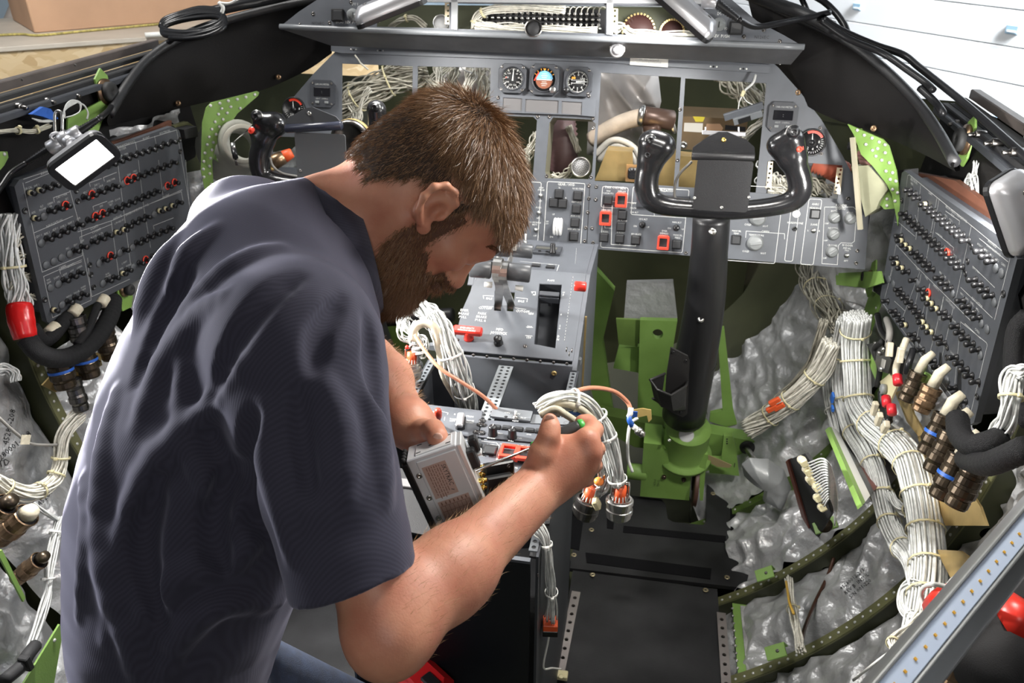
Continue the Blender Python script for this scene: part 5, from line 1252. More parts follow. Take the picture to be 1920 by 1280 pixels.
bundle('plug_harness',hp,.0105,10,.0016,'wire_cool',ties=(.05,.32,.78),tiemat='tie_white',label='thin white wire harness hanging beside the dark pedestal cover, ending in an orange plug',cat='wire harness',twist=.3,loose=.3,taper=lambda s:1-.45*sin(pi*s))
t=thing('plug','small orange and black plug at the end of the thin white harness','plug',atd(1032,1175,1.31));q=Matrix.Translation(atd(1032,1168,1.305))@Matrix.Rotation(radians(8),4,'Z')
m=MB();m.box(q,.024,.024,.012,.001);m.obj('insert','orange_red',t);m=MB();m.box(q@Matrix.Translation((0,0,-.012)),.025,.025,.012,.001);m.obj('shell','black_plastic',t)
m=MB();m.tube(catmull([atd(1033,1160,1.30),atd(1028,1200,1.33),atd(1019,1250,1.36),atd(1036,1252,1.38),atd(1052,1254,1.42)],6),.0018,6);m.obj('tie_wire','tie_white',None,'single white wire looping down to the cream stop block on the rail','wire')
# ---------------------------------------------------------------- control columns and yokes
YK=Plane((.445,1.64,1.0),(1,0,0),(0,.15,.99))
def A_(p,dz=0):return A3(YK.at(p[0],p[1],dz))
def yoke(label,path,heads,col):
 t=thing('control_yoke',label,'yoke',V(A_(path[len(path)//2])))
 f_=Field()
 P=[(A_(p[:2],p[3]if len(p)>3 else 0),p[2])for p in path]
 c=catmull([V(p)for p,_ in P],4);rs_=[r for _,r in P];rr_=[]
 for i in range(len(c)):s_=i/4;k=min(int(s_),len(rs_)-2);rr_.append(rs_[k]+(rs_[k+1]-rs_[k])*(s_-k))
 for i in range(len(c)-1):f_.cap(A3(c[i]),A3(c[i+1]),rr_[i],rr_[i+1],.006)
 for a,b_,ra,rb in heads:f_.cap(A_(a[:2],a[2]),A_(b_[:2],b_[2]),ra,rb,.014)
 lo=np.min([A3(x)for x in c],0)-.06;hi=np.max([A3(x)for x in c],0)+.06;hi[2]+=.06
 me,_,_=surface(f_,lo,hi,.0028,'wheel',['black_leather']);put('wheel',me,t);return t
MATS['yoke_black']=mat('yoke_black',(.012,.012,.013),.22,coat=.3,bump=.1,bscale=500)
def hat(t,px,py,h,r,m='black_plastic',name='hat_switch',tip=None):
 b=MB();b.lathe(YK.Mpx(px,py,h),[(r*1.25,-.006),(r*1.25,.002),(r*.85,.003),(r*.8,.009),(r*.55,.011),(r*.5,.008),(r*.1,.0085)],20);b.obj(name,tip or m,t)
 b=MB();b.lathe(YK.Mpx(px,py,h),[(r*1.32,-.001),(r*1.32,.0015),(r*1.22,.0018)],20,cap=False);b.obj('switch_ring','steel',t)
ry=yoke('large black control yoke on the right, with a black clipboard in its centre',
[(1221,296,.021,.002),(1214,325,.0225),(1212,352,.0225),(1222,375,.0205),(1250,386,.0185),(1300,391,.0175),(1355,395,.0175),(1410,392,.0175),(1460,385,.0180),(1490,373,.0195),(1501,352,.0215),(1496,325,.0215),(1484,296,.0205,.002)],
[((1224,268,.004),(1240,274,.004),.027,.026),((1240,276,.0),(1226,302,.0),.026,.020),((1216,268,.006),(1213,296,.004),.018,.018),((1462,272,0),(1480,260,.006),.021,.023),((1458,272,0),(1474,298,0),.019,.018),((1490,262,.004),(1495,292,.004),.018,.019)],None)
ry.children[0].data.materials[0]=MATS['yoke_black']
hat(ry,1220,262,.026,.0085);hat(ry,1214,290,.020,.0075);hat(ry,1487,247,.026,.0105);hat(ry,1498,279,.018,.0070,'red_bright','disconnect_button','red_bright')
CB=YK.lift(.020)
b=MB();b.prism(ccw(rrect(*CB.uv(1298,391),*CB.uv(1413,302),.006)),CB.M(),0,.008);b.obj('clipboard','black_leather',ry)
b=MB();b.prism(ccw(uvs(CB,[(1297,288),(1299,276),(1330,254),(1348,247),(1364,247),(1400,262),(1414,275),(1415,288)])),CB.M(),0,.006);b.obj('clip_plate','yoke_black',ry)
b=MB();b.cyl(CB.at(1297,292,.004),CB.at(1415,294,.004),.0085,.0085,18);b.obj('clip_hinge','black_leather',ry)
b=MB();screw_mb(b,CB.Mpx(1357,262,.006),.005,.003);b.obj('screw','gold_bright',ry)
b=MB()
for p in((1302,371),(1404,370),(1353,389)):screw_mb(b,CB.Mpx(*p,.008),.0033,.001)
b.obj('pad_screws','steel',ry)
b=MB();b.box(YK.Mpx(1357,250,.004),.085,.008,.008,.001);[b.tube([YK.at(x,252,.004),YK.at(x,238,.004)],.0018,6)for x in(1323,1385)];b.obj('spring_clip','cast_silver',ry)
b=MB();b.tube(catmull([YK.at(1297,303,.0),YK.at(1275,325,-.01),YK.at(1266,345,-.02),YK.at(1266,372,-.02),YK.at(1280,390,-.01)],6),.0028,8);b.obj('lead',mat('lead_grey',(.25,.24,.22),.5),ry)
ly=yoke('black control yoke on the left with a grey plate, partly hidden behind the man',
[(496,262,.019,.002),(488,285,.0215),(487,312,.0210),(498,334,.0190),(540,345,.0180),(600,348,.0175),(660,345,.0175),(705,335,.018),(722,310,.019),(718,270,.019),(710,240,.018)],
[((514,230,0),(500,258,.0),.023,.020),((488,224,.006),(520,235,0),.018,.022),((478,247,.004),(490,262,0),.014,.018),((706,206,.004),(708,232,.0),.021,.019)],None)
ly.children[0].data.materials[0]=MATS['yoke_black']
hat(ly,482,218,.020,.0105);hat(ly,473,245,.016,.0065,'red_bright','disconnect_button','red_bright');hat(ly,704,201,.022,.0085)
b=MB();b.prism(ccw(rrect(*CB.uv(559,341),*CB.uv(648,252),.006)),CB.M(),0,.003);b.obj('backing_plate',mat('plate_grey',(.11,.115,.12),.4),ly)
b=MB();b.prism(ccw(uvs(CB,[(536,232),(540,222),(574,203),(588,200),(632,218),(641,228)])),CB.M(),.004,.008);b.obj('clip_plate','grip_grey',ly)
b=MB();b.cyl(CB.at(536,241,.006),CB.at(641,235,.006),.0095,.0095,18);b.obj('clip_roll',mat('roll_blueblack',(.03,.033,.05),.25),ly)
b=MB();screw_mb(b,CB.Mpx(580,213,.008),.005,.003);[screw_mb(b,CB.Mpx(*p,.003),.0035,.001)for p in((563,320),(646,312),(603,328))];b.obj('screws','steel',ly)
b=MB();b.lathe(YK.Mpx(665,262,-.05),[(.046,0),(.046,.030),(.042,.034),(.036,.034),(.033,.02),(.004,.02)],30);b.obj('hub','steel_dark',ly)
b=MB();b.lathe(YK.Mpx(665,262,-.05),[(.0475,.010),(.0480,.022),(.047,.024)],30,cap=False);b.obj('hub_ring','gold_plate',ly)
def column(label,pts,sgn):
 t=thing('control_column',label,'control column',pts[-1][0])
 b=MB();c=catmull([p for p,r in pts],6);rr_=[]
 for i in range(len(c)):s_=i/6;k=min(int(s_),len(pts)-2);rr_.append(pts[k][1]+(pts[k+1][1]-pts[k][1])*(s_-k))
 b.tube(c,rr_,28);b.obj('tube',mat('column_black',(.014,.014,.015),.38,bump=.1,bscale=300),t);return t
cc=column('thick black control column of the right yoke standing in a green base',[(atd(1334,405,1.74),.040),(atd(1330,470,1.78),.0405),(atd(1317,600,1.93),.048),(atd(1282,778,2.20),.059)],1)
b=MB()
for p,d in(((1336,434),1.70),((1314,598),1.875)):q=(CAM-atd(*p,d)).normalized().to_track_quat('Z','Y').to_matrix().to_4x4();q.translation=atd(*p,d-.005);screw_mb(b,q,.0085,.006)
b.obj('bolt','steel',cc,kind='stuff')
b=MB();rg=[];q=(atd(1315,600,1.93)-atd(1284,770,2.19)).normalized().to_track_quat('Z','Y').to_matrix().to_4x4();q.translation=atd(1304,675,2.04);b.lathe(q,[(.0528,-.001),(.0540,0),(.0540,.003),(.0526,.004)],28,cap=False);q=q.copy();q.translation=atd(1284,774,2.195);b.lathe(q,[(.060,-.002),(.061,0),(.0605,.004)],28,cap=False);b.obj('seam_ring','black_plastic',cc)
column('black control column of the left yoke, hidden behind the man',[(YK.at(603,345,-.03),.040),(YK.at(603,345,-.03).lerp(V((-.42,1.9,.27)),.5),.046),(V((-.42,1.9,.27)),.058)],-1)
cu=thing('cup_holder','black plastic cup holder bolted to the right control column','cup holder',atd(1255,730,1.95))
KH=Plane(atd(1270,715,1.93),V((1,.15,0)),V((0,-.22,.97)))
b=MB();b.prism(ccw(uvs(KH,[(1258,652),(1290,668),(1293,678),(1289,775),(1280,782),(1262,774),(1222,748),(1247,745),(1250,702)])),KH.M(),-.005,0);b.obj('back_plate',mat('cup_black',(.022,.021,.021),.42,bump=.2,bscale=250),cu)
b=MB();h=[(1218,711),(1246,699),(1250,728),(1262,738),(1285,722)]
fr_=[KH.at(1219,712,.030),KH.at(1232,730,.055),KH.at(1258,741,.055),KH.at(1286,724,.025)];lo_=[KH.at(1226,745,.020),KH.at(1240,763,.040),KH.at(1262,770,.040),KH.at(1284,760,.018)]
bk=[KH.at(1247,700,.0),KH.at(1250,712,.0),KH.at(1268,716,0),KH.at(1288,716,0)]
b.grid([bk,fr_,[p+V((0,0,-.002))for p in fr_],lo_,[KH.at(1240,752,0),KH.at(1250,762,0),KH.at(1268,768,0),KH.at(1286,768,0)]][1:],smooth=False)
b.tube([bk[0]]+fr_+[bk[3]],.0032,8);b.add([bk[0],fr_[0],lo_[0],KH.at(1240,752,0)],[(0,1,2,3)]);b.add([bk[3],fr_[3],lo_[3],KH.at(1286,768,0)],[(0,1,2,3)]);b.obj('cup','cup_black',cu)
b=MB();[screw_mb(b,KH.Mpx(*p,0),.004,.002)for p in((1262,660),(1286,676),(1276,773))];b.obj('screws','black_plastic',cu)
gb=thing('column_base','bright green cast base holding the right control column, with a round white window','column base',atY(1260,930,1.9))
q=(atd(1315,600,1.93)-atd(1284,780,2.19)).normalized().to_track_quat('Z','Y').to_matrix().to_4x4();q.translation=atd(1283,846,2.30)
b=MB();b.lathe(q,[(.080,-.012),(.078,-.004),(.066,0),(.063,.012),(.062,.105),(.0625,.108)],32);b.obj('collar','green_primer',gb)
BP=PY(1.87)
b=MB();q2=(CAM-atd(1286,815,2.2)).normalized().to_track_quat('Z','Y').to_matrix().to_4x4();q2.translation=atd(1287,815,2.193);b.lathe(q2,[(.0205,-.01),(.0205,.001),(.019,.002)],24);b.obj('round_window',mat('window_white',(.55,.55,.55),.4),gb)
b=MB();[screw_mb(b,(lambda q_:q_)(Matrix.Translation(atd(x,y,2.20))@q2.to_3x3().to_4x4()),.005,.004)for x,y in((1260,785),(1255,825),(1308,832),(1314,793))];b.obj('bolts','steel',gb)
slab('housing','green_primer',[(1207,830),(1240,834),(1243,842),(1280,850),(1327,852),(1324,870),(1318,938),(1312,938),(1310,864),(1298,864),(1292,938),(1200,930)],BP,.10,gb)
b=MB();b.cyl(BP.at(1199,905,.03)+V((.02,.05,0)),BP.at(1180,903,.03)+V((-.01,.05,0)),.024,.024,20);b.obj('pivot','green_primer',gb)
b=MB();q=BP.Mpx(1304,905,-.03)@Matrix.Rotation(pi/2,4,'Y');b.lathe(q,[(.066,-.006),(.070,-.004),(.066,0),(.070,.004),(.066,.006)],36);b.obj('cable_wheel',mat('wheel_brown',(.10,.05,.035),.5),gb)
b=MB();b.tube([BP.at(1297,920,-.02),BP.at(1294,990,-.06)],.0018,6);b.obj('control_cable','steel',gb)
for p in((1245,893),(1282,898)):b=MB();screw_mb(b,BP.Mpx(*p,0),.007,.008);b.obj('bolt','bronze_dark',gb)
b=MB();u,v=BP.uv(1228,905);text(b,'14130-0\nTRV-02',BP.M(u,v,.0006,radians(90)),.007,.8);b.obj('stencil','ink_dark',gb)
def gpart(label,pts,y,th=.03,m='green_primer',cat='structure beam',name='green_beam',holes=(),lines=()):
 t=thing(name,label,cat,atY(*pts[0],y));slab('plate',m,pts,PY(y),th,t,holes=holes);return t
gpart('long green cross beam running to the right behind the column base',[(1185,835),(1180,795),(1240,800),(1330,812),(1440,832),(1400,895),(1325,885),(1260,850)],2.02,.05)
gpart('dark green forward cross beam with a yellow tape on it, left of the column base',[(1118,775),(1245,800),(1245,845),(1190,838),(1120,800)],2.0,.05,'green_dark')
t=gpart('green vertical web plate with a round hole, left of the control column',[(1200,600),(1270,602),(1240,790),(1195,780)],2.12,.02,holes=[(1233,626,.016)])
t=gpart('green upright post beside the pedestal, forward of the floor',[(1112,500),(1152,545),(1130,640),(1150,780),(1120,775),(1098,690)],2.06,.03)
t=gpart('green corner gusset above the forward beam, beside the silver bag',[(1155,598),(1205,600),(1195,650),(1160,645)],2.14,.01,'green_dark')
t=gpart('green flat cross rib below the silver bag',[(1160,650),(1200,650),(1215,680),(1205,700),(1150,690)],2.16,.02)
t=gpart('green sloping strut to the right of the control column',[(1345,615),(1358,615),(1375,770),(1382,795),(1362,800),(1330,790),(1332,775),(1355,770)],2.10,.015)
t=gpart('small green clevis post with three holes beside the black floor, marked 1',[(1357,818),(1374,818),(1380,840),(1386,892),(1330,886),(1330,862),(1352,862)],1.93,.02)
b=MB();u,v=PY(1.93).uv(1377,872);text(b,'1',PY(1.93).M(u,v,.0006),.016);b.obj('stencil','ink_dark',t);b=MB();[screw_mb(b,PY(1.93).Mpx(1363,y),.0025,.001)for y in(823,827,831)];b.obj('bolt','black_matte',t)
slab('insulation_bag','insulation_silver',[(1175,530),(1262,528),(1270,600),(1170,597)],PY(2.2),.02,None,'silver bag hanging under the panel left of the control column','insulation')
t=thing('drain_spigot','steel spigot in a black rubber ring on the right floor beam','spigot',atY(1400,840,1.98));q=PY(1.985).Mpx(1401,838,0);b=MB();b.lathe(q,[(.022,0),(.021,.006),(.012,.008)],20);b.obj('ring','rubber',t);b=MB();b.cyl(atY(1399,838,1.98),atY(1412,858,1.93),.009,.008,14);b.obj('pipe','steel',t)
slab('fallen_tag',mat('tag_brown',(.30,.24,.12),.5,bump=.4,bscale=80),[(1328,853),(1345,860),(1372,872),(1368,877),(1345,875),(1328,866)],PY(1.90),.003,None,'crumpled brown tag hanging on the green structure right of the column base','tag')
# ---------------------------------------------------------------- circuit breaker panels
def breaker_mesh(collar=None,ring=False):
 b=MB();I=Matrix.Identity(4);b.mi=0
 b.lathe(I,[(.0064,0),(.0062,.0018),(.0044,.0024),(.0040,.0085),(.0052,.0105),(.0054,.0150),(.0044,.0165)],12)
 if collar:b.mi=1;b.lathe(I,[(.0054,.0020),(.0054,.0075)],12)
 if ring:b.mi=2;b.lathe(I,[(.0074,0),(.0088,.001),(.0092,.0035),(.0080,.0045),(.0072,.0030)],16,cap=False)
 return b.mesh('circuit_breaker',['black_plastic','tie_cream',mat('ring_red',(.85,.07,.04),.4)])
BK=breaker_mesh();BKW=breaker_mesh(True);BKR=breaker_mesh(False,True)
dm=MB();dm.lathe(Matrix.Identity(4),[(.0088,0),(.0084,.0014),(.0060,.0028),(.0005,.0034)],16);dm=dm.mesh('blank_plug',mat('plug_grey',(.075,.08,.086),.5))
def breaker_panel(label,P1,P2,P3,poly,rows,blanks,reds,whites,lines,texts,skx):
 pl=Plane(P3,P2-P1,P1-P3);t=thing('breaker_panel',label,'breaker panel',P3)
 b=MB();b.prism(ccw(uvs(pl,poly)),pl.M(),-.012,0);b.obj('face_plate','breaker_grey',t)
 b=MB();pu=uvs(pl,poly);cx=sum(p[0]for p in pu)/len(pu);cy=sum(p[1]for p in pu)/len(pu)
 b.prism(ccw([(cx+(p[0]-cx)*.94,cy+(p[1]-cy)*.92)for p in pu]),pl.M(),-.075,-.0125);b.obj('box','panel_dark',t)
 for i,p in enumerate(rows):
  me_=BKR if i in reds else BKW if i in whites else BK
  inst('circuit_breaker',me_,pl.Mpx(*p,.0)if False else pl.M(*pl.uv(*p,.011)),t,'red-ringed circuit breaker' if i in reds else 'circuit breaker with a pale collar' if i in whites else None)
 for p in blanks:inst('blank_plug',dm,pl.Mpx(*p),t)
 b=MB()
 for l in lines:pxline(b,pl,l,.0010)
 b.obj('outlines','dim_white_paint',t)
 b=MB()
 for tx,x,y,h in texts:u,v=pl.uv(x,y);text(b,tx,pl.M(u,v,.0006),h,.85)
 b.obj('lettering','dim_white_paint',t)
 return pl,t
Z5=lambda l:[(1640+x/4.571,320+y/4.571)for x,y in l];Z6=lambda l:[(1400+x/3.2,500+y/3.2)for x,y in l]
rr_=Z5([(270,165),(305,200),(340,235),(400,290),(437,320),(472,352),(510,385),(547,415),(588,452),(628,488),(668,520),(708,555),(752,598),(875,690),(922,735),(970,780),
(228,370),(262,405),(297,440),(330,470),(363,500),(397,533),(432,567),(468,602),(503,637),(540,672),(578,708),(620,748),(660,788),(705,830),(815,935),(862,978),(910,1025),(955,1075),
(190,560),(200,600),(235,640),(272,670),(320,705),(357,740),(388,775),(425,808),(458,848),(530,920),(572,965),(612,1010),
(150,750),(165,795),(205,835),(250,868),(315,940),(380,1018),(420,1050),(420,1095),(455,1140),(495,1185),(560,1218),(600,1260),(75,1118)])+Z6([(1270,205),(1300,240),(1330,275),(1365,308),
(897,138),(913,165),(937,188),(960,215),(983,245),(1007,272),(1028,300),(1035,333),(1058,362),(1085,393),(1133,427),(1158,460),(1235,360),(1262,395),(1295,430),(1325,465),(1358,500),
(867,268),(887,290),(910,320),(932,350),(980,408),(1002,437),(1030,500),(1075,533),(1100,567),(1127,602),(1227,545),(1257,580),(1290,618),(1318,655),(1355,692),(1222,728),(1250,768),(1280,808)])
RBP,rbt=breaker_panel('large dark circuit breaker panel on the right wall, under the far lamp',atX(1690,322,.80),atX(1905,478,.85),atX(1650,560,.835),
[(1691,324),(1696,320),(1893,456),(1904,470),(1907,486),(1826,792),(1818,797),(1810,792),(1652,568),(1650,556)],rr_,
Z5([(1040,835),(1090,880),(1028,1128),(130,930),(165,970),(370,960),(670,1050)])+Z6([(1410,340),(1445,375),(1405,530),(1205,680),(1330,855),(1022,470),(1025,780)]),{26,52},{35,36,37,47,48,53,54,55,70,71,72,83,3},
[Z5(q)for q in([(210,660),(285,40),(300,35),(1160,740),(1160,760),(1030,1275)],[(355,590),(395,128)],[(440,790),(535,235)],[(555,240),(490,600)],[(830,475),(700,1085)],[(130,930),(185,630),(330,790),(820,1280)],[(175,440),(210,445),(345,560)],[(740,1000),(1010,1260)],[(900,580),(1145,780)],[(400,885),(350,1150)],[(475,965),(440,1280)],[(170,1115),(260,1200)],[(590,1080),(560,1280)],[(845,820),(1030,1000)],[(610,345),(730,430),(725,460)],[(525,530),(680,660),(675,680)],[(400,545),(350,380)])]
+[Z6(q)for q in([(830,185),(880,0)],[(815,215),(1320,895),(1340,900),(1445,470),(1440,455),(1285,330)],[(1040,30),(920,350)],[(1100,100),(1010,470)],[(1185,180),(1090,560)],[(1240,250),(1150,640)],[(1285,335),(1250,700)],[(1310,340),(1405,430)])],
[(tx,*Z5([(x,y)])[0],h)for tx,x,y,h in[('ELECTRICAL',340,88,.0055),('R BUS',322,112,.0042),('LIGHT',482,195,.0055),('INSTRUMENTS / INDICATIONS',700,370,.0055),('EICAS',672,385,.0045),('AVIONICS',1010,625,.0055),('COMMUNICATIONS',1020,680,.0045),('AUDIO 2',905,640,.0042),('COMM 2',952,678,.0042),('ADC 2',1003,725,.0042),('HF 2',1055,765,.0042),('CABIN',1105,805,.0042),('AHRS PWR',560,555,.0042),('DAU 2',640,625,.0042),('CH A',610,655,.0042),('CH B',650,690,.0042),('ADC 2',692,730,.0042),('HSI',735,770,.0042),('NAVIGATION',880,1130,.0055),('FUEL',445,915,.0055),('FLAPS',372,840,.0055),('ANTI-ICE',530,1000,.0055),('R GEN',362,190,.0042),('BUS 2',615,390,.0042),('BUS 4',655,425,.0042),('HDG',568,875,.0042),('CVR',605,910,.0042),('FDR',640,950,.0042),('DAU 2 PWR',870,850,.0042),('NAV 2',752,1060,.0042),('ADF 2',795,1100,.0042),('DME 2',840,1140,.0042),('RMS 2',885,1190,.0042)]]
+[(tx,*Z6([(x,y)])[0],h)for tx,x,y,h in[('LIGHTS',1210,205,.005),('CABIN',1385,385,.005),('COPILOT',1235,235,.0045),('R GEN',1300,395,.0042),('FLOOD',1245,325,.0042),('COOLING',1040,470,.0042),('DOOR',1235,520,.0042)]],0)
Z7=lambda l:[(x/3.048,300+y/3.048)for x,y in l];Z8=lambda l:[(x/2.977,y/2.977)for x,y in l]
lr_=Z7([(190,190),(240,175),(285,160),(330,145),(500,215),(545,200),(590,183),(635,165),(672,150),(745,120),(782,105),(820,90),(857,75),(893,62),(928,48),(965,32),(1005,15),
(215,335),(305,293),(352,278),(395,262),(525,345),(565,325),(605,308),(650,292),(690,275),(728,258),(765,243),(803,225),(840,210),(873,195),(908,180),(975,150),(1015,130),
(290,452),(335,432),(380,412),(420,392),(467,370),(550,468),(592,450),(632,430),(680,415),(722,400),(745,378),(783,358),(818,342),(853,325),(925,292),(960,280),(998,262),(1035,243),
(445,520),(490,497),(610,572),(650,550),(727,515),(800,475),(835,458),(870,440),(905,425),(945,408),(985,390),(385,688),(430,665),(472,645),(632,690),(672,672),(715,650),(745,630),(815,590),(850,572),(890,552),(930,535),
(325,860),(408,812),(450,788),(493,768)])+Z8([(560,945),(598,930),(640,916),(680,900),(718,885),(755,870),(790,858),(825,847),(862,835),(897,820),(935,805),(977,792)])
LBP,lbt=breaker_panel('large dark circuit breaker panel on the left wall behind the lit lamp',atX(28,345,-.85),atX(333,237,-.80),atX(87,607,-.865),
[(27,350),(36,337),(322,237),(335,243),(338,250),(372,455),(368,468),(98,609),(88,603)],lr_,
Z7([(235,475),(262,600),(307,580),(350,557),(397,537),(287,730),(332,708),(353,828),(565,590),(683,530),(755,500),(587,705),(250,322),(703,135),(880,310),(940,165),(760,610)]),{5,9,10,20,22,23,32,33,55,71},{0,1,17,42,43,48,49,50,68,74},
[Z7(q)for q in([(1060,0),(1080,250)],[(130,130),(240,640),(470,545),(465,410),(385,125)],[(145,130),(355,45)],[(195,415),(415,320)],[(248,665),(300,900),(520,800),(500,560)],[(248,665),(465,570)],[(445,410),(640,345),(820,265),(1040,170)],[(455,440),(640,365)],[(525,780),(455,440)],[(635,350),(680,670)],[(710,320),(750,630)],[(820,265),(860,500)],[(855,250),(1035,180),(1045,230)],[(670,0),(710,320)],[(790,0),(820,265)],[(905,0),(930,200)],[(525,780),(740,680)],[(345,650),(340,630),(465,580)],[(310,240),(305,215),(400,180)],[(515,150),(510,130),(580,105)],[(595,120),(590,100),(665,70)],[(535,285),(530,265),(610,235)],[(880,395),(875,375),(990,330)])]
+[Z8(q)for q in([(640,830),(985,725),(1060,1160)],[(650,830),(655,900)],[(755,792),(770,870)],[(862,760),(880,850)],[(130,1000),(400,910)])],
[(tx,*Z8([(x,y)])[0],h)for tx,x,y,h in[('GEAR/HYDRAULICS',700,808,.0055),('FLIGHT',815,772,.0055),('ELECTRICAL',920,738,.0055),('NOSE STEER',675,833,.0045),('MOTOR',665,873,.0040),('EMPR',703,860,.0040),('CH A',520,1055,.0042),('ADC 1',478,1072,.0042),('DAU 1',540,1030,.0042),('AHRS PWR',618,1005,.0042),('CH B',562,1038,.0042),('PARK\nBRAKE',752,955,.0040),('GEAR',718,975,.0042),('GYRO',542,1180,.0042),('ISFD',565,1150,.0042),('ENGINE',925,1095,.0055),('AVIONICS',260,960,.0055)]]
+[(tx,*Z7([(x,y)])[0],h)for tx,x,y,h in[('SELCAL',162,160,.0042),('VHF 1',208,145,.0042),('DAU 1 PWR',352,205,.0042),('SEC',380,222,.0042),('PRI',335,240,.0042),('CABIN\nPA',285,248,.0040),('AFIS',190,300,.0042),('FLT\nPHONE',238,265,.0040),('NAVIGATION',310,362,.0055),('CVR',447,335,.0045),('RMS 1',268,418,.0045),('ADF 1',315,395,.0045),('DME 1',360,378,.0045),('NAV 1',404,357,.0045),('CDU 1',220,435,.0045),('MLS',385,505,.0042),('SDU',430,485,.0042),('MAP',470,462,.0042),('LIGHTS',538,385,.0055),('COCKPIT',550,405,.0048),('FLOOD',535,438,.0042),('L CB',575,420,.0042),('ANTI-ICE',670,328,.0052),('L PROBES HT',680,352,.0040),('ENVIRONMENTAL',765,292,.0055),('FUEL',838,258,.0052),('CABIN',355,612,.0052),('LIGHTS',405,600,.0045),('L RPSF',367,655,.0042),('LAV',410,632,.0042),('CABIN',452,612,.0042),('VMS\nTEMP',275,685,.0040),('DVRM',322,672,.0042),('WING',393,778,.0042),('DOOR',437,755,.0042),('WARD\nTEMP',475,725,.0040),('BCN/\nSTROBE',613,650,.0038),('NAV',693,620,.0042),('WSHLD',735,600,.0042),('L HEAT',710,585,.0042),('SYSTEM\nTEST',630,240,.0040),('CLOCK',670,225,.0042)]],0)
for pl,t,pts in((LBP,lbt,Z7([(435,175),(443,235),(512,600),(520,655),(535,727),(142,290),(255,797)])+Z8([(1002,780),(1005,845)])),(RBP,rbt,Z5([(235,255),(830,645),(800,775),(780,880),(1107,1055)])+Z6([(1540,165),(1200,545),(1205,485),(1175,630),(1383,780)]))):
 for p in pts:inst('panel_fastener',dz,pl.Mpx(*p,0),t)
b=MB()
for(p,q)in(((1678,335),1),((1643,548),2)):
 pass
for lab,pts,pl in(('black latch block on the upper forward corner of the right breaker panel',[(1670,322),(1694,318),(1694,342),(1676,338)],RBP.lift(-.01)),('black latch block on the lower forward corner of the right breaker panel',[(1638,530),(1655,540),(1652,556),(1637,545)],RBP.lift(-.01)),('black latch block on the upper forward corner of the left breaker panel',[(345,243),(369,237),(371,256),(348,260)],LBP.lift(-.01))):
 slab('latch_block','black_matte',pts,pl,.03,None,lab,'latch')
slab('corner_latch','olive_primer',[(325,236),(352,228),(366,238),(340,248)],LBP.lift(-.04),.012,None,'olive latch arm at the top corner of the left breaker panel','latch arm')
slab('lining_pad','brown_pad',[(60,330),(150,290),(300,236),(322,226),(322,240),(60,345)],LBP.lift(-.03),.01,None,'brown pad edge above the left breaker panel','pad')
slab('lining_pad','brown_pad',[(1710,322),(1790,338),(1915,430),(1915,480),(1760,365)],RBP.lift(-.04),.01,None,'brown pad above the right breaker panel','pad')
# ---------------------------------------------------------------- green brackets with rivets
def bracket(label,pts,pl,holes=(),riv=(),th=.004,m='green_primer',name='frame_gusset',cat='bracket'):
 t=thing(name,label,cat,pl.at(*pts[0]));slab('plate',m,pts,pl,th,t,holes=holes)
 b=MB();[rivets([pl.at(*p)],pl.n,.0040,b)for p in riv]
 if riv:b.obj('rivets','rivet_pale',t,kind='stuff')
 return t
GL=Plane(V((-.70,1.80,.9)),V((.75,.66,0)),V((0,0,1)))
Z9=lambda l:[(360+x/5.647,160+y/5.647)for x,y in l]
bracket('bright green riveted gusset right of the left breaker panel',Z9([(150,240),(200,185),(690,62),(712,75),(700,110),(480,300),(330,520),(250,640),(215,800),(232,1150),(140,1130),(95,900),(110,400)]),GL,riv=Z9([(197,215),(295,190),(385,165),(480,148),(570,125),(665,98),(315,245),(410,228),(510,243),(280,305),(372,292),(245,385),(328,360),(210,463),(288,437),(182,545),(255,518),(162,627),(226,603),(138,715),(210,683),(196,770),(125,805),(185,855),(120,887),(188,935),(125,970),(205,1045)]))
bracket('small green tab behind the riveted gusset, by the left yoke',Z9([(230,780),(280,610),(355,640),(360,800),(300,825)]),GL.lift(-.02),riv=Z9([(288,718),(278,780)]))
GR=Plane(V((.76,1.78,.9)),V((.75,-.66,0)),V((0,0,1)))
Z10=lambda l:[(1480+x/3.2,230+y/3.2)for x,y in l]
bracket('bright green riveted gusset right of the main panel, above the right breaker panel',Z10([(348,8),(560,100),(595,140),(640,290),(665,480),(650,620),(640,560),(615,430),(585,370),(500,260),(430,190),(385,70)]),GR,riv=Z10([(408,45),(450,75),(497,92),(540,115),(575,132),(460,130),(500,165),(530,155),(575,180),(520,200),(555,225),(600,240),(580,290),(620,300),(605,340),(640,350),(620,400),(650,420),(635,470)]))
bracket('small rounded green tab under the grey canvas boot on the right',Z10([(545,440),(580,400),(630,395),(650,440),(640,515),(570,520),(540,490)]),GR.lift(-.02),riv=Z10([(587,457),(586,497)]))
t=bracket('green bracket with an oval window and white wires, beside the far right lamp',[(1812,300),(1820,298),(1838,305),(1895,330),(1870,425),(1835,408),(1796,380)],PXR(.905),m='green_primer')
t.children[0].location=(0,0,0)
b=MB();b.lathe(PXR(.903).Mpx(1822,355,0),[(.022,0),(.021,.001),(.001,.001)],20);b.obj('oval_window','black_matte',t);b=MB();[screw_mb(b,PXR(.904).Mpx(*p,0),.004,.002)for p in((1816,321),(1838,331),(1805,364),(1826,382))];b.obj('screws','steel',t)
bundle('wire_pigtail',[atX(1829,302,.885),atX(1826,330,.88),atX(1818,350,.87),atX(1812,340,.87),atX(1822,330,.87),atX(1832,372,.875)],.006,7,.0011,'wire_cool',label='white wire pigtail hanging in the window of the green bracket by the far right lamp',cat='wires',loose=.5)
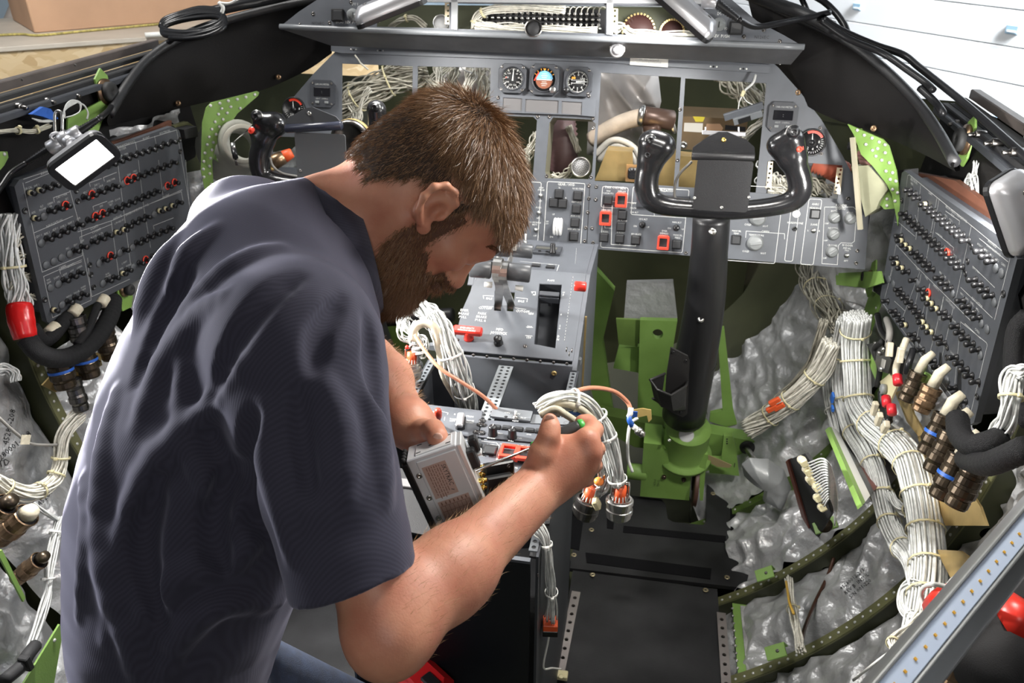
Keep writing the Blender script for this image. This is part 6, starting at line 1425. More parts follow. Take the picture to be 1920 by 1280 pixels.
def mount(label,px,py,x,r=.030,pl=None):
 pl=pl or PXR(x);t=thing('shock_mount',label,'mount',pl.at(px,py));M=pl.Mpx(px,py)
 b=MB();b.prism(ccw([(-.022,-.045),(.010,-.050),(.024,-.03),(.022,.03),(.005,.048),(-.02,.03)]),M,-.004,0);b.obj('plate','green_primer',t)
 b=MB();b.lathe(M,[(r*1.05,0),(r*1.05,.006),(r*.8,.008),(r*.8,.012)],24);b.obj('flange','bronze',t);b=MB();b.lathe(M,[(r*.80,.006),(r*.82,.018),(r*.7,.021),(r*.18,.021),(r*.16,.016)],24);b.obj('rubber_disc','rubber',t)
mount('round rubber mount on a green plate at the left window sill',196,172,-.885,.026,PXL(-.885));mount('round rubber mount on a green plate at the right window sill',1813,262,.885,.028)
mount('round rubber mount low right of the lower panel',1633,519,.84,.016);
bracket('green bracket plate under the left rubber mount',[(128,222),(210,178),(185,245),(180,262),(125,262)],PXL(-.880));bracket('small green plate at the extreme left edge below the sill',[(-5,284),(14,284),(16,295),(8,310),(-5,325)],PXL(-.87),riv=[(8,289)])
bracket('green horizontal bracket under the right end of the lower panel',[(1566,512),(1650,508),(1655,530),(1625,540),(1568,534)],PXR(.82));bracket('green strut sloping down beside the right breaker panel',[(1632,545),(1655,555),(1625,640),(1608,650),(1610,612)],PXR(.855),riv=[(1626,605),(1621,622),(1643,577)])
t=thing('air_duct_boot','pale grey canvas duct boot with a round opening behind the left yoke','duct',GL.at(445,270))
cB=Z9([(540,620)])[0];q=(CAM-atd(*cB,1.93)).normalized().to_track_quat('Z','Y').to_matrix().to_4x4();q=q@Matrix.Rotation(radians(25),4,'Z');q.translation=atd(*cB,1.93)
b=MB();rows=[]
for r,z in((.085,-.14),(.080,-.08),(.062,-.03),(.060,0),(.058,.006),(.036,.005),(.034,-.04)):rows.append([q@V((r*cos(2*pi*j/28)*.82+(-z)*-.35,r*sin(2*pi*j/28),z))for j in range(28)])
b.grid(rows,closed=True);b.obj('boot',mat('canvas_grey',(.34,.34,.29),.6,var=.1,vscale=20,bump=.3,bscale=80),t)
b=MB();b.lathe(q,[(.047,.0075),(.045,.010),(.037,.010)],28,cap=False);b.obj('ring',mat('ring_tan',(.38,.36,.30),.45),t)
t=thing('hinge_clip','small chrome and black clip hanging in front of the canvas boot','clip',GL.at(438,280));b=MB();b.tube([atd(436,268,1.85),atd(438,282,1.85)],.006,8);b.obj('tip','steel',t);b=MB();b.tube([atd(438,280,1.85),atd(442,297,1.85)],.0065,8);b.obj('sleeve','black_plastic',t);b=MB();b.tube([atd(442,297,1.85),atd(444,310,1.85)],.003,6);b.tube(catmull([atd(437,268,1.85),atd(455,252,1.86),atd(466,243,1.88)],4),.0016,6);b.obj('wire','steel_dark',t)
t=thing('air_duct_boot','crumpled grey canvas boot hanging right of the main panel','duct',GR.at(1640,350))
b=MB();gl_=Z10([(370,265),(470,255),(585,370),(590,400),(540,470),(520,520),(455,565),(425,440)])
b.prism(ccw(uvs(GR.lift(-.01),gl_)),GR.lift(-.01).M(),-.06,0);b.obj('boot',mat('canvas_olive',(.30,.30,.20),.55,var=.15,vscale=14,bump=.8,bscale=25),t)
b=MB();b.box(GR.lift(.01).Mpx(1606,345,0,radians(18)),.010,.20,.006);b.obj('edge_strip',mat('strip_tan',(.38,.35,.26),.5),t)
b=MB();[b.tube([GR.at(1612+i*2,288+i*6.5,-.02),GR.at(1650+i*2,292+i*6,-.01)],.009,10)for i in range(3)];b.obj('cuff',mat('cuff_pink',(.34,.17,.15),.6),t)
mount('bronze rubber mount at the top of the right green gusset',1606,274,.80,.013)
# ---------------------------------------------------------------- work lamps
def work_lamp(label,pos,n,lax,power,L=.125,W_=.075,D_=.028,on=True,lensW=.034,cords=True,spread=150):
 n=V(n).normalized();lax=V(lax);lax=(lax-n*lax.dot(n)).normalized();pl=Plane(V(pos),lax,n.cross(lax));M=pl.M()
 t=thing('work_lamp',label,'lamp',pos)
 b=MB();o=rrect(-L/2,-W_/2,L/2,W_/2,.016,4);
 def ring(s_,z):return[M@V((x*(1-2*s_/L),y*(1-2*s_/W_),z))for x,y in o]
 rows=[ring(.022,-D_),ring(.014,-D_*.96),ring(.004,-D_*.6),ring(0,-D_*.35),ring(0,0)];b.grid(rows,closed=True);b.add(rows[0],[tuple(range(len(o)))]);b.obj('housing','cast_silver',t)
 b=MB();plate_mesh(b,rrect(-L/2-.001,-W_/2-.001,L/2+.001,W_/2+.001,.016,4),[rect(-L/2+.011,-lensW/2,L/2-.011,lensW/2)],M,0,.010,.001);b.obj('bezel','black_plastic',t)
 b=MB();b.box(M@Matrix.Translation((0,0,.002)),L-.022,lensW,.003);b.obj('lens','lamp_lens' if on else 'window_grey',t,'glowing white lens' if on else None)
 b=MB();[b.lathe(M@Matrix.Translation((x,y,-D_*.93))@Matrix.Rotation(pi,4,'X'),[(.0045,0),(.0045,.003),(.0025,.003),(.002,.001)],12)for x in(-L/2+.03,L/2-.03)for y in(-.0,)];b.obj('screw','steel_dark',t)
 if power:
  l=bpy.data.lights.new('lamp_light','AREA');l.shape='RECTANGLE';l.size=L-.024;l.size_y=lensW-.002;l.energy=power;l.spread=radians(spread);l.color=(1,.98,.95)
  o_=bpy.data.objects.new('lamp_light',l);COL.objects.link(o_);mm=M@Matrix.Translation((0,0,.0105))@Matrix.Rotation(pi,4,'X');o_.parent=t;o_.matrix_parent_inverse=world_inv(t);o_.matrix_basis=mm
 return t,pl
R_w,U_w,W_w=CR,CU,CF
def strain(t,a,c,r=.0085,n=9,m='black_plastic'):
 b=MB();pts=[];rs_=[]
 for i in range(n*2+1):pts.append(V(a).lerp(V(c),i/(n*2)));rs_.append(r*(1-.35*i/(n*2))*(1 if i%2 else .8))
 b.tube(pts,rs_,10);b.obj('strain_relief',m,t)
l1,lp1=work_lamp('lit silver work lamp hanging in front of the left breaker panel',atd(157,300,1.42),R_w*.58-U_w*.66-W_w*.46,R_w*.86+U_w*.44-W_w*.02,38,L=.110,W_=.066,lensW=.050)
b=MB();a,c=atd(92,279,1.43),atd(152,245,1.43);b.cyl(a,a.lerp(c,.42),.0125,.0125,18);b.cyl(a.lerp(c,.38),a.lerp(c,.66),.016,.016,18);b.cyl(a.lerp(c,.62),c,.0125,.0125,18);b.cyl(a.lerp(c,.5),atd(135,268,1.42),.013,.011);b.obj('swivel','cast_silver',l1)
strain(l1,atd(150,246,1.43),atd(186,222,1.43));strain(l1,atd(93,279,1.43),atd(50,305,1.43),.008)
b=MB();hk=[atd(104,252,1.42),atd(103,235,1.42),atd(103,215,1.42),atd(108,208,1.42),atd(115,211,1.42),atd(117,222,1.42),atd(117,246,1.42)];b.tube(catmull(hk,5),.0028,8);b.lathe(lp1.M(),[(.001,0),(.001,.001)],3)if False else None;b.obj('hook','steel',l1)
b=MB();q=(CAM-atd(106,256,1.42)).to_track_quat('Z','Y').to_matrix().to_4x4();q.translation=atd(106,256,1.42);b.tube([q@V((.009*cos(2*pi*i/14),.006*sin(2*pi*i/14),0))for i in range(14)],.003,8,closed=True);b.obj('hanging_eye','cast_silver',l1)
l2,_=work_lamp('silver work lamp at the top edge left of centre, shining on the glareshield',atd(732,18,1.66),R_w*.32-U_w*.80+W_w*.50,R_w*.93+U_w*.33,3.0,L=.15,W_=.08)
l3,lp3=work_lamp('silver work lamp at the top edge right of centre, shining on the glareshield',atd(1282,26,1.64),-R_w*.55-U_w*.62+W_w*.55,R_w*.74-U_w*.66,3.5,L=.15,W_=.08)
b=MB();b.cyl(atd(1318,2,1.63),atd(1345,6,1.62),.014,.012);b.obj('swivel','cast_silver',l3);strain(l3,atd(1343,6,1.62),atd(1384,36,1.63),.011)
l4,lp4=work_lamp('grey-backed work lamp at the right edge, lighting the green bracket behind it',atd(1903,400,1.22),-R_w*.30+U_w*.10+W_w*.95,R_w*.50-U_w*.86,5,L=.125,W_=.068,D_=.028)
# ---------------------------------------------------------------- black cables
def cable(label,pts,r=.0065,m='black_cable',name='power_cable',cat='cable',k=8,group=None):b=MB();b.tube(catmull(pts,k),r,10);return b.obj(name,m,None,label,cat,group)
cable('black lamp cable running down the left coaming edge to the lit lamp',[atY(330,70,1.79),atY(278,108,1.80),atY(246,145,1.70),atY(222,180,1.62),atY(205,205,1.52),atd(186,222,1.43)],.0055)
cable('black cable leaving the lit lamp towards the left edge',[atd(50,305,1.43),atd(20,325,1.42),atd(2,350,1.40),atd(-20,380,1.38)],.005)
ct=thing('cable_coil','coil of black cable tied up on top of the left coaming','cable',atY(350,45,1.85))
b=MB();pts=[]
rc_=random.Random(3)
for k in range(5):
 for j in range(10):
  a=2*pi*j/10;x=362+(-62+rc_.random()*6)*cos(a)-8*sin(a);y=38+k*3.5+(-18-rc_.random()*4)*sin(a)-.42*(-(x-362))*-1*.45
  pts.append(atY(x,y,1.84-.0*k+.05*sin(a)-.006*k))
b.tube(catmull(pts,4),.0062,8);b.obj('loops','black_cable',ct)
b=MB();b.tube(catmull([atY(410,4,1.80),atY(418,14,1.80),atY(416,24,1.80)],4),.0045,6);b.tube(catmull([atY(412,5,1.80),atY(430,6,1.80),atY(446,-2,1.80)],4),.0025,6);b.obj('cable_tie','tie_white',ct)
cable('black cables along the top of the left coaming towards the glareshield',[atY(395,22,1.88),atY(450,10,1.92),atY(520,-4,1.98),atY(600,-25,2.0)],.012)
cable('black cable curving from the right lamp over the right coaming',[atd(1384,36,1.63),atd(1415,50,1.66),atY(1460,44,1.86),atY(1510,34,1.90),atY(1557,23,1.92)],.0062)
cable('black cable arching against the white wall at the top right',[atY(1500,-20,2.0),atY(1540,0,2.0),atY(1565,22,1.98),atY(1582,45,1.95),atY(1589,62,1.93)],.0072)
cable('short black cable end crossing the top edge right of centre',[atY(1495,-20,2.0),atY(1508,8,2.0),atY(1518,32,1.97)],.0062)
cable('long black cable crossing the white wall down to the right window sill',[atY(1545,36,1.90),atY(1580,58,1.88),atY(1640,84,1.86),atY(1692,102,1.84),atY(1722,125,1.80),atY(1760,155,1.74),atY(1810,195,1.66),atY(1862,240,1.56),atY(1935,305,1.42)],.0070)
cable('black cable lying on the right coaming edge with a loose end',[atY(1540,38,1.90),atY(1590,72,1.86),atY(1655,100,1.83),atY(1700,130,1.78),atY(1735,155,1.74),atY(1750,169,1.71)],.0066)
cable('black cable tucked behind the outer end of the right coaming',[atY(1725,165,1.74),atY(1752,190,1.70),atY(1766,208,1.66),atY(1768,214,1.66)],.007)
cable('thick dark conduit along the top of the right coaming',[atY(1395,-15,2.0),atY(1450,6,1.98),atY(1500,24,1.96),atY(1560,52,1.90)],.014,'black_leather')
# ---------------------------------------------------------------- behind the panel: bay contents
from mathutils.bvhtree import BVHTree
def px_tube(name,m,pts,r,parent=None,label=None,cat=None,k=8,n=8,ribs=0,group=None):
 """pts: (px, py, Y)"""
 P=catmull([atY(*p)for p in pts],k);b=MB()
 rs_=[r*(1+.18*(i%2))for i in range(len(P))]if ribs else r
 b.tube(P,rs_,n);return b.obj(name,m,parent,label,cat,group)
def Yb(pts,*a,**k):return[atY(*p)for p in pts]
def crumple(name,label,poly,pl,m='insulation_silver',amp=.03,seed=0,n=34,bulge=.06,cat='insulation',fr=7,dirv=None):
 """a stuffed, creased bag filling the outline"""
 uv_=ccw(uvs(pl,poly));cx=sum(p[0]for p in uv_)/len(uv_);cy=sum(p[1]for p in uv_)/len(uv_)
 dense=[]
 for i in range(len(uv_)):
  a,c=uv_[i],uv_[(i+1)%len(uv_)]
  for j in range(10):dense.append((a[0]+(c[0]-a[0])*j/10,a[1]+(c[1]-a[1])*j/10))
 off=V((seed*7.3,seed*3.1,0));b=MB();rows=[]
 for i in range(n+1):
  s_=i/n;row=[]
  for(x,y)in dense:
   X,Y_=cx+(x-cx)*s_,cy+(y-cy)*s_;q=V((X*fr,Y_*fr,0))+off
   if dirv:q=V(((X*dirv[0]+Y_*dirv[1])*fr*2.2,(-X*dirv[1]+Y_*dirv[0])*fr*.35,0))+off
   h=bulge*(1-s_**3)+amp*((1-abs(noise.noise(q))*2)*.6+noise.noise(q*2.6)*.35)*(1-s_**6)
   row.append(pl.P(X,Y_,h))
  rows.append(row)
 b.grid(rows,closed=True);return b.obj(name,m,None,label,cat)
mat('foil_pale',(.50,.47,.45),.38,.35,var=.12,vscale=8,bump=.4,bscale=40)
crumple('foil_bag','creased pale foil bag filling the upper left of the opening left of the right yoke',[(1108,110),(1232,118),(1240,190),(1222,262),(1150,300),(1100,290)],PY(2.26),'foil_pale',.03,2,bulge=.05,dirv=(.8,.6))
px_tube('air_hose',mat('hose_cream',(.46,.38,.30),.6,var=.2,vscale=20),[(1110,262,2.14),(1145,240,2.12),(1180,225,2.12),(1215,217,2.13)],.022,None,'cream coloured hose crossing the left opening by the right yoke','hose',n=14)
t=thing('cable_connector','dark brown cylindrical connector with a steel collar at the end of the cream hose','connector',atY(1230,218,2.13));b=MB();b.cyl(atY(1205,216,2.12),atY(1262,226,2.14),.024,.026,20);b.cyl(atY(1222,232,2.12),atY(1225,275,2.13),.024,.022,16);b.obj('body',mat('umber',(.10,.06,.045),.35,.3),t);b=MB();b.cyl(atY(1196,215,2.12),atY(1208,217,2.12),.026,.027,20);b.cyl(atY(1258,226,2.13),atY(1264,250,2.13),.008,.008,8);b.obj('collar','steel',t)
for i,pts in enumerate(([(1115,290,2.1),(1150,262,2.08),(1190,278,2.06),(1205,320,2.04)],[(1122,300,2.1),(1155,272,2.08),(1186,290,2.06),(1198,330,2.04)])):px_tube('grey_cable',mat('cable_pale',(.42,.40,.36),.5),pts,.008,None,('outer' if i else 'inner')+' pale cable arching behind the left grip of the right yoke','cable')
def gold_bracket(label,pts,y,holes=(),lip=True):
 t=thing('mounting_tray',label,'tray',atY(*pts[0],y));slab('plate','gold_plate',pts,PY(y),.003,t)
 if lip:
  a,c=atY(*pts[0],y),atY(*pts[1],y);b=MB();b.add([a,c,c+V((0,.08,-.01)),a+V((0,.08,-.01))],[(0,1,2,3)]);b.obj('top_flange','gold_plate',t)
 return t
t=gold_bracket('gold mounting tray low in the opening left of the right yoke, with a black socket',[(1137,282),(1186,285),(1188,340),(1115,338),(1122,322)],1.97);b=MB();b.box(PY(1.95).Mpx(1191,325,0),.045,.042,.006);b.obj('socket_plate',mat('copper_plate',(.42,.24,.10),.4,.5),t);b=MB();b.box(PY(1.95).Mpx(1190,324,.003),.032,.028,.012,.004,z0=0)
[b.box(PY(1.95).Mpx(1182+i*6,317+j*5,.015),.004,.003,.002)for i in range(3)for j in range(3)];b.obj('socket','black_plastic',t)
gold_bracket('gold tray section between the two openings behind the right yoke',[(1200,282),(1268,288),(1265,352),(1200,345)],2.0)
gold_bracket('gold tray behind the clipboard of the right yoke, lower left',[(1274,292),(1320,296),(1320,362),(1270,352)],1.98)
t=thing('avionics_box','brown avionics box with a white data plate behind the right yoke','equipment box',atY(1340,260,2.2));slab('case',mat('box_brown',(.16,.11,.06),.45,.3,var=.15,vscale=12),[(1281,218),(1402,224),(1398,285),(1276,280)],PY(2.18),.12,t)
for pts,m_ in(([(1283,230),(1318,231),(1317,248),(1282,246)],'placard_white'),([(1325,232),(1350,232),(1356,240),(1353,246),(1322,244)],'kraft_tape'),([(1360,234),(1398,238),(1397,246),(1359,243)],'black_matte'),([(1299,218),(1322,219),(1318,228),(1304,228)],'yellow_paint')):slab('data_plate',m_,pts,PY(2.18),.001,t,up=.0012)
b=MB();b.lathe(PY(2.18).Mpx(1282,271),[(.010,0),(.010,.004),(.006,.006),(.004,.003)],16);b.obj('port','steel',t)
t=thing('hanging_module','small grey display module dangling on two white wires in the right opening','display module',atY(1395,215,1.96));HMp=PY(1.95);q=HMp.Mpx(1394,209,0)@Matrix.Rotation(radians(21),4,'Z')@Matrix.Rotation(radians(20),4,'X')
b=MB();b.box(q,.090,.018,.006,.001);b.obj('bezel','panel_grey',t);b=MB();b.box(q@Matrix.Translation((.006,-.016,.002)),.066,.018,.012,.001);b.obj('body','elt_grey',t);b=MB();b.box(q@Matrix.Translation((-.002,-.017,.009)),.028,.012,.003);[b.box(q@Matrix.Translation((-.012+i*.007,-.017,.011)),.002,.008,.002)for i in range(4)];b.obj('contacts',['black_plastic'],t)
b=MB();b.tube(catmull(Yb([(1417,140,1.96),(1412,155,1.95),(1398,168,1.95),(1392,178,1.95)]),5),.003,6);b.tube(catmull(Yb([(1391,180,1.95),(1386,192,1.95),(1384,206,1.95)]),4),.0014,6);b.tube(catmull(Yb([(1393,180,1.95),(1400,190,1.95),(1411,196,1.95)]),4),.0014,6);b.obj('wires','wire_cool',t);b=MB();b.box(PY(1.945).Mpx(1393,175,0,radians(-15)),.008,.014,.004,.001);b.obj('splice_sleeve','tie_cream',t)
def yb(name,pts,R,nw,rw,m,label,ties=(),**k):return bundle(name,Yb(pts),R,nw,rw,m,label=label,cat='wire harness',ties=ties,**k)
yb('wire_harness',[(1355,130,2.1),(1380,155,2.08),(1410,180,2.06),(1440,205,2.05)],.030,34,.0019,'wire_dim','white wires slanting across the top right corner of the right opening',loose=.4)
yb('wire_harness',[(1440,222,2.05),(1415,240,2.05),(1400,255,2.08),(1390,275,2.1)],.010,10,.002,'wire_white','thin white wires curving down behind the clipboard of the right yoke')
yb('wire_harness',[(625,215,2.06),(665,185,2.05),(710,160,2.06),(760,140,2.08),(800,128,2.10)],.036,60,.0021,'wire_dim','thick dull white harness slanting through the leftmost screen opening',ties=(.3,.6),loose=.35,twist=.8)  # wires in the duller off-white tone
yb('wire_harness',[(650,170,2.04),(655,195,2.03),(668,215,2.03),(660,240,2.03),(645,250,2.03)],.012,12,.0018,'wire_white','white wire branch hanging down in the leftmost screen opening',loose=.5)
yb('wire_harness',[(693,165,2.02),(678,190,2.02),(672,220,2.03),(668,245,2.04)],.008,8,.0018,'wire_white','thin loose wires hanging beside the left opening, above the left yoke',loose=.5)
px_tube('hanging_wire','wire_white',[(665,103,1.955),(672,112,1.96),(676,118,1.97),(690,130,1.99)],.0022,None,'short forked white wire hanging from the strip above the left opening','wire');px_tube('brown_hose',mat('hose_tan',(.16,.11,.06),.6),[(700,210,2.3),(730,165,2.28),(775,135,2.25)],.012,None,'tan hose curving up in the leftmost screen opening','hose')
for i,(pts,R,n_)in enumerate((([(786,128,2.1),(800,145,2.08),(822,165,2.06)],.010,10),([(818,120,2.1),(824,145,2.08),(828,175,2.06)],.011,12),([(855,120,2.16),(850,145,2.12),(842,180,2.1)],.016,18),([(882,120,2.1),(880,150,2.08),(866,185,2.06)],.014,18),([(900,125,2.2),(905,155,2.18),(915,190,2.16)],.022,20),([(840,125,2.25),(810,160,2.2),(800,200,2.2)],.016,16))):
 yb('wire_bunch',pts,R,n_,.0018,'wire_white' if i in(1,3)else 'wire_dim',('first thin','second bright','third brownish','fourth bright','fifth broad','sixth rearmost')[i]+' bunch of wires from the left in the opening above the man\'s head',loose=.25)
px_tube('loose_wire','wire_cool',[(862,124,2.04),(872,132,2.03),(885,137,2.03)],.002,None,'short curved white wire in the opening above the man\'s head','wire')
crumple('foil_sheet','dull foil behind the wires in the opening above the man\'s head',[(820,110),(925,112),(925,230),(830,230)],PY(2.38),'foil_pale',.03,5,bulge=.02)
px_tube('ribbed_hose',mat('hose_maroon',(.10,.055,.055),.5),[(1050,222,2.12),(1055,250,2.10),(1058,290,2.08),(1055,320,2.08)],.034,None,'dark maroon ribbed hose in the centre bay','hose',k=8,n=18,ribs=1)
t=thing('cable_connector','large steel connector with a dense grey socket face in the centre bay','connector',atY(1089,313,1.95));q=(CAM-atY(1089,313,1.95)).normalized().to_track_quat('Z','Y').to_matrix().to_4x4();q.translation=atY(1089,313,1.95)
b=MB();b.lathe(q,[(.020,-.05),(.0235,-.045),(.0235,-.012),(.026,-.010),(.026,0),(.0235,.003),(.0215,.003),(.0215,-.003)],28);b.obj('shell','steel',t);b=MB();b.lathe(q,[(.0213,-.004),(.0213,-.001)],24);b.mi=1
for i in range(55):a=i*2.4;r=.0195*math.sqrt((i+.5)/55);b.lathe(q@Matrix.Translation((r*cos(a),r*sin(a),-.001)),[(.0011,0),(.0008,.0006)],6)
b.obj('insert',[mat('insert_grey',(.25,.25,.25),.5),'black_matte'],t)
yb('wire_harness',[(1035,330,2.0),(1050,334,1.99),(1065,325,1.99),(1080,308,2.0)],.010,14,.0016,'wire_white','white wires running into the steel connector in the centre bay',loose=.4)
yb('wire_harness',[(1066,236,2.06),(1074,258,2.05),(1085,285,2.03)],.008,10,.0018,'wire_dim','pale wires coming down to the steel connector in the centre bay')
yb('wire_harness',[(1008,250,2.0),(1000,272,1.98),(990,290,1.98),(985,320,1.98)],.012,14,.0018,'wire_white','bright white wires in the narrow bay beside the man\'s forehead',loose=.35)
slab('card_guide','green_dark',[(1035,285),(1062,287),(1060,318),(1032,316)],PY(2.14),.02,None,'small green plate at the bottom of the centre bay','plate')
px_tube('ribbed_duct',mat('duct_red',(.38,.09,.05),.5),[(1528,302,1.97),(1555,312,1.96),(1580,325,1.98)],.024,None,'red ribbed duct in the small opening right of the right yoke','duct',k=9,n=18,ribs=1)
crumple('foil_scrap','small silver bag in the small opening right of the right yoke',[(1505,296),(1545,300),(1550,330),(1515,335)],PY(2.02),'insulation_silver',.02,8,n=16,bulge=.02)
for i,pts in enumerate(([(1440,345,1.97),(1465,352,1.96),(1500,345,1.96),(1535,360,1.97)],[(1448,330,1.98),(1470,342,1.97),(1490,360,1.96)],[(1500,330,1.98),(1525,345,1.97),(1560,358,1.97)],[(1440,362,1.96),(1480,356,1.96),(1520,366,1.96)])):yb('loose_wiring',pts,.012,16,.0019,'wire_white' if i%2 else 'wire_dim',('long tangled','short upper','right-hand','lowest')[i]+' run of loose wires in the small opening right of the right yoke',loose=.6,twist=1.5,seed=i)
yb('loose_wiring',[(1425,300,2.0),(1430,320,1.99),(1424,345,1.98)],.010,12,.0018,'wire_cool','wires at the right edge of the clipboard of the right yoke',loose=.5)
t=thing('cable_connector','bronze connector with an orange cap behind the left yoke','connector',atY(525,300,1.80));b=MB();b.cyl(atY(510,306,1.78),atY(532,294,1.80),.019,.017,20);b.obj('barrel','bronze',t);b=MB();b.cyl(atY(532,294,1.80),atY(548,286,1.81),.0155,.012,16);b.obj('cap','orange_red',t);b=MB();b.lathe((lambda q_:q_)(Matrix.Translation(atY(509,307,1.778))@(CAM-atY(510,306,1.78)).to_track_quat('Z','Y').to_matrix().to_4x4()),[(.016,0),(.017,.002),(.013,.003),(.012,.0)],18);b.obj('rim','gold_plate',t)
b=MB();b.tube(catmull([YK.at(506,295,.0),YK.at(512,312,0),YK.at(530,325,0),YK.at(558,331,.01)],6),.003,8);b.obj('lead','lead_grey',None,'grey lead running from the left yoke to its grey plate','wire')
GB=GP.lift(-.05);t=thing('terminal_board','row of brass terminals on a black board in the middle glareshield bay','terminal board',GB.at(1015,35))
slab('board','black_matte',[(905,14),(1140,18),(1140,62),(905,58)],GB,.004,t)
tb=MB();tb.lathe(Matrix.Identity(4),[(.0042,0),(.0042,.003),(.0025,.004),(.0025,.009),(.0036,.010),(.0036,.013),(.001,.014)],10);tb=tb.mesh('terminal','steel')
for i in range(20):
 for j in range(3):inst('terminal',tb,GB.Mpx(914+i*11,24+j*10+i*.25,.002),t)
b=MB();[b.box(GB.Mpx(916+i*11,49+i*.25,.003),.006,.003,.003)for i in range(20)];b.obj('marker_strip','tie_white',t)
wr=MB()
for i in range(20):
 x=914+i*11;wr.tube(catmull([GB.at(x,25,.014),GB.at(x+1,18,.026),GB.at(x+6,13,.024),GB.at(x+14,15,.022)],4),.0014,5);wr.tube(catmull([GB.at(x,44,.012),GB.at(x-3,52,.025),GB.at(x-14,58,.028),GB.at(x-30,58,.028)],4),.0014,5)
wr.obj('wires','wire_white',t,kind='stuff')
gbm=lambda pts:[GB.at(x,y,h)for x,y,h in pts]
bundle('wire_harness',gbm([(890,55,.02),(893,38,.02),(905,24,.025),(935,16,.025),(1000,14,.025),(1060,18,.025)]),.009,16,.0017,'wire_white',label='cream wire loop arching over the left end of the terminal board',cat='wire harness',ties=(.15,.4))
bundle('wire_harness',gbm([(892,48,.03),(930,52,.035),(1000,56,.035),(1120,60,.035)]),.011,26,.0017,'wire_white',label='flat run of white wires below the brass terminals',cat='wire harness',loose=.3)
bundle('wire_harness',gbm([(730,52,.01),(750,38,.015),(775,34,.015),(800,50,.01)]),.006,7,.0019,'wire_dim',label='small arch of pale wires in the left glareshield bay',cat='wire harness',ties=(.5,))
bundle('wire_harness',gbm([(1150,58,.02),(1165,50,.02),(1185,62,.02),(1240,64,.02),(1310,66,.02)]),.008,10,.0018,'wire_white',label='white wires lying along the bottom of the right glareshield bay',cat='wire harness',loose=.4,ties=(.4,))
def round_conn(name,label,c,axis,r,L,m='steel',face='insert_grey',rings=3,parent=None,blue=False,n=22):
 t=thing(name,label,'connector',c);z=V(axis).normalized();q=z.to_track_quat('Z','Y').to_matrix().to_4x4();q.translation=V(c);b=MB();prof=[(r*.78,-L)]
 for i in range(rings):z0_=-L+L*(i+.15)/rings;z1_=-L+L*(i+.8)/rings;k_=(.86,1.0,.92,.97,.9)[i%5];prof+=[(r*k_*.93,z0_),(r*k_,z0_+L*.015),(r*k_,z1_),(r*k_*.93,z1_+L*.015)]
 prof+=[(r,-L*.04),(r,0),(r*.9,.001),(r*.88,-.003)];b.lathe(q,prof,n,smooth=False);b.obj('shell',m,t)
 b=MB();b.lathe(q,[(r*.87,-.004),(r*.86,-.0015)],n);b.obj('insert',face,t)
 if blue:b=MB();b.lathe(q,[(r*1.01,-L*.5),(r*1.015,-L*.46),(r*1.01,-L*.42)],n,cap=False);b.obj('blue_band','blue_tape',t)
 return t
round_conn('cable_connector','round steel connector at the right end of the left glareshield bay',GB.at(827,42,.035),-CF,.019,.03);round_conn('cable_connector','dark round connector at the foot of the terminal board',GB.at(1000,53,.055),-CF,.020,.03,'steel_dark','black_matte')
for(x,y,r,lab)in((1197,58,.036,'left of two dark oval cut-outs with toothed edging in the right glareshield bay'),(1260,60,.026,'right, smaller of two dark oval cut-outs with toothed edging in the right glareshield bay')):
 t=thing('edged_cutout',lab,'cut-out',GB.at(x,y));b=MB();b.lathe(GB.Mpx(x,y,-.01),[(r,0),(r*.99,.001)],28);b.obj('opening',mat('maroon_dark',(.04,.012,.01),.6),t);b=MB();M=GB.Mpx(x,y,-.01)
 for i in range(30):a=2*pi*i/30;b.box(M@Matrix.Translation((r*cos(a),r*sin(a),.002))@Matrix.Rotation(a,4,'Z'),.004,.004,.006)
 b.obj('toothed_edging','gold_plate',t)
slab('bay_floor','olive_dark',[(640,8),(1340,14),(1345,80),(640,60)],GP.lift(-.075),.01,None,'olive inner wall of the glareshield bays','inner wall')
# ---------------------------------------------------------------- harnesses along the right wall
def xb(name,pts,R,nw,rw,m,label,ties=(),**k):return bundle(name,[atX(*p)for p in pts],R,nw,rw,m,label=label,cat='wire harness',ties=ties,**k)
xb('main_harness',[(1607,592,.80),(1603,640,.81),(1606,700,.82),(1612,760,.83),(1640,800,.84),(1675,830,.85),(1705,865,.86),(1722,920,.86),(1734,985,.86),(1741,1060,.85),(1738,1120,.83),(1728,1190,.80),(1722,1240,.78)],.031,90,.0024,'wire_cool','thickest white wire harness running down the right wall past the near riveted frame',ties=(.06,.14,.23,.33,.43,.52,.60,.68,.76,.84),taper=lambda s:1.0 if s<.6 else 1-.25*(s-.6),loose=.06,twist=.18)
xb('second_harness',[(1592,600,.79),(1582,650,.80),(1578,710,.81),(1586,765,.82),(1602,812,.83),(1626,850,.835),(1645,892,.84),(1657,940,.84),(1669,984,.84),(1686,1020,.84),(1712,1052,.84),(1724,1110,.82)],.027,75,.0024,'wire_cool','white wire harness just left of the thickest one on the right wall',ties=(.12,.25,.37,.5,.62,.72,.85),loose=.07,twist=.18,taper=lambda s:1-.35*s)
xb('third_harness',[(1562,630,.79),(1553,690,.79),(1555,750,.80),(1568,800,.81),(1575,830,.82)],.014,26,.0022,'wire_cool','slim white harness at the left side of the right wall harnesses, with a blue tag',ties=(.3,.6),tiemat='tie_white',loose=.1,twist=.2)
xb('fan_harness',[(1520,495,.78),(1530,530,.79),(1548,570,.80),(1572,600,.80),(1588,622,.80)],.032,60,.0021,'wire_dim','wide dim fan of wires coming down from under the right end of the lower panel',ties=(.35,.6),loose=.3,flat=1.3,taper=lambda s:1.2-.3*s)
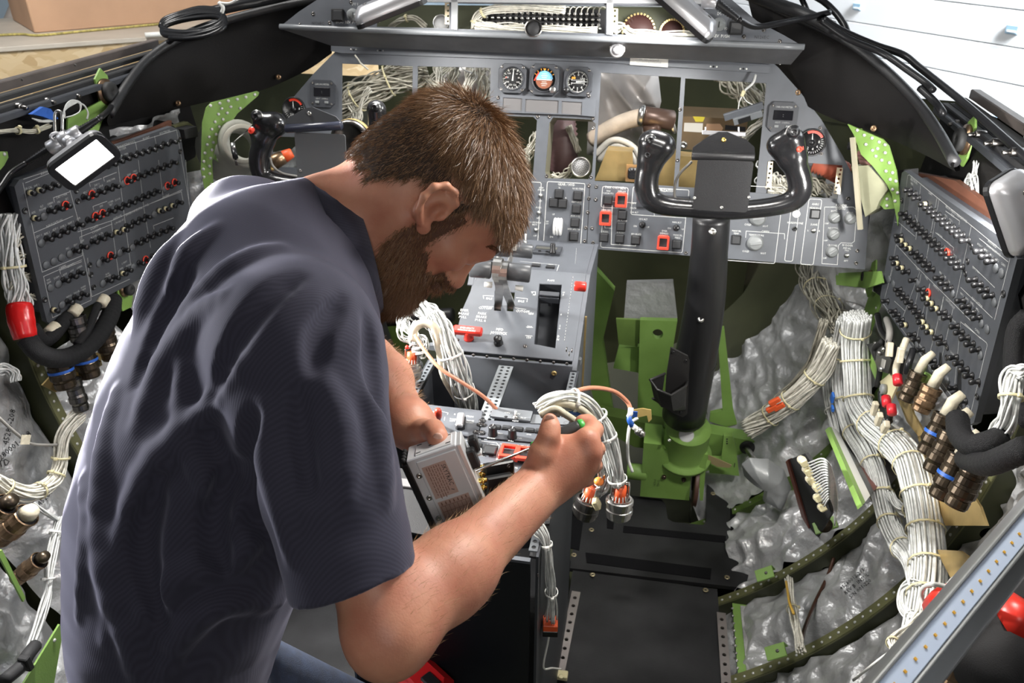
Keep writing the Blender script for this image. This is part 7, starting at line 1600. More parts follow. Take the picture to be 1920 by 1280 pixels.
xb('wire_coil',[(1548,640,.78),(1558,628,.775),(1570,636,.78),(1560,648,.785),(1548,640,.78)],.006,10,.0018,'wire_cool','tied white wire knot at the top of the white harnesses')
yb('lower_harness',[(1560,640,1.86),(1540,690,1.86),(1500,735,1.86),(1450,775,1.87),(1400,805,1.88)],.026,55,.0024,'wire_white','white harness slanting down left along the green frame, with orange ties',ties=(.35,.6,.8),loose=.12)
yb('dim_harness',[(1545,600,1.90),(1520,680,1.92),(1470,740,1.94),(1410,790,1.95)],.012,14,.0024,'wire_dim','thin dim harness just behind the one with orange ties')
b=MB();[b.box(Matrix.Translation(atY(x,y,1.82))@Matrix.Rotation(radians(-40),4,'Y'),.030,.012,.012,.002)for x,y in((1452,752),(1460,762),(1447,765))];b.obj('identification_sleeve','orange_red',None,'orange sleeves around the white harness on the green frame','sleeve')
b=MB();b.box(Matrix.Translation(atX(1561,745,.785))@Matrix.Rotation(radians(5),4,'X'),.006,.02,.022,.001);b.box(Matrix.Translation(atX(1561,765,.785)),.006,.02,.010,.001);b.obj('blue_tag',mat('tag_blue',(.03,.15,.55),.4),None,'blue tag on the slim white harness','tag')
xb('loop_harness',[(1745,1100,.83),(1712,1094,.81),(1694,1110,.80),(1693,1135,.79),(1708,1155,.79),(1735,1160,.80)],.008,16,.0018,'wire_cool','white loop of wires tied near the bottom of the thickest harness',ties=(.2,.8),tiemat='tie_white',loose=.1)
xb('branch_harness',[(1728,1150,.80),(1700,1180,.77),(1675,1205,.74),(1690,1222,.74),(1720,1215,.75)],.008,14,.0018,'wire_white','small white branch curling away at the bottom of the thickest harness',ties=(.5,),loose=.3)
xb('branch_harness',[(1668,925,.84),(1690,955,.85),(1712,952,.86),(1722,935,.86)],.009,16,.0018,'wire_cool','white wires sagging between the two wall harnesses, upper one',ties=(.5,),loose=.3)
xb('branch_harness',[(1675,980,.84),(1700,1010,.85),(1728,1008,.86)],.008,14,.0018,'wire_cool','white wires sagging between the two wall harnesses, lower one',loose=.35)
for pts,lab in(([(1735,1150,.78),(1728,1110,.77),(1745,1095,.74),(1790,1103,.70)],'white cable bending from the harness towards the lamp tube, lower one'),([(1768,1138,.70),(1772,1110,.70),(1790,1085,.69),(1830,1062,.68)],'white cable bending towards the lamp tube, upper one'),([(1600,1275,.70),(1660,1228,.72),(1710,1200,.74)],'thin white cable crossing the silver insulation to the lower right')):b=MB();b.tube(catmull([atX(*p)for p in pts],7),.0034 if 'thin' not in lab else .0022,8);b.obj('white_cable','tie_white',None,lab,'cable')
b=MB();b.tube(catmull([atX(1565,1040,.80),atX(1552,1080,.78),atX(1528,1130,.74),atX(1508,1180,.70),atX(1502,1215,.68)],6),.0042,8);b.obj('brown_cable',mat('cable_brown',(.055,.022,.012),.35),None,'dark brown cable hanging across the silver insulation between the frames','cable')
bundle('thin_harness',[atX(1478,1085,.68),atX(1484,1130,.67),atX(1494,1180,.66),atX(1502,1220,.65)],.009,10,.0022,'wire_white',label='thin harness with one yellow lead beside the brown cable',cat='wire harness',ties=(.45,));b=MB();b.tube([atX(1474,1090,.67),atX(1480,1130,.66),atX(1488,1150,.655)],.003,6);b.obj('yellow_lead',mat('lead_yellow',(.65,.40,.06),.5),None,'yellow spiral lead beside the thin harness','wire')
# ---- bronze connectors on gold strips under the right breaker panel
def gold_strip(label,pts,pl,th=.004):
 t=thing('connector_bracket',label,'bracket',pl.at(*pts[0]));slab('plate','gold_plate',pts,pl,th,t);return t
gold_strip('gold bracket strip under the lower corner of the right breaker panel',[(1720,818),(1742,814),(1775,850),(1838,950),(1850,985),(1772,985),(1752,930)],PXR(.885));gold_strip('gold bracket strip beneath the terminal blocks on the right',[(1678,735),(1700,728),(1712,775),(1733,812),(1722,818),(1700,790)],PXR(.880));gold_strip('olive gold bracket with a square cut-out above the lamp tube',[(1757,1030),(1800,1032),(1840,1060),(1800,1100),(1790,1098),(1765,1050)],PXR(.86))
AXR=(CR*.30+CU*.86-CF*.25)
for i,(x,y,r,L,lab)in enumerate(((1763,805,.020,.075,'bronze connector with a blue band, topmost of the row below the right breaker panel'),(1776,838,.021,.075,'bronze connector, second from the top below the right breaker panel'),(1792,880,.021,.08,'bronze connector with a blue band, third from the top below the right breaker panel'),(1822,898,.021,.075,'bronze connector, fourth and lowest below the right breaker panel'),(1738,752,.019,.05,'amber banded connector beside the green triangular plate on the right'),(1712,725,.017,.06,'dark connector half hidden under the right breaker panel edge'))):
 t=round_conn('wall_connector',lab,atX(x+10,y-26,.83)+V((0,0,.0)),AXR,r,L,'bronze_dark' if i!=4 else 'bronze','black_matte',4,blue=i in(0,2))
 b=MB();q0=atX(x+10,y-26,.83);b.tube([q0,q0+AXR*.03,q0+AXR*.045+CR*.01],[r*.55,r*.5,r*.4],10);b.obj('boot','tape_cream',t)
def hose(label,pts,r,m='black_cable',fn=atX):
 P=catmull([fn(*p)for p in pts],10);b=MB();b.tube(P,[r*(1+.03*(i%2))for i in range(len(P))],14);return b.obj('braided_hose',mat('braid',(.010,.010,.011),.5,spec=.3,bump=1.0,bscale=900),None,label,'braided sleeve')
hose('thick black braided sleeve curling under the lower corner of the right breaker panel',[(1795,785,.80),(1800,815,.79),(1822,835,.79),(1852,830,.80),(1878,820,.82)],.017);hose('second black braided sleeve below the first, right of the bronze connectors',[(1812,860,.80),(1845,870,.79),(1880,860,.79),(1925,840,.80)],.017)
hose('black braided conduit arching at the right edge beside the breaker panel',[(1930,590,.88),(1906,620,.87),(1900,690,.87),(1908,760,.87),(1930,790,.87)],.014)
xb('side_harness',[(1925,700,.84),(1900,705,.83),(1896,745,.82),(1888,790,.82),(1868,815,.82),(1852,828,.81)],.013,26,.0020,'wire_cool','white harness curling at the right edge below the breaker panel',ties=(.4,),loose=.2)
t=thing('relay','black relay box with screw terminals and a green mounting plate','relay',atX(1660,680,.83));slab('green_plate','green_primer',[(1620,660),(1635,655),(1672,705),(1665,745),(1655,745)],PXR(.845),.004,t);slab('case','black_plastic',[(1625,645),(1650,640),(1672,675),(1665,700),(1648,695)],PXR(.83),.03,t);b=MB();[screw_mb(b,PXR(.832).Mpx(x,y,0),.006,.008)for x,y in((1645,645),(1652,662),(1655,692),(1660,655))];b.obj('terminals','steel',t);slab('data_label','placard_white',[(1654,672),(1661,675),(1658,690),(1651,688)],PXR(.829),.001,t,up=.0005)
t=thing('bus_bar_plate','pale plate with a round knob and a small black mark, below the relay box','plate',atX(1665,735,.83));slab('plate','tie_cream',[(1650,715),(1668,700),(1681,725),(1666,758),(1660,752)],PXR(.838),.004,t);b=MB();b.lathe(PXR(.836).Mpx(1660,730),[(.012,0),(.012,.008),(.010,.010)],18);b.obj('knob','grey_knob',t)
for i,(pts,col)in enumerate((([(1645,590,.84),(1652,620,.83),(1668,640,.83)],'black_cable'),([(1662,598,.84),(1668,620,.83),(1665,650,.83)],'lead_grey'),([(1700,635,.84),(1690,660,.83),(1680,690,.83),(1682,715,.83)],'tape_cream'),([(1655,640,.83),(1640,655,.83),(1650,690,.84),(1645,725,.84)],'rubber'),([(1652,735,.83),(1655,765,.83),(1668,790,.83)],'black_cable'),([(1668,760,.83),(1667,785,.83),(1655,805,.83)],'black_cable'),([(1712,655,.84),(1704,680,.83),(1700,700,.83)],'black_cable'))):
 b=MB();b.tube(catmull([atX(*p)for p in pts],6),.007,10);o_=b.obj('power_lead',col,None,('leftmost black','grey','cream-sleeved','dull rubber','lower left black','lower right black','rightmost black')[i]+' cable of the cluster between the white harness and the right breaker panel','cable')
for(x,y)in((1683,712),(1662,752),(1672,768)):b=MB();b.tube([atX(x-1,y-8,.822),atX(x+1,y+8,.822)],.0095,12);b.obj('red_boot',mat('boot_red',(.55,.02,.03),.35),None,{1683:'upper red terminal boot left of the right breaker panel',1662:'middle red terminal boot below the pale plate',1672:'lowest red terminal boot below the pale plate'}[x],'terminal boot')
for i,(x,y)in enumerate(((1668,655),(1688,665),(1640,765),(1648,785),(1660,800))):b=MB();b.box(Matrix.Translation(atX(x,y,.815))@Matrix.Rotation(radians(-30+i*14),4,'X'),.012,.016,.030,.002);b.obj('cable_marker','tape_cream',None,('first, highest','second','third','fourth','fifth, lowest')[i]+' cream wrap on the cable cluster left of the right breaker panel','cable marker')
bracket('green triangular plate hanging under the right breaker panel',[(1720,690),(1758,710),(1745,732),(1733,722)],PXR(.85))
# ---- terminal strips and plug board at the lower right
def strip_thing(label,pts,y0,parts_):
 t=thing('terminal_strip',label,'terminal strip',atY(*pts[0],y0));return t
TPp=Plane(atX(1600,865,.80),atX(1640,930,.79)-atX(1558,800,.80),V((-.6,-.3,.6)))
t=thing('terminal_strip','long terminal strip with white, black and dark red rows under the second white harness','terminal strip',atX(1600,865,.80))
for m_,o,w__ in(('green_primer',0,6),('tie_white',6,10),('black_plastic',16,7),('pcb_red',23,8)):
 q=lambda e:[(1547+e,806-e*.1),(1608+e,955-e*1.25)]
 A4,B4=q(o),q(o+w__);slab('row',m_,[A4[0],B4[0],B4[1],A4[1]],TPp.lift(.002+.0006*(o%5)),.010,t)
b=MB();[b.box(TPp.lift(.004).Mpx(1561+i*3.2,814+i*7.2,.003),.010,.0012,.002)for i in range(19)];b.obj('dividers','black_matte',t,kind='stuff')
b=MB();rr2=random.Random(5)
for i in range(26):p=TPp.at(1576+i*2.4,812+i*4.4,.01);b.tube([p,p+CR*.012+CU*.006*rr2.random()-CF*.01,p+CR*.03+CU*.012*rr2.random()-CF*.012],.0014,5)
b.obj('wire_tails','wire_cool',t,kind='stuff')
BPp=Plane(atX(1500,930,.70),V((.3,-.9,0)),V((-.4,-.1,.8)))
t=thing('plug_board','black board with a dark red edge and a column of cream plugs, lower right','connector board',atX(1500,930,.70));slab('board','black_matte',[(1478,862),(1510,850),(1545,905),(1560,960),(1525,1020)],BPp,.006,t);slab('red_edge',mat('edge_red',(.24,.05,.025),.5),[(1476,864),(1480,860),(1527,1016),(1522,1026)],BPp,.010,t,up=.004)
pm_=MB();pm_.tube([(-.017,0,0),(-.004,0,0)],[.004,.004],8);pm_.mi=1;pm_.tube([(-.006,0,0),(.004,0,0),(.012,0,.001)],[.0075,.0082,.007],10);pm_.mi=2;pm_.box(Matrix.Translation((.022,0,.002)),.017,.014,.012,.002);pm_=pm_.mesh('plug',['steel_dark','tape_cream','tie_cream'])
for i,(x,y)in enumerate(((1503,862),(1512,880),(1518,898),(1530,912),(1532,932),(1540,950))):inst('plug',pm_,BPp.Mpx(x,y,.014,radians(28+i*3)),t)
b=MB()
for i in range(16):b.tube(catmull([BPp.at(1515+i*2.0,868+i*5.4,.03),BPp.at(1545+i*.6,860+i*5,.04),BPp.at(1562-i*.3,890+i*3,.03),BPp.at(1570-i*.4,940+i*1.0,.02),BPp.at(1565,985,.015)],5),.0013,5)
b.obj('wires','wire_cool',t,kind='stuff')
crumple('foil_bag','round grey plastic covered bundle right of the small green clevis post',[(1390,870),(1405,858),(1440,860),(1470,880),(1484,915),(1470,950),(1430,935),(1435,905),(1395,892)],PY(1.78),mat('bag_grey',(.26,.27,.27),.3,.1,var=.15,vscale=10,bump=.5,bscale=50),.02,11,n=20,bulge=.05)
# ---- lower right corner: red and ochre parts, lamp tube
b=MB();b.box(Matrix.Translation(atX(1845,1165,.80))@Matrix.Rotation(radians(20),4,'X'),.05,.13,.16,.012);b.obj('ochre_box',mat('ochre',(.30,.15,.03),.5),None,'ochre box half hidden behind the lamp tube','box')
for pts,lab in(([(1755,1140,.79),(1770,1125,.78),(1790,1118,.77)],'red tape wrap left of the lamp tube'),([(1865,1120,.80),(1895,1140,.79),(1915,1165,.78)],'red tape wrap right of the lamp tube')):b=MB();b.tube([atX(*p)for p in pts],.020,12);b.obj('red_wrap','red_plastic',None,lab,'tape')
round_conn('cable_connector','brown connector at the bottom right behind the lamp tube',atX(1790,1235,.74),AXR,.032,.07,'bronze','black_matte',3);round_conn('cable_connector','small brown connector at the bottom edge beside the lamp tube',atX(1752,1268,.74),AXR,.02,.05,'bronze_dark','black_matte',3)
b=MB();b.tube([atd(1845,1275,.95),atd(1890,1200,1.0),atd(1935,1120,1.05)],.035,14);b.obj('dark_duct','black_matte',None,'dark sloping duct in the extreme lower right corner','duct');slab('green_rail','green_dark',[(1810,1268),(1925,1276),(1925,1330),(1800,1330)],PXR(.80),.02,None,'green rail at the bottom right corner','rail')
A=atd(1677,1281,.66);Bq=atd(1903,1009,.80);d=(Bq-A).normalized();A2=A-d*.18;B2=Bq+d*.25;wv_=(CR*.72-CU*.60-CF*.20);wv_=(wv_-d*wv_.dot(d)).normalized();nn_=d.cross(wv_)*-1
if nn_.dot(CF)>0:nn_=-nn_
lt=thing('lamp_tube','long unlit LED lamp tube with a grey metal body crossing the lower right corner','lamp',A);plT=Plane((A2+B2)/2,d,nn_.cross(d));LL=(B2-A2).length;sg=1 if plT.v.dot(CR*.77-CU*.63)>0 else-1
b=MB();b.box(plT.M(0,0,-.014),LL,.026,.022,.002);b.obj('body',mat('tube_grey',(.20,.205,.215),.4,.3),lt);b=MB();b.box(plT.M(0,sg*.021,-.018),LL,.018,.026,.002);b.obj('side_body','tube_grey',lt)
b=MB();b.box(plT.M(0,0,-.002),LL,.019,.006,.001);b.obj('diffuser',mat('diffuser_blue',(.62,.72,.90),.18,spec=.8),lt);b=MB();b.box(plT.M(0,-sg*.0115,-.001),LL,.0035,.009,.001);b.box(plT.M(0,sg*.0115,-.001),LL,.003,.009,.001);b.obj('edge_profile','grey_knob',lt)
ld=MB();ld.box(Matrix.Identity(4),.0026,.0026,.0016);ld=ld.mesh('led_chip',mat('led_amber',(.75,.40,.04),.5))
for i in range(26):inst('led_chip',ld,plT.M(-LL/2+.03+i*.0185,0,.0014),lt)
# ---------------------------------------------------------------- left wall
xl=lambda pts:[atX(*p)for p in pts]
def lb(name,pts,R,nw,rw,m,label,ties=(),**k):return bundle(name,xl(pts),R,nw,rw,m,label=label,cat='wire harness',ties=ties,**k)
lb('left_harness',[(10,400,-.88),(14,440,-.88),(22,500,-.875),(32,545,-.87),(38,575,-.865)],.020,40,.0021,'wire_cool','white harness left of the left breaker panel, running into a red wrap',ties=(.5,),loose=.2)
for i,y in enumerate((438,478,520,560)):lb('branch_harness',[(24,y+25,-.87),(30,y+5,-.87),(45,y,-.88),(62,y-2,-.885)],.009,14,.0018,'wire_dim',('highest','second','third','lowest')[i]+' wire branch leaving the white harness at the left edge',loose=.3)
b=MB();b.tube(catmull(xl([(36,572,-.86),(40,600,-.85),(48,634,-.84)]),5),[.022,.023,.0235,.0235,.023,.0235,.023,.022,.022,.021,.020],18);b.obj('red_wrap',mat('wrap_red',(.60,.012,.012),.22,bump=.25,bscale=60),None,'glossy red tape wrap around the harness under the left breaker panel','tape')
hose('thick black braided sleeve hanging in a loop below the left breaker panel',[(48,632,-.84),(75,662,-.82),(112,672,-.81),(150,660,-.81),(185,628,-.82),(207,590,-.84),(212,560,-.86)],.0185);hose('thinner black braided sleeve inside the loop below the left breaker panel',[(60,612,-.85),(80,638,-.84),(100,628,-.84),(122,600,-.85),(130,590,-.86)],.013);hose('short black braided sleeve crossing the left connectors',[(145,645,-.81),(165,618,-.82),(180,580,-.84),(190,560,-.86)],.008)
for(x0,y0,x1,y1,lab)in((90,625,106,610,'white tag on the braided sleeves, lower left one'),(135,590,147,575,'white tag on the braided sleeves, middle one'),(188,572,198,556,'white tag on the braided sleeves, right-hand one')):b=MB();b.cyl(atX(x0,y0,-.845),atX(x1,y1,-.845),.012,.012,12);b.obj('sleeve_tag','tape_cream',None,lab,'tag')
AXL=(-CR*.12+CU*.90-CF*.3)
for i,(x,y,r,m_,lab)in enumerate(((105,690,.024,'bronze_dark','bronze connector with a blue line, lowest left of the left row'),(152,672,.024,'bronze_dark','bronze connector in the middle of the left row'),(193,640,.023,'bronze_dark','bronze connector beside the man\'s back'),(140,618,.021,'steel_dark','steel connector with pale rings behind the braided loop'),(135,735,.018,'steel_dark','small grey connector below the gold bracket on the left'))):round_conn('wall_connector',lab,atX(x,y-24,-.84),AXL,r,.07,m_,'black_matte',4,blue=i<2)
gold_strip('gold bracket strip carrying the left bronze connectors',[(80,722),(105,735),(186,690),(195,655),(150,680),(100,700)],PXL(-.885));slab('bracket_lip','gold_plate',[(130,728),(192,684),(190,676),(128,720)],PXL(-.86),.012,None,'bright lip of the gold bracket on the left wall','bracket')
slab('bracket_clip','green_primer',[(212,542),(225,533),(236,540),(232,560),(218,570)],PXL(-.87),.004,None,'green plate with rubber mount under the left breaker panel','bracket');mount('round rubber mount under the left breaker panel',232,542,-.86,.016,PXL(-.86))
lb('left_arc_harness',[(-10,900,-.86),(20,918,-.85),(60,924,-.84),(95,905,-.84),(112,870,-.84),(118,820,-.84),(135,790,-.84),(150,775,-.84)],.014,26,.0022,'wire_white','cream harness sweeping from the left edge up behind the man\'s back',ties=(.12,.35,.5,.62),loose=.2)
lb('left_thin_harness',[(112,970,-.82),(102,1010,-.81),(92,1060,-.80),(88,1110,-.79),(74,1165,-.78),(58,1215,-.77)],.009,12,.0020,'wire_cool','thin white harness hanging down beside the man\'s back to a black tie',ties=(.15,.5),tiemat='tie_white',loose=.15)
lb('left_cross_harness',[(60,945,-.83),(85,960,-.82),(110,975,-.82),(125,980,-.82)],.005,6,.0018,'wire_cool','few white wires reaching from the bronze connector to the man\'s back');b=MB();b.tube(catmull(xl([(-5,780,-.85),(30,812,-.84),(60,832,-.84),(110,834,-.84)]),6),.003,6);b.obj('grey_cable','lead_grey',None,'thin grey cable with a small white flag crossing the left insulation','cable');b=MB();b.box(PXL(-.835).Mpx(48,824,0,radians(-35)),.022,.018,.002);b.obj('cable_flag','tape_cream',None,'small white flag label on the thin grey cable','label')
AC=(CR*.72+CU*.55-CF*.2)
for(x,y,r,L,m_,lab)in((50,965,.024,.085,'bronze','large bronze plug with a cream cap at the left edge'),(74,1050,.018,.07,'bronze','smaller bronze plug below the large one at the left edge'),(12,945,.022,.05,'bronze','bronze plug cut by the left edge of the picture')):
 t=round_conn('cable_plug',lab,atX(x,y,-.80),AC,r,L,m_,'black_matte',3);b=MB();q0=atX(x,y,-.80);b.tube([q0,q0+AC*.012,q0+AC*.022],[r*.72,r*.66,r*.5],14);b.obj('cap','tape_cream' if x==50 else 'bronze_dark',t)
bracket('green edge of a mounting plate crossing the left edge low down',[(-5,1035),(4,1030),(48,1120),(44,1128)],PXL(-.78));bracket('green strut at the bottom left behind the man',[(42,1285),(112,1170),(118,1185),(100,1290)],PXL(-.76),riv=[(102,1200)])
b=MB();b.tube(catmull(xl([(66,1210,-.76),(52,1228,-.75),(40,1248,-.75),(8,1275,-.75)]),5),[.012]*16,10);b.box(Matrix.Translation(atX(48,1242,-.745)),.02,.012,.03,.002);b.obj('black_tie','black_matte',None,'black cloth tie around the wires at the bottom left','tie')
lb('dark_plug_harness',[(-5,695,-.88),(12,692,-.87),(25,700,-.865),(30,715,-.86)],.010,16,.0017,'wire_cool','short white wires into a dark plug at the left edge');
px=lambda p,x=-.86:atX(p[0],p[1],x)
b=MB();sl=[px(p)for p in((78,212),(98,206),(106,222),(70,218),(58,214),(80,200))];b.prism(ccw(uvs(PXL(-.862),[(56,214),(78,200),(92,204),(106,222),(98,226),(76,218)])),PXL(-.862).M(),-.004,.004);b.obj('blue_tape','blue_tape',None,'scrap of blue tape under the left window sill','tape')
b=MB();rr3=random.Random(2)
for i in range(7):b.tube(catmull([px((118+rr3.random()*4,222,-.86)[:2]),px((122,200+i)),px((134+i*1.5,188+i*.8)),px((148+rr3.random()*3,192)),px((150,208)),px((138,216)),px((124,220))],5),.0012,5)
b.tube(catmull([px((146,192)),px((158,198)),px((165,212)),px((163,224))],6),.0018,6);b.obj('wire_coil','wire_cool',None,'small coil of white wire under the left window sill','wire')
lb('sill_harness',[(-5,248,-.865),(30,245,-.865),(60,246,-.865),(95,236,-.86)],.004,5,.0016,'wire_dim','pale wires lying under the left window sill',ties=(.4,.75));b=MB();[b.tube([px((60+i*4,222+i*2)),px((80+i*3,226+i)),px((100,224+i))],.0013,5)for i in range(4)];b.obj('wire_ends','wire_cool',None,'fan of thin wires beside the blue tape','wire')
# ---------------------------------------------------------------- loose harnesses at the pedestal
D=lambda pts:[atd(*p)for p in pts]
def db(name,pts,R,nw,rw,m,label,ties=(),**k):return bundle(name,D(pts),R,nw,rw,m,label=label,cat='wire harness',ties=ties,**k)
db('pedestal_harness',[(785,572,1.62),(805,590,1.58),(825,615,1.55),(842,655,1.53),(858,700,1.55),(872,740,1.60),(882,775,1.66)],.019,44,.0019,'wire_cool','white wire harness rising beside the quadrant under the man\'s beard',ties=(.25,.55,.8),tiemat='tie_white',loose=.25,taper=lambda s:.9+.2*sin(pi*s))
b=MB();b.tube(catmull(D([(772,640,1.52),(778,615,1.52),(795,606,1.52),(815,615,1.52),(824,650,1.53),(832,700,1.55),(850,735,1.60),(868,765,1.66)]),6),.0085,10);b.obj('taped_cable','tape_cream',None,'cream taped cable looping over beside the quadrant','cable')
db('small_harness',[(765,580,1.6),(758,605,1.58),(770,625,1.56),(790,640,1.55),(776,660,1.55)],.014,18,.0016,'wire_cool','tangled white wires above the orange connector left of the quadrant',loose=.7,twist=2)
def big_conn(label,x,y,d,tilt,dark=False):
 c=atd(x,y,d);ax=(CU*.86-CF*.30+CR*tilt).normalized();q=ax.to_track_quat('Z','Y').to_matrix().to_4x4();q.translation=c;t=thing('harness_connector',label,'connector',c);r=.0205
 b=MB();b.lathe(q,[(r*.86,-.020),(r*.94,-.018),(r*.94,-.012),(r*1.04,-.011),(r*1.04,-.004),(r*.96,-.003),(r*.96,.004),(r*1.05,.005),(r*1.05,.011),(r*.93,.012),(r*.90,.014),(r*.78,.014),(r*.74,.004),(r*.2,.003)],28,smooth=False);b.obj('shell','steel_dark' if dark else 'steel',t)
 b=MB();b.tube([q@V((0,0,.004)),q@V((0,0,.020)),q@V((0,0,.034))],[.0098,.0105,.0095],16);b.obj('orange_core','orange_red',t)
 b=MB();b.box(q@Matrix.Translation((.013,0,.028)),.003,.010,.022,.001);b.box(q@Matrix.Translation((-.013,0,.028)),.003,.010,.022,.001);b.cyl(q@V((-.014,-.008,.036)),q@V((.014,-.008,.036)),.0024,.0024,8);b.obj('cable_clamp','steel',t)
 b=MB();[b.tube([q@V((.014*cos(a),.014*sin(a),.004)),q@V((.010*cos(a),.010*sin(a),.018)),q@V((.006*cos(a),.006*sin(a),.034))],.0011,5)for a in[i*.5 for i in range(12)]];b.obj('wires','wire_cool',t)
 b=MB();b.sphere(q@V((.012,-.004,.040)),.0045,8);b.obj('red_sleeve','red_plastic',t);return t
big_conn('steel connector with orange core hanging at the end of the white harness near the hand',1161,948,1.24,.02);big_conn('darker connector with orange core hanging left of the other one, below the fist',1100,948,1.27,.22,True);big_conn('orange and steel connector left of the quadrant, under the beard',772,690,1.56,.05)
db('hand_harness',[(1012,775,1.17),(1035,760,1.17),(1070,752,1.18),(1105,768,1.19),(1128,800,1.20),(1143,840,1.21),(1154,880,1.22),(1159,908,1.23)],.0165,34,.0017,'wire_cool','white wire harness arching behind the hand down to a steel connector',ties=(.32,.5,.66,.95),tiemat='tie_white',loose=.2,taper=lambda s:1.15-.45*s)
for i,pts in enumerate(([(1014,770,1.16),(1045,755,1.16),(1085,765,1.17),(1115,790,1.18)],[(1012,778,1.15),(1040,766,1.15),(1062,778,1.155),(1080,790,1.16)],[(1040,752,1.18),(1072,742,1.18),(1105,755,1.19),(1128,785,1.2)])):b=MB();b.tube(catmull(D(pts),7),.0058-.0006*i,10);b.obj('taped_cable','tape_cream',None,('middle','lowest','highest')[i]+' cream taped cable in the harness arching behind the hand','cable')
b=MB();b.tube(catmull(D([(1052,778,1.17),(1080,775,1.17),(1110,795,1.18),(1130,840,1.2)]),6),.003,8);b.obj('blue_cable',mat('cable_blue',(.05,.12,.38),.4),None,'blue cable inside the harness arching behind the hand','cable')
db('dark_harness',[(1128,830,1.22),(1136,870,1.24),(1132,905,1.26),(1112,928,1.27)],.010,16,.0016,mat('wire_grey',(.28,.28,.27),.45),'grey wires curving to the darker connector below the fist',loose=.3)
b=MB();b.sphere(atd(1123,902,1.25),.008,12,None,(1,1,.8));b.sphere(atd(1135,895,1.25),.004,8);b.obj('orange_stopper',mat('cap_orange',(.9,.28,.05),.4),None,'small orange cap between the two hanging connectors','cap')
b=MB();b.box(Matrix.Translation(atd(1118,943,1.25))@Matrix.Rotation(radians(-25),4,'Y'),.010,.016,.016,.002);b.obj('brass_clip','tie_cream',None,'folded metal clip on the darker connector','clip')
t=thing('coaxial_cable','copper coloured coaxial cable arching over the pedestal to a steel plug','cable',atd(1066,738,1.35));b=MB();b.tube(catmull(D([(1055,748,1.34),(1075,735,1.36),(1110,727,1.40),(1150,733,1.44),(1175,752,1.46),(1183,768,1.46)]),7),.0040,10);b.obj('jacket','coax',t)
b=MB();b.tube(D([(1183,764,1.46),(1182,775,1.46),(1179,782,1.46)]),.0052,10);b.tube(D([(1185,797,1.46),(1195,805,1.46)]),.005,10);b.obj('ferrule','tie_white',t);b=MB();b.tube(D([(1180,778,1.46),(1180,788,1.46),(1186,799,1.46)]),.0052,10);b.box(Matrix.Translation(atd(1188,776,1.46)),.014,.002,.012);b.obj('blue_tape','blue_tape',t);b=MB();b.cyl(atd(1194,805,1.46),atd(1200,810,1.46),.0075,.0085,16);b.cyl(atd(1199,809,1.46),atd(1206,816,1.46),.0068,.0068,16);b.cyl(atd(1205,815,1.46),atd(1208,818,1.46),.004,.003,12);b.obj('bayonet_plug','steel',t)
b=MB();b.prism(ccw(uvs(PY(1.60),[(1186,768),(1205,765),(1221,768),(1222,785),(1216,791),(1213,778),(1195,782),(1188,776)])),PY(1.60).M(),-.0015,.0015);b.obj('yellow_tape','yellow_tape',None,'crinkled yellow tape flag beside the steel coaxial plug','tape')
b=MB();b.tube(catmull(D([(1196,783,1.5),(1182,795,1.5),(1177,825,1.5),(1178,860,1.52),(1186,885,1.52)]),6),.0030,8);b.obj('white_wire','wire_cool',None,'white wire hanging straight down behind the steel coaxial plug','wire')
b=MB();b.tube(catmull(D([(778,628,1.50),(795,655,1.48),(825,690,1.46),(868,718,1.46),(905,742,1.47),(932,768,1.49)]),8),.0036,10);b.obj('coaxial_cable','coax',None,'copper coloured coaxial cable sloping into the open pedestal','cable')
b=MB();b.box(Matrix.Translation(atd(876,722,1.6)),.006,.006,.016);b.obj('blue_clip','tag_blue',None,'small blue clip on the pedestal harness','clip')
slab('floor_frame','green_dark',[(705,560),(765,575),(760,700),(700,690)],PY(1.9),.03,None,'green structure under the beard, left of the quadrant','structure beam')
b=MB();b.cyl(atY(700,600,1.86),atY(850,590,1.86),.02,.02,16);b.obj('torque_shaft','black_plastic',None,'dark shaft left of the quadrant behind the beard','shaft')
# ---------------------------------------------------------------- the silver unit in the left hand
A=atd(761,865,.955);Bq=atd(854,833,.950);Dd=atd(814,1014,.995);u_=(Bq-A);wd=u_.length;v_=(A-Dd);v_=v_-u_.normalized()*v_.dot(u_.normalized());ln=v_.length*1.22
BX=Plane(A-v_.normalized()*ln,u_,v_);bt=thing('transceiver_unit','silver aluminium electronics box held in the man\'s left hand, with printed labels','electronics box',A);th=.036
b=MB();b.box(BX.M(wd/2,ln/2,-th/2),wd,ln,th,.0012);b.obj('case','alu_box',bt)
b=MB();b.box(BX.M(wd*.57,ln/2-.002,.0008),wd*.80,ln*.96,.003,.001);b.obj('cover','alu_box',bt)
b=MB();b.box(BX.M(-.0035,ln/2-.004,-th*.45),.008,ln*1.0,th*1.0,.001);b.obj('end_plate','black_plastic',bt);b=MB()
for i in range(4):b.lathe(BX.M(-.004,ln+.0,-.006-i*.0075)@Matrix.Rotation(-pi/2,4,'X')@Matrix.Translation((0,0,-.004)),[(.0028,0),(.0032,.003),(.0022,.006)],10)
b.obj('stud','black_matte',bt)
b=MB();[b.lathe(BX.M(.0075,ln*f,.0),[(.0040,0),(.0034,.0008),(.0016,.0008),(.0012,.0002)],14)for f in(.83,.60,.38,.17)];b.obj('rivet','steel',bt)
b=MB();b.box(BX.M(wd+.003,ln/2,-th/2+.001),.006,ln*.98,th*.96,.001);b.obj('connector_panel','alu_bright',bt)
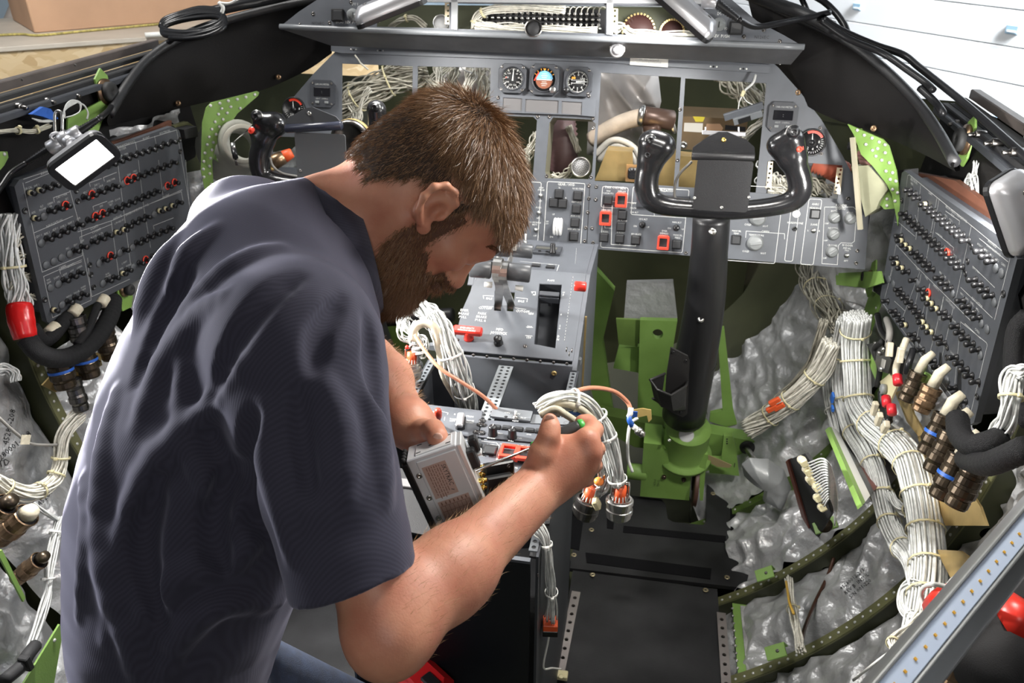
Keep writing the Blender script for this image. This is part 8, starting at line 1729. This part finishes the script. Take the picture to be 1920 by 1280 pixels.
b=MB();b.box(BX.M(wd*.55,ln+.0006,-th*.5),wd*.72,.0016,th*.72);b.obj('top_plate',mat('alu_white',(.66,.67,.68),.4,.2),bt);b=MB();[b.box(BX.M(wd*x,ln+.0016,-th*z),.006,.0006,.0012)for x,z in((.25,.25),(.85,.25),(.25,.8),(.85,.8),(.5,.5))];b.obj('slot','black_matte',bt)
for(f,dz_)in((.80,.0),(.72,-.0)):
 pass
b=MB();b.box(BX.M(wd+.010,ln*.78,-th*.35),.012,.026,.012,.002);b.obj('data_connector','black_plastic',bt);b=MB();b.box(BX.M(wd+.016,ln*.86,-th*.7),.011,.020,.012,.002);b.obj('square_plug','black_plastic',bt);b=MB();b.box(BX.M(wd+.016,ln*.77,-th*.7),.011,.004,.013,.001);b.obj('plug_collar','alu_bright',bt)
lb_=Plane(BX.P(wd*.50,ln*.74,.0026),BX.v*-1,BX.u);
b=MB();b.box(lb_.M(0,-.002,0),.046,.030,.0003);b.obj('label',mat('label_tint',(.50,.36,.31),.4,.2),bt)
b=MB();text(b,'SKYTRAC',lb_.M(-.004,.0085,.0004),.0058,.85);b.add([(.0155,.006,.0004),(.0165,.006,.0004),(.0185,.0095,.0004),(.0175,.0095,.0004)],[(0,1,2,3)],False,lb_.M());b.obj('lettering','ink_dark',bt)
b=MB();rl=random.Random(8)
for i in range(6):
 x=-.021
 while x<.018:w__=.002+rl.random()*.005;b.add([(x,.003-i*.0031,.0004),(x+w__,.003-i*.0031,.0004),(x+w__,.0040-i*.0031,.0004),(x,.0040-i*.0031,.0004)],[(0,1,2,3)],False,lb_.M());x+=w__+.0012
b.obj('fine_print',mat('print_brown',(.22,.12,.09),.5),bt)
tb_=Plane(BX.P(wd*.55,ln*.42,.0026),BX.v*-1,BX.u);b=MB();b.box(tb_.M(0,0,0),.034,.040,.0003);b.obj('label','label_tint',bt);b=MB();TT=tb_.lift(.0004)
for i in range(8):line2d(b,TT,[(-.010,-.018+i*.0052),(.015,-.018+i*.0052)],.0005,0)
for x in(-.010,-.002,.006,.015):line2d(b,TT,[(x,-.018),(x,.0184)],.0005,0)
for i in range(7):b.box(TT.M(-.0135,-.0155+i*.0052,0),.004,.0016,.0002)
b.obj('table_print','print_brown',bt)
for i,(q0,q1,w0,lab)in enumerate((((893,879,1.0),(955,868,1.02),.026,'upper black coupler plugged into the silver box with gold connectors'),((896,903,.985),(953,893,1.0),.030,'lower black coupler plugged into the silver box with gold connectors'))):
 a,c=atd(*q0),atd(*q1);d=(c-a).normalized();vv=(-BX.v*.9-CF*.0);vv=vv-d*vv.dot(d);t=thing('antenna_coupler',lab,'coupler',a);pp=Plane(a+d*.010,d,-vv);Lc=(c-a).length-.004
 b=MB();b.box(pp.M(Lc/2,-w0/2+.004,0),Lc,w0,.009,.002);b.obj('body',mat('coupler_black',(.010,.010,.011),.30),t);b=MB();screw_mb(b,pp.M(Lc*.78,-.002,.0045),.0028,.001);b.obj('screw','steel_dark',t)
 b=MB();[b.cyl(pp.P(-.010,y,z),pp.P(.001,y,z),.0032,.0032,12)for y,z in((.001,.001),(-.008,.001))];[b.cyl(pp.P(-.005,y,z),pp.P(-.002,y,z),.0042,.0042,6)for y,z in((.001,.001),(-.008,.001))];b.obj('gold_plug','gold_bright',t);b=MB();b.cyl(pp.P(-.017,-.003,0),pp.P(-.009,-.003,0),.003,.003,10);b.obj('nipple','steel',t)
b=MB();b.cyl(BX.P(wd+.002,ln*.26,-.012),BX.P(wd+.018,ln*.26,-.012),.004,.004,12);b.cyl(BX.P(wd+.010,ln*.26,-.012),BX.P(wd+.013,ln*.26,-.012),.0055,.0055,6);b.obj('spare_socket','gold_plate',bt)
b=MB();b.box(Matrix.Translation(atd(968,893,1.06))@Matrix.Rotation(radians(-20),4,'Y'),.030,.012,.006,.002);b.box(Matrix.Translation(atd(965,903,1.06))@Matrix.Rotation(radians(-14),4,'Y'),.026,.010,.005,.002);b.obj('orange_tag','orange_red',None,'orange tag end showing between the couplers and the forearm','tag')
# ---- screwdriver in the right hand
sd=thing('screwdriver','screwdriver with a black and green handle held in the right fist','screwdriver',atd(990,843,1.02));a,c=atd(889,883,.985),atd(1000,838,1.022);d=(c-a).normalized()
b=MB();b.cyl(a,c,.0021,.0021,10);b.obj('shaft',mat('shaft_steel',(.60,.60,.60),.25,1.0),sd);hs_=atd(1000,838,1.022);he=atd(1096,797,1.026);dh=(he-hs_)
b=MB();q=dh.to_track_quat('Z','Y').to_matrix().to_4x4();q.translation=hs_;Lh=dh.length;b.lathe(q,[(.0045,0),(.0065,.003),(.0062,.012),(.0092,.024),(.0102,Lh*.55),(.0098,Lh*.86),(.0088,Lh*.94)],18);b.obj('handle',mat('handle_black',(.022,.022,.022),.5,bump=.2,bscale=400),sd)
b=MB();b.lathe(q,[(.0094,Lh*.90),(.0102,Lh*.92),(.0098,Lh*.99),(.006,Lh*1.02)],18);b.lathe(q,[(.0047,-.003),(.0072,.000),(.0070,.005)],16);b.obj('green_end',mat('green_plastic',(.05,.38,.06),.4),sd)
t=thing('power_tool','red and black power tool lying on the floor at the bottom edge under the elbow','tool',atd(790,1275,1.35));c=atd(795,1290,1.30);q=Matrix.Translation(c)@Matrix.Rotation(radians(-35),4,'Z');b=MB();b.box(q,.10,.07,.07,.015);b.obj('body',mat('tool_red',(.45,.01,.012),.35),t);b=MB();b.cyl(q@V((.02,0,.0)),q@V((.13,.03,-.01)),.030,.026,18);b.box(q@Matrix.Translation((.02,.0,.037)),.03,.02,.006,.002);b.obj('motor_cover','black_plastic',t)
b=MB();text(b,'Milwaukee',q@Matrix.Translation((-.02,0,.0356))@Matrix.Rotation(radians(100),4,'Z'),.010);b.obj('lettering','white_paint',t)
def stencil(blk,lines):
 dg=bpy.context.evaluated_depsgraph_get();bv=BVHTree.FromPolygons([v.co for v in blk.data.vertices],[p.vertices for p in blk.data.polygons]);b=MB()
 for tx,px_,py_,h,ang in lines:
  vs,fs=glyphs(tx);s_=h/.7;ca,sa=cos(radians(ang)),sin(radians(ang));P=[]
  for x,y,z in vs:
   X,Y_=px_+(x*ca-y*sa)*s_,py_-(x*sa+y*ca)*s_;r=ray(X,Y_).normalized();hit=bv.ray_cast(CAM,r)
   P.append(hit[0]-r*.0012 if hit[0]else None)
  ok=[f for f in fs if all(P[i]is not None for i in f)]
  if ok:b.add([p if p is not None else CAM for p in P],ok)
 if b.f:
  used=sorted({i for f in b.f for i in f});mp={k:i for i,k in enumerate(used)};b.v=[b.v[i]for i in used];b.f=[tuple(mp[i]for i in f)for f in b.f]
  b.obj('lettering','ink_dark',blk)
for o_ in list(bpy.data.objects):
 if o_.name.startswith('insulation_blanket'):
  lab=o_.get('label','')
  if 'part numbers' in lab:stencil(o_,[('45280-208',18,800,11,78),('45280001-208',22,840,11,40),('TD',8,868,12,15),('45280001',92,925,10,48)])
  if 'nearest the seat' in lab:stencil(o_,[('001-2203',1560,1150,8,40),('45280',1600,1180,8,35)])
  if 'below the white harness' in lab:stencil(o_,[('45280012-205',1598,1085,7,40),('REV B  INSUL',1606,1094,7,40),('S/N 001-220',1613,1103,7,40)])
from collections import defaultdict
gd=defaultdict(list)
for o_ in bpy.data.objects:
 if o_.parent is None and o_.get('category')and not o_.get('group'):gd[o_.name.split('.')[0]].append(o_)
for k_,l_ in gd.items():
 if len(l_)>1:
  for o_ in l_:o_['group']=k_.replace('_',' ')+'s around the cockpit'
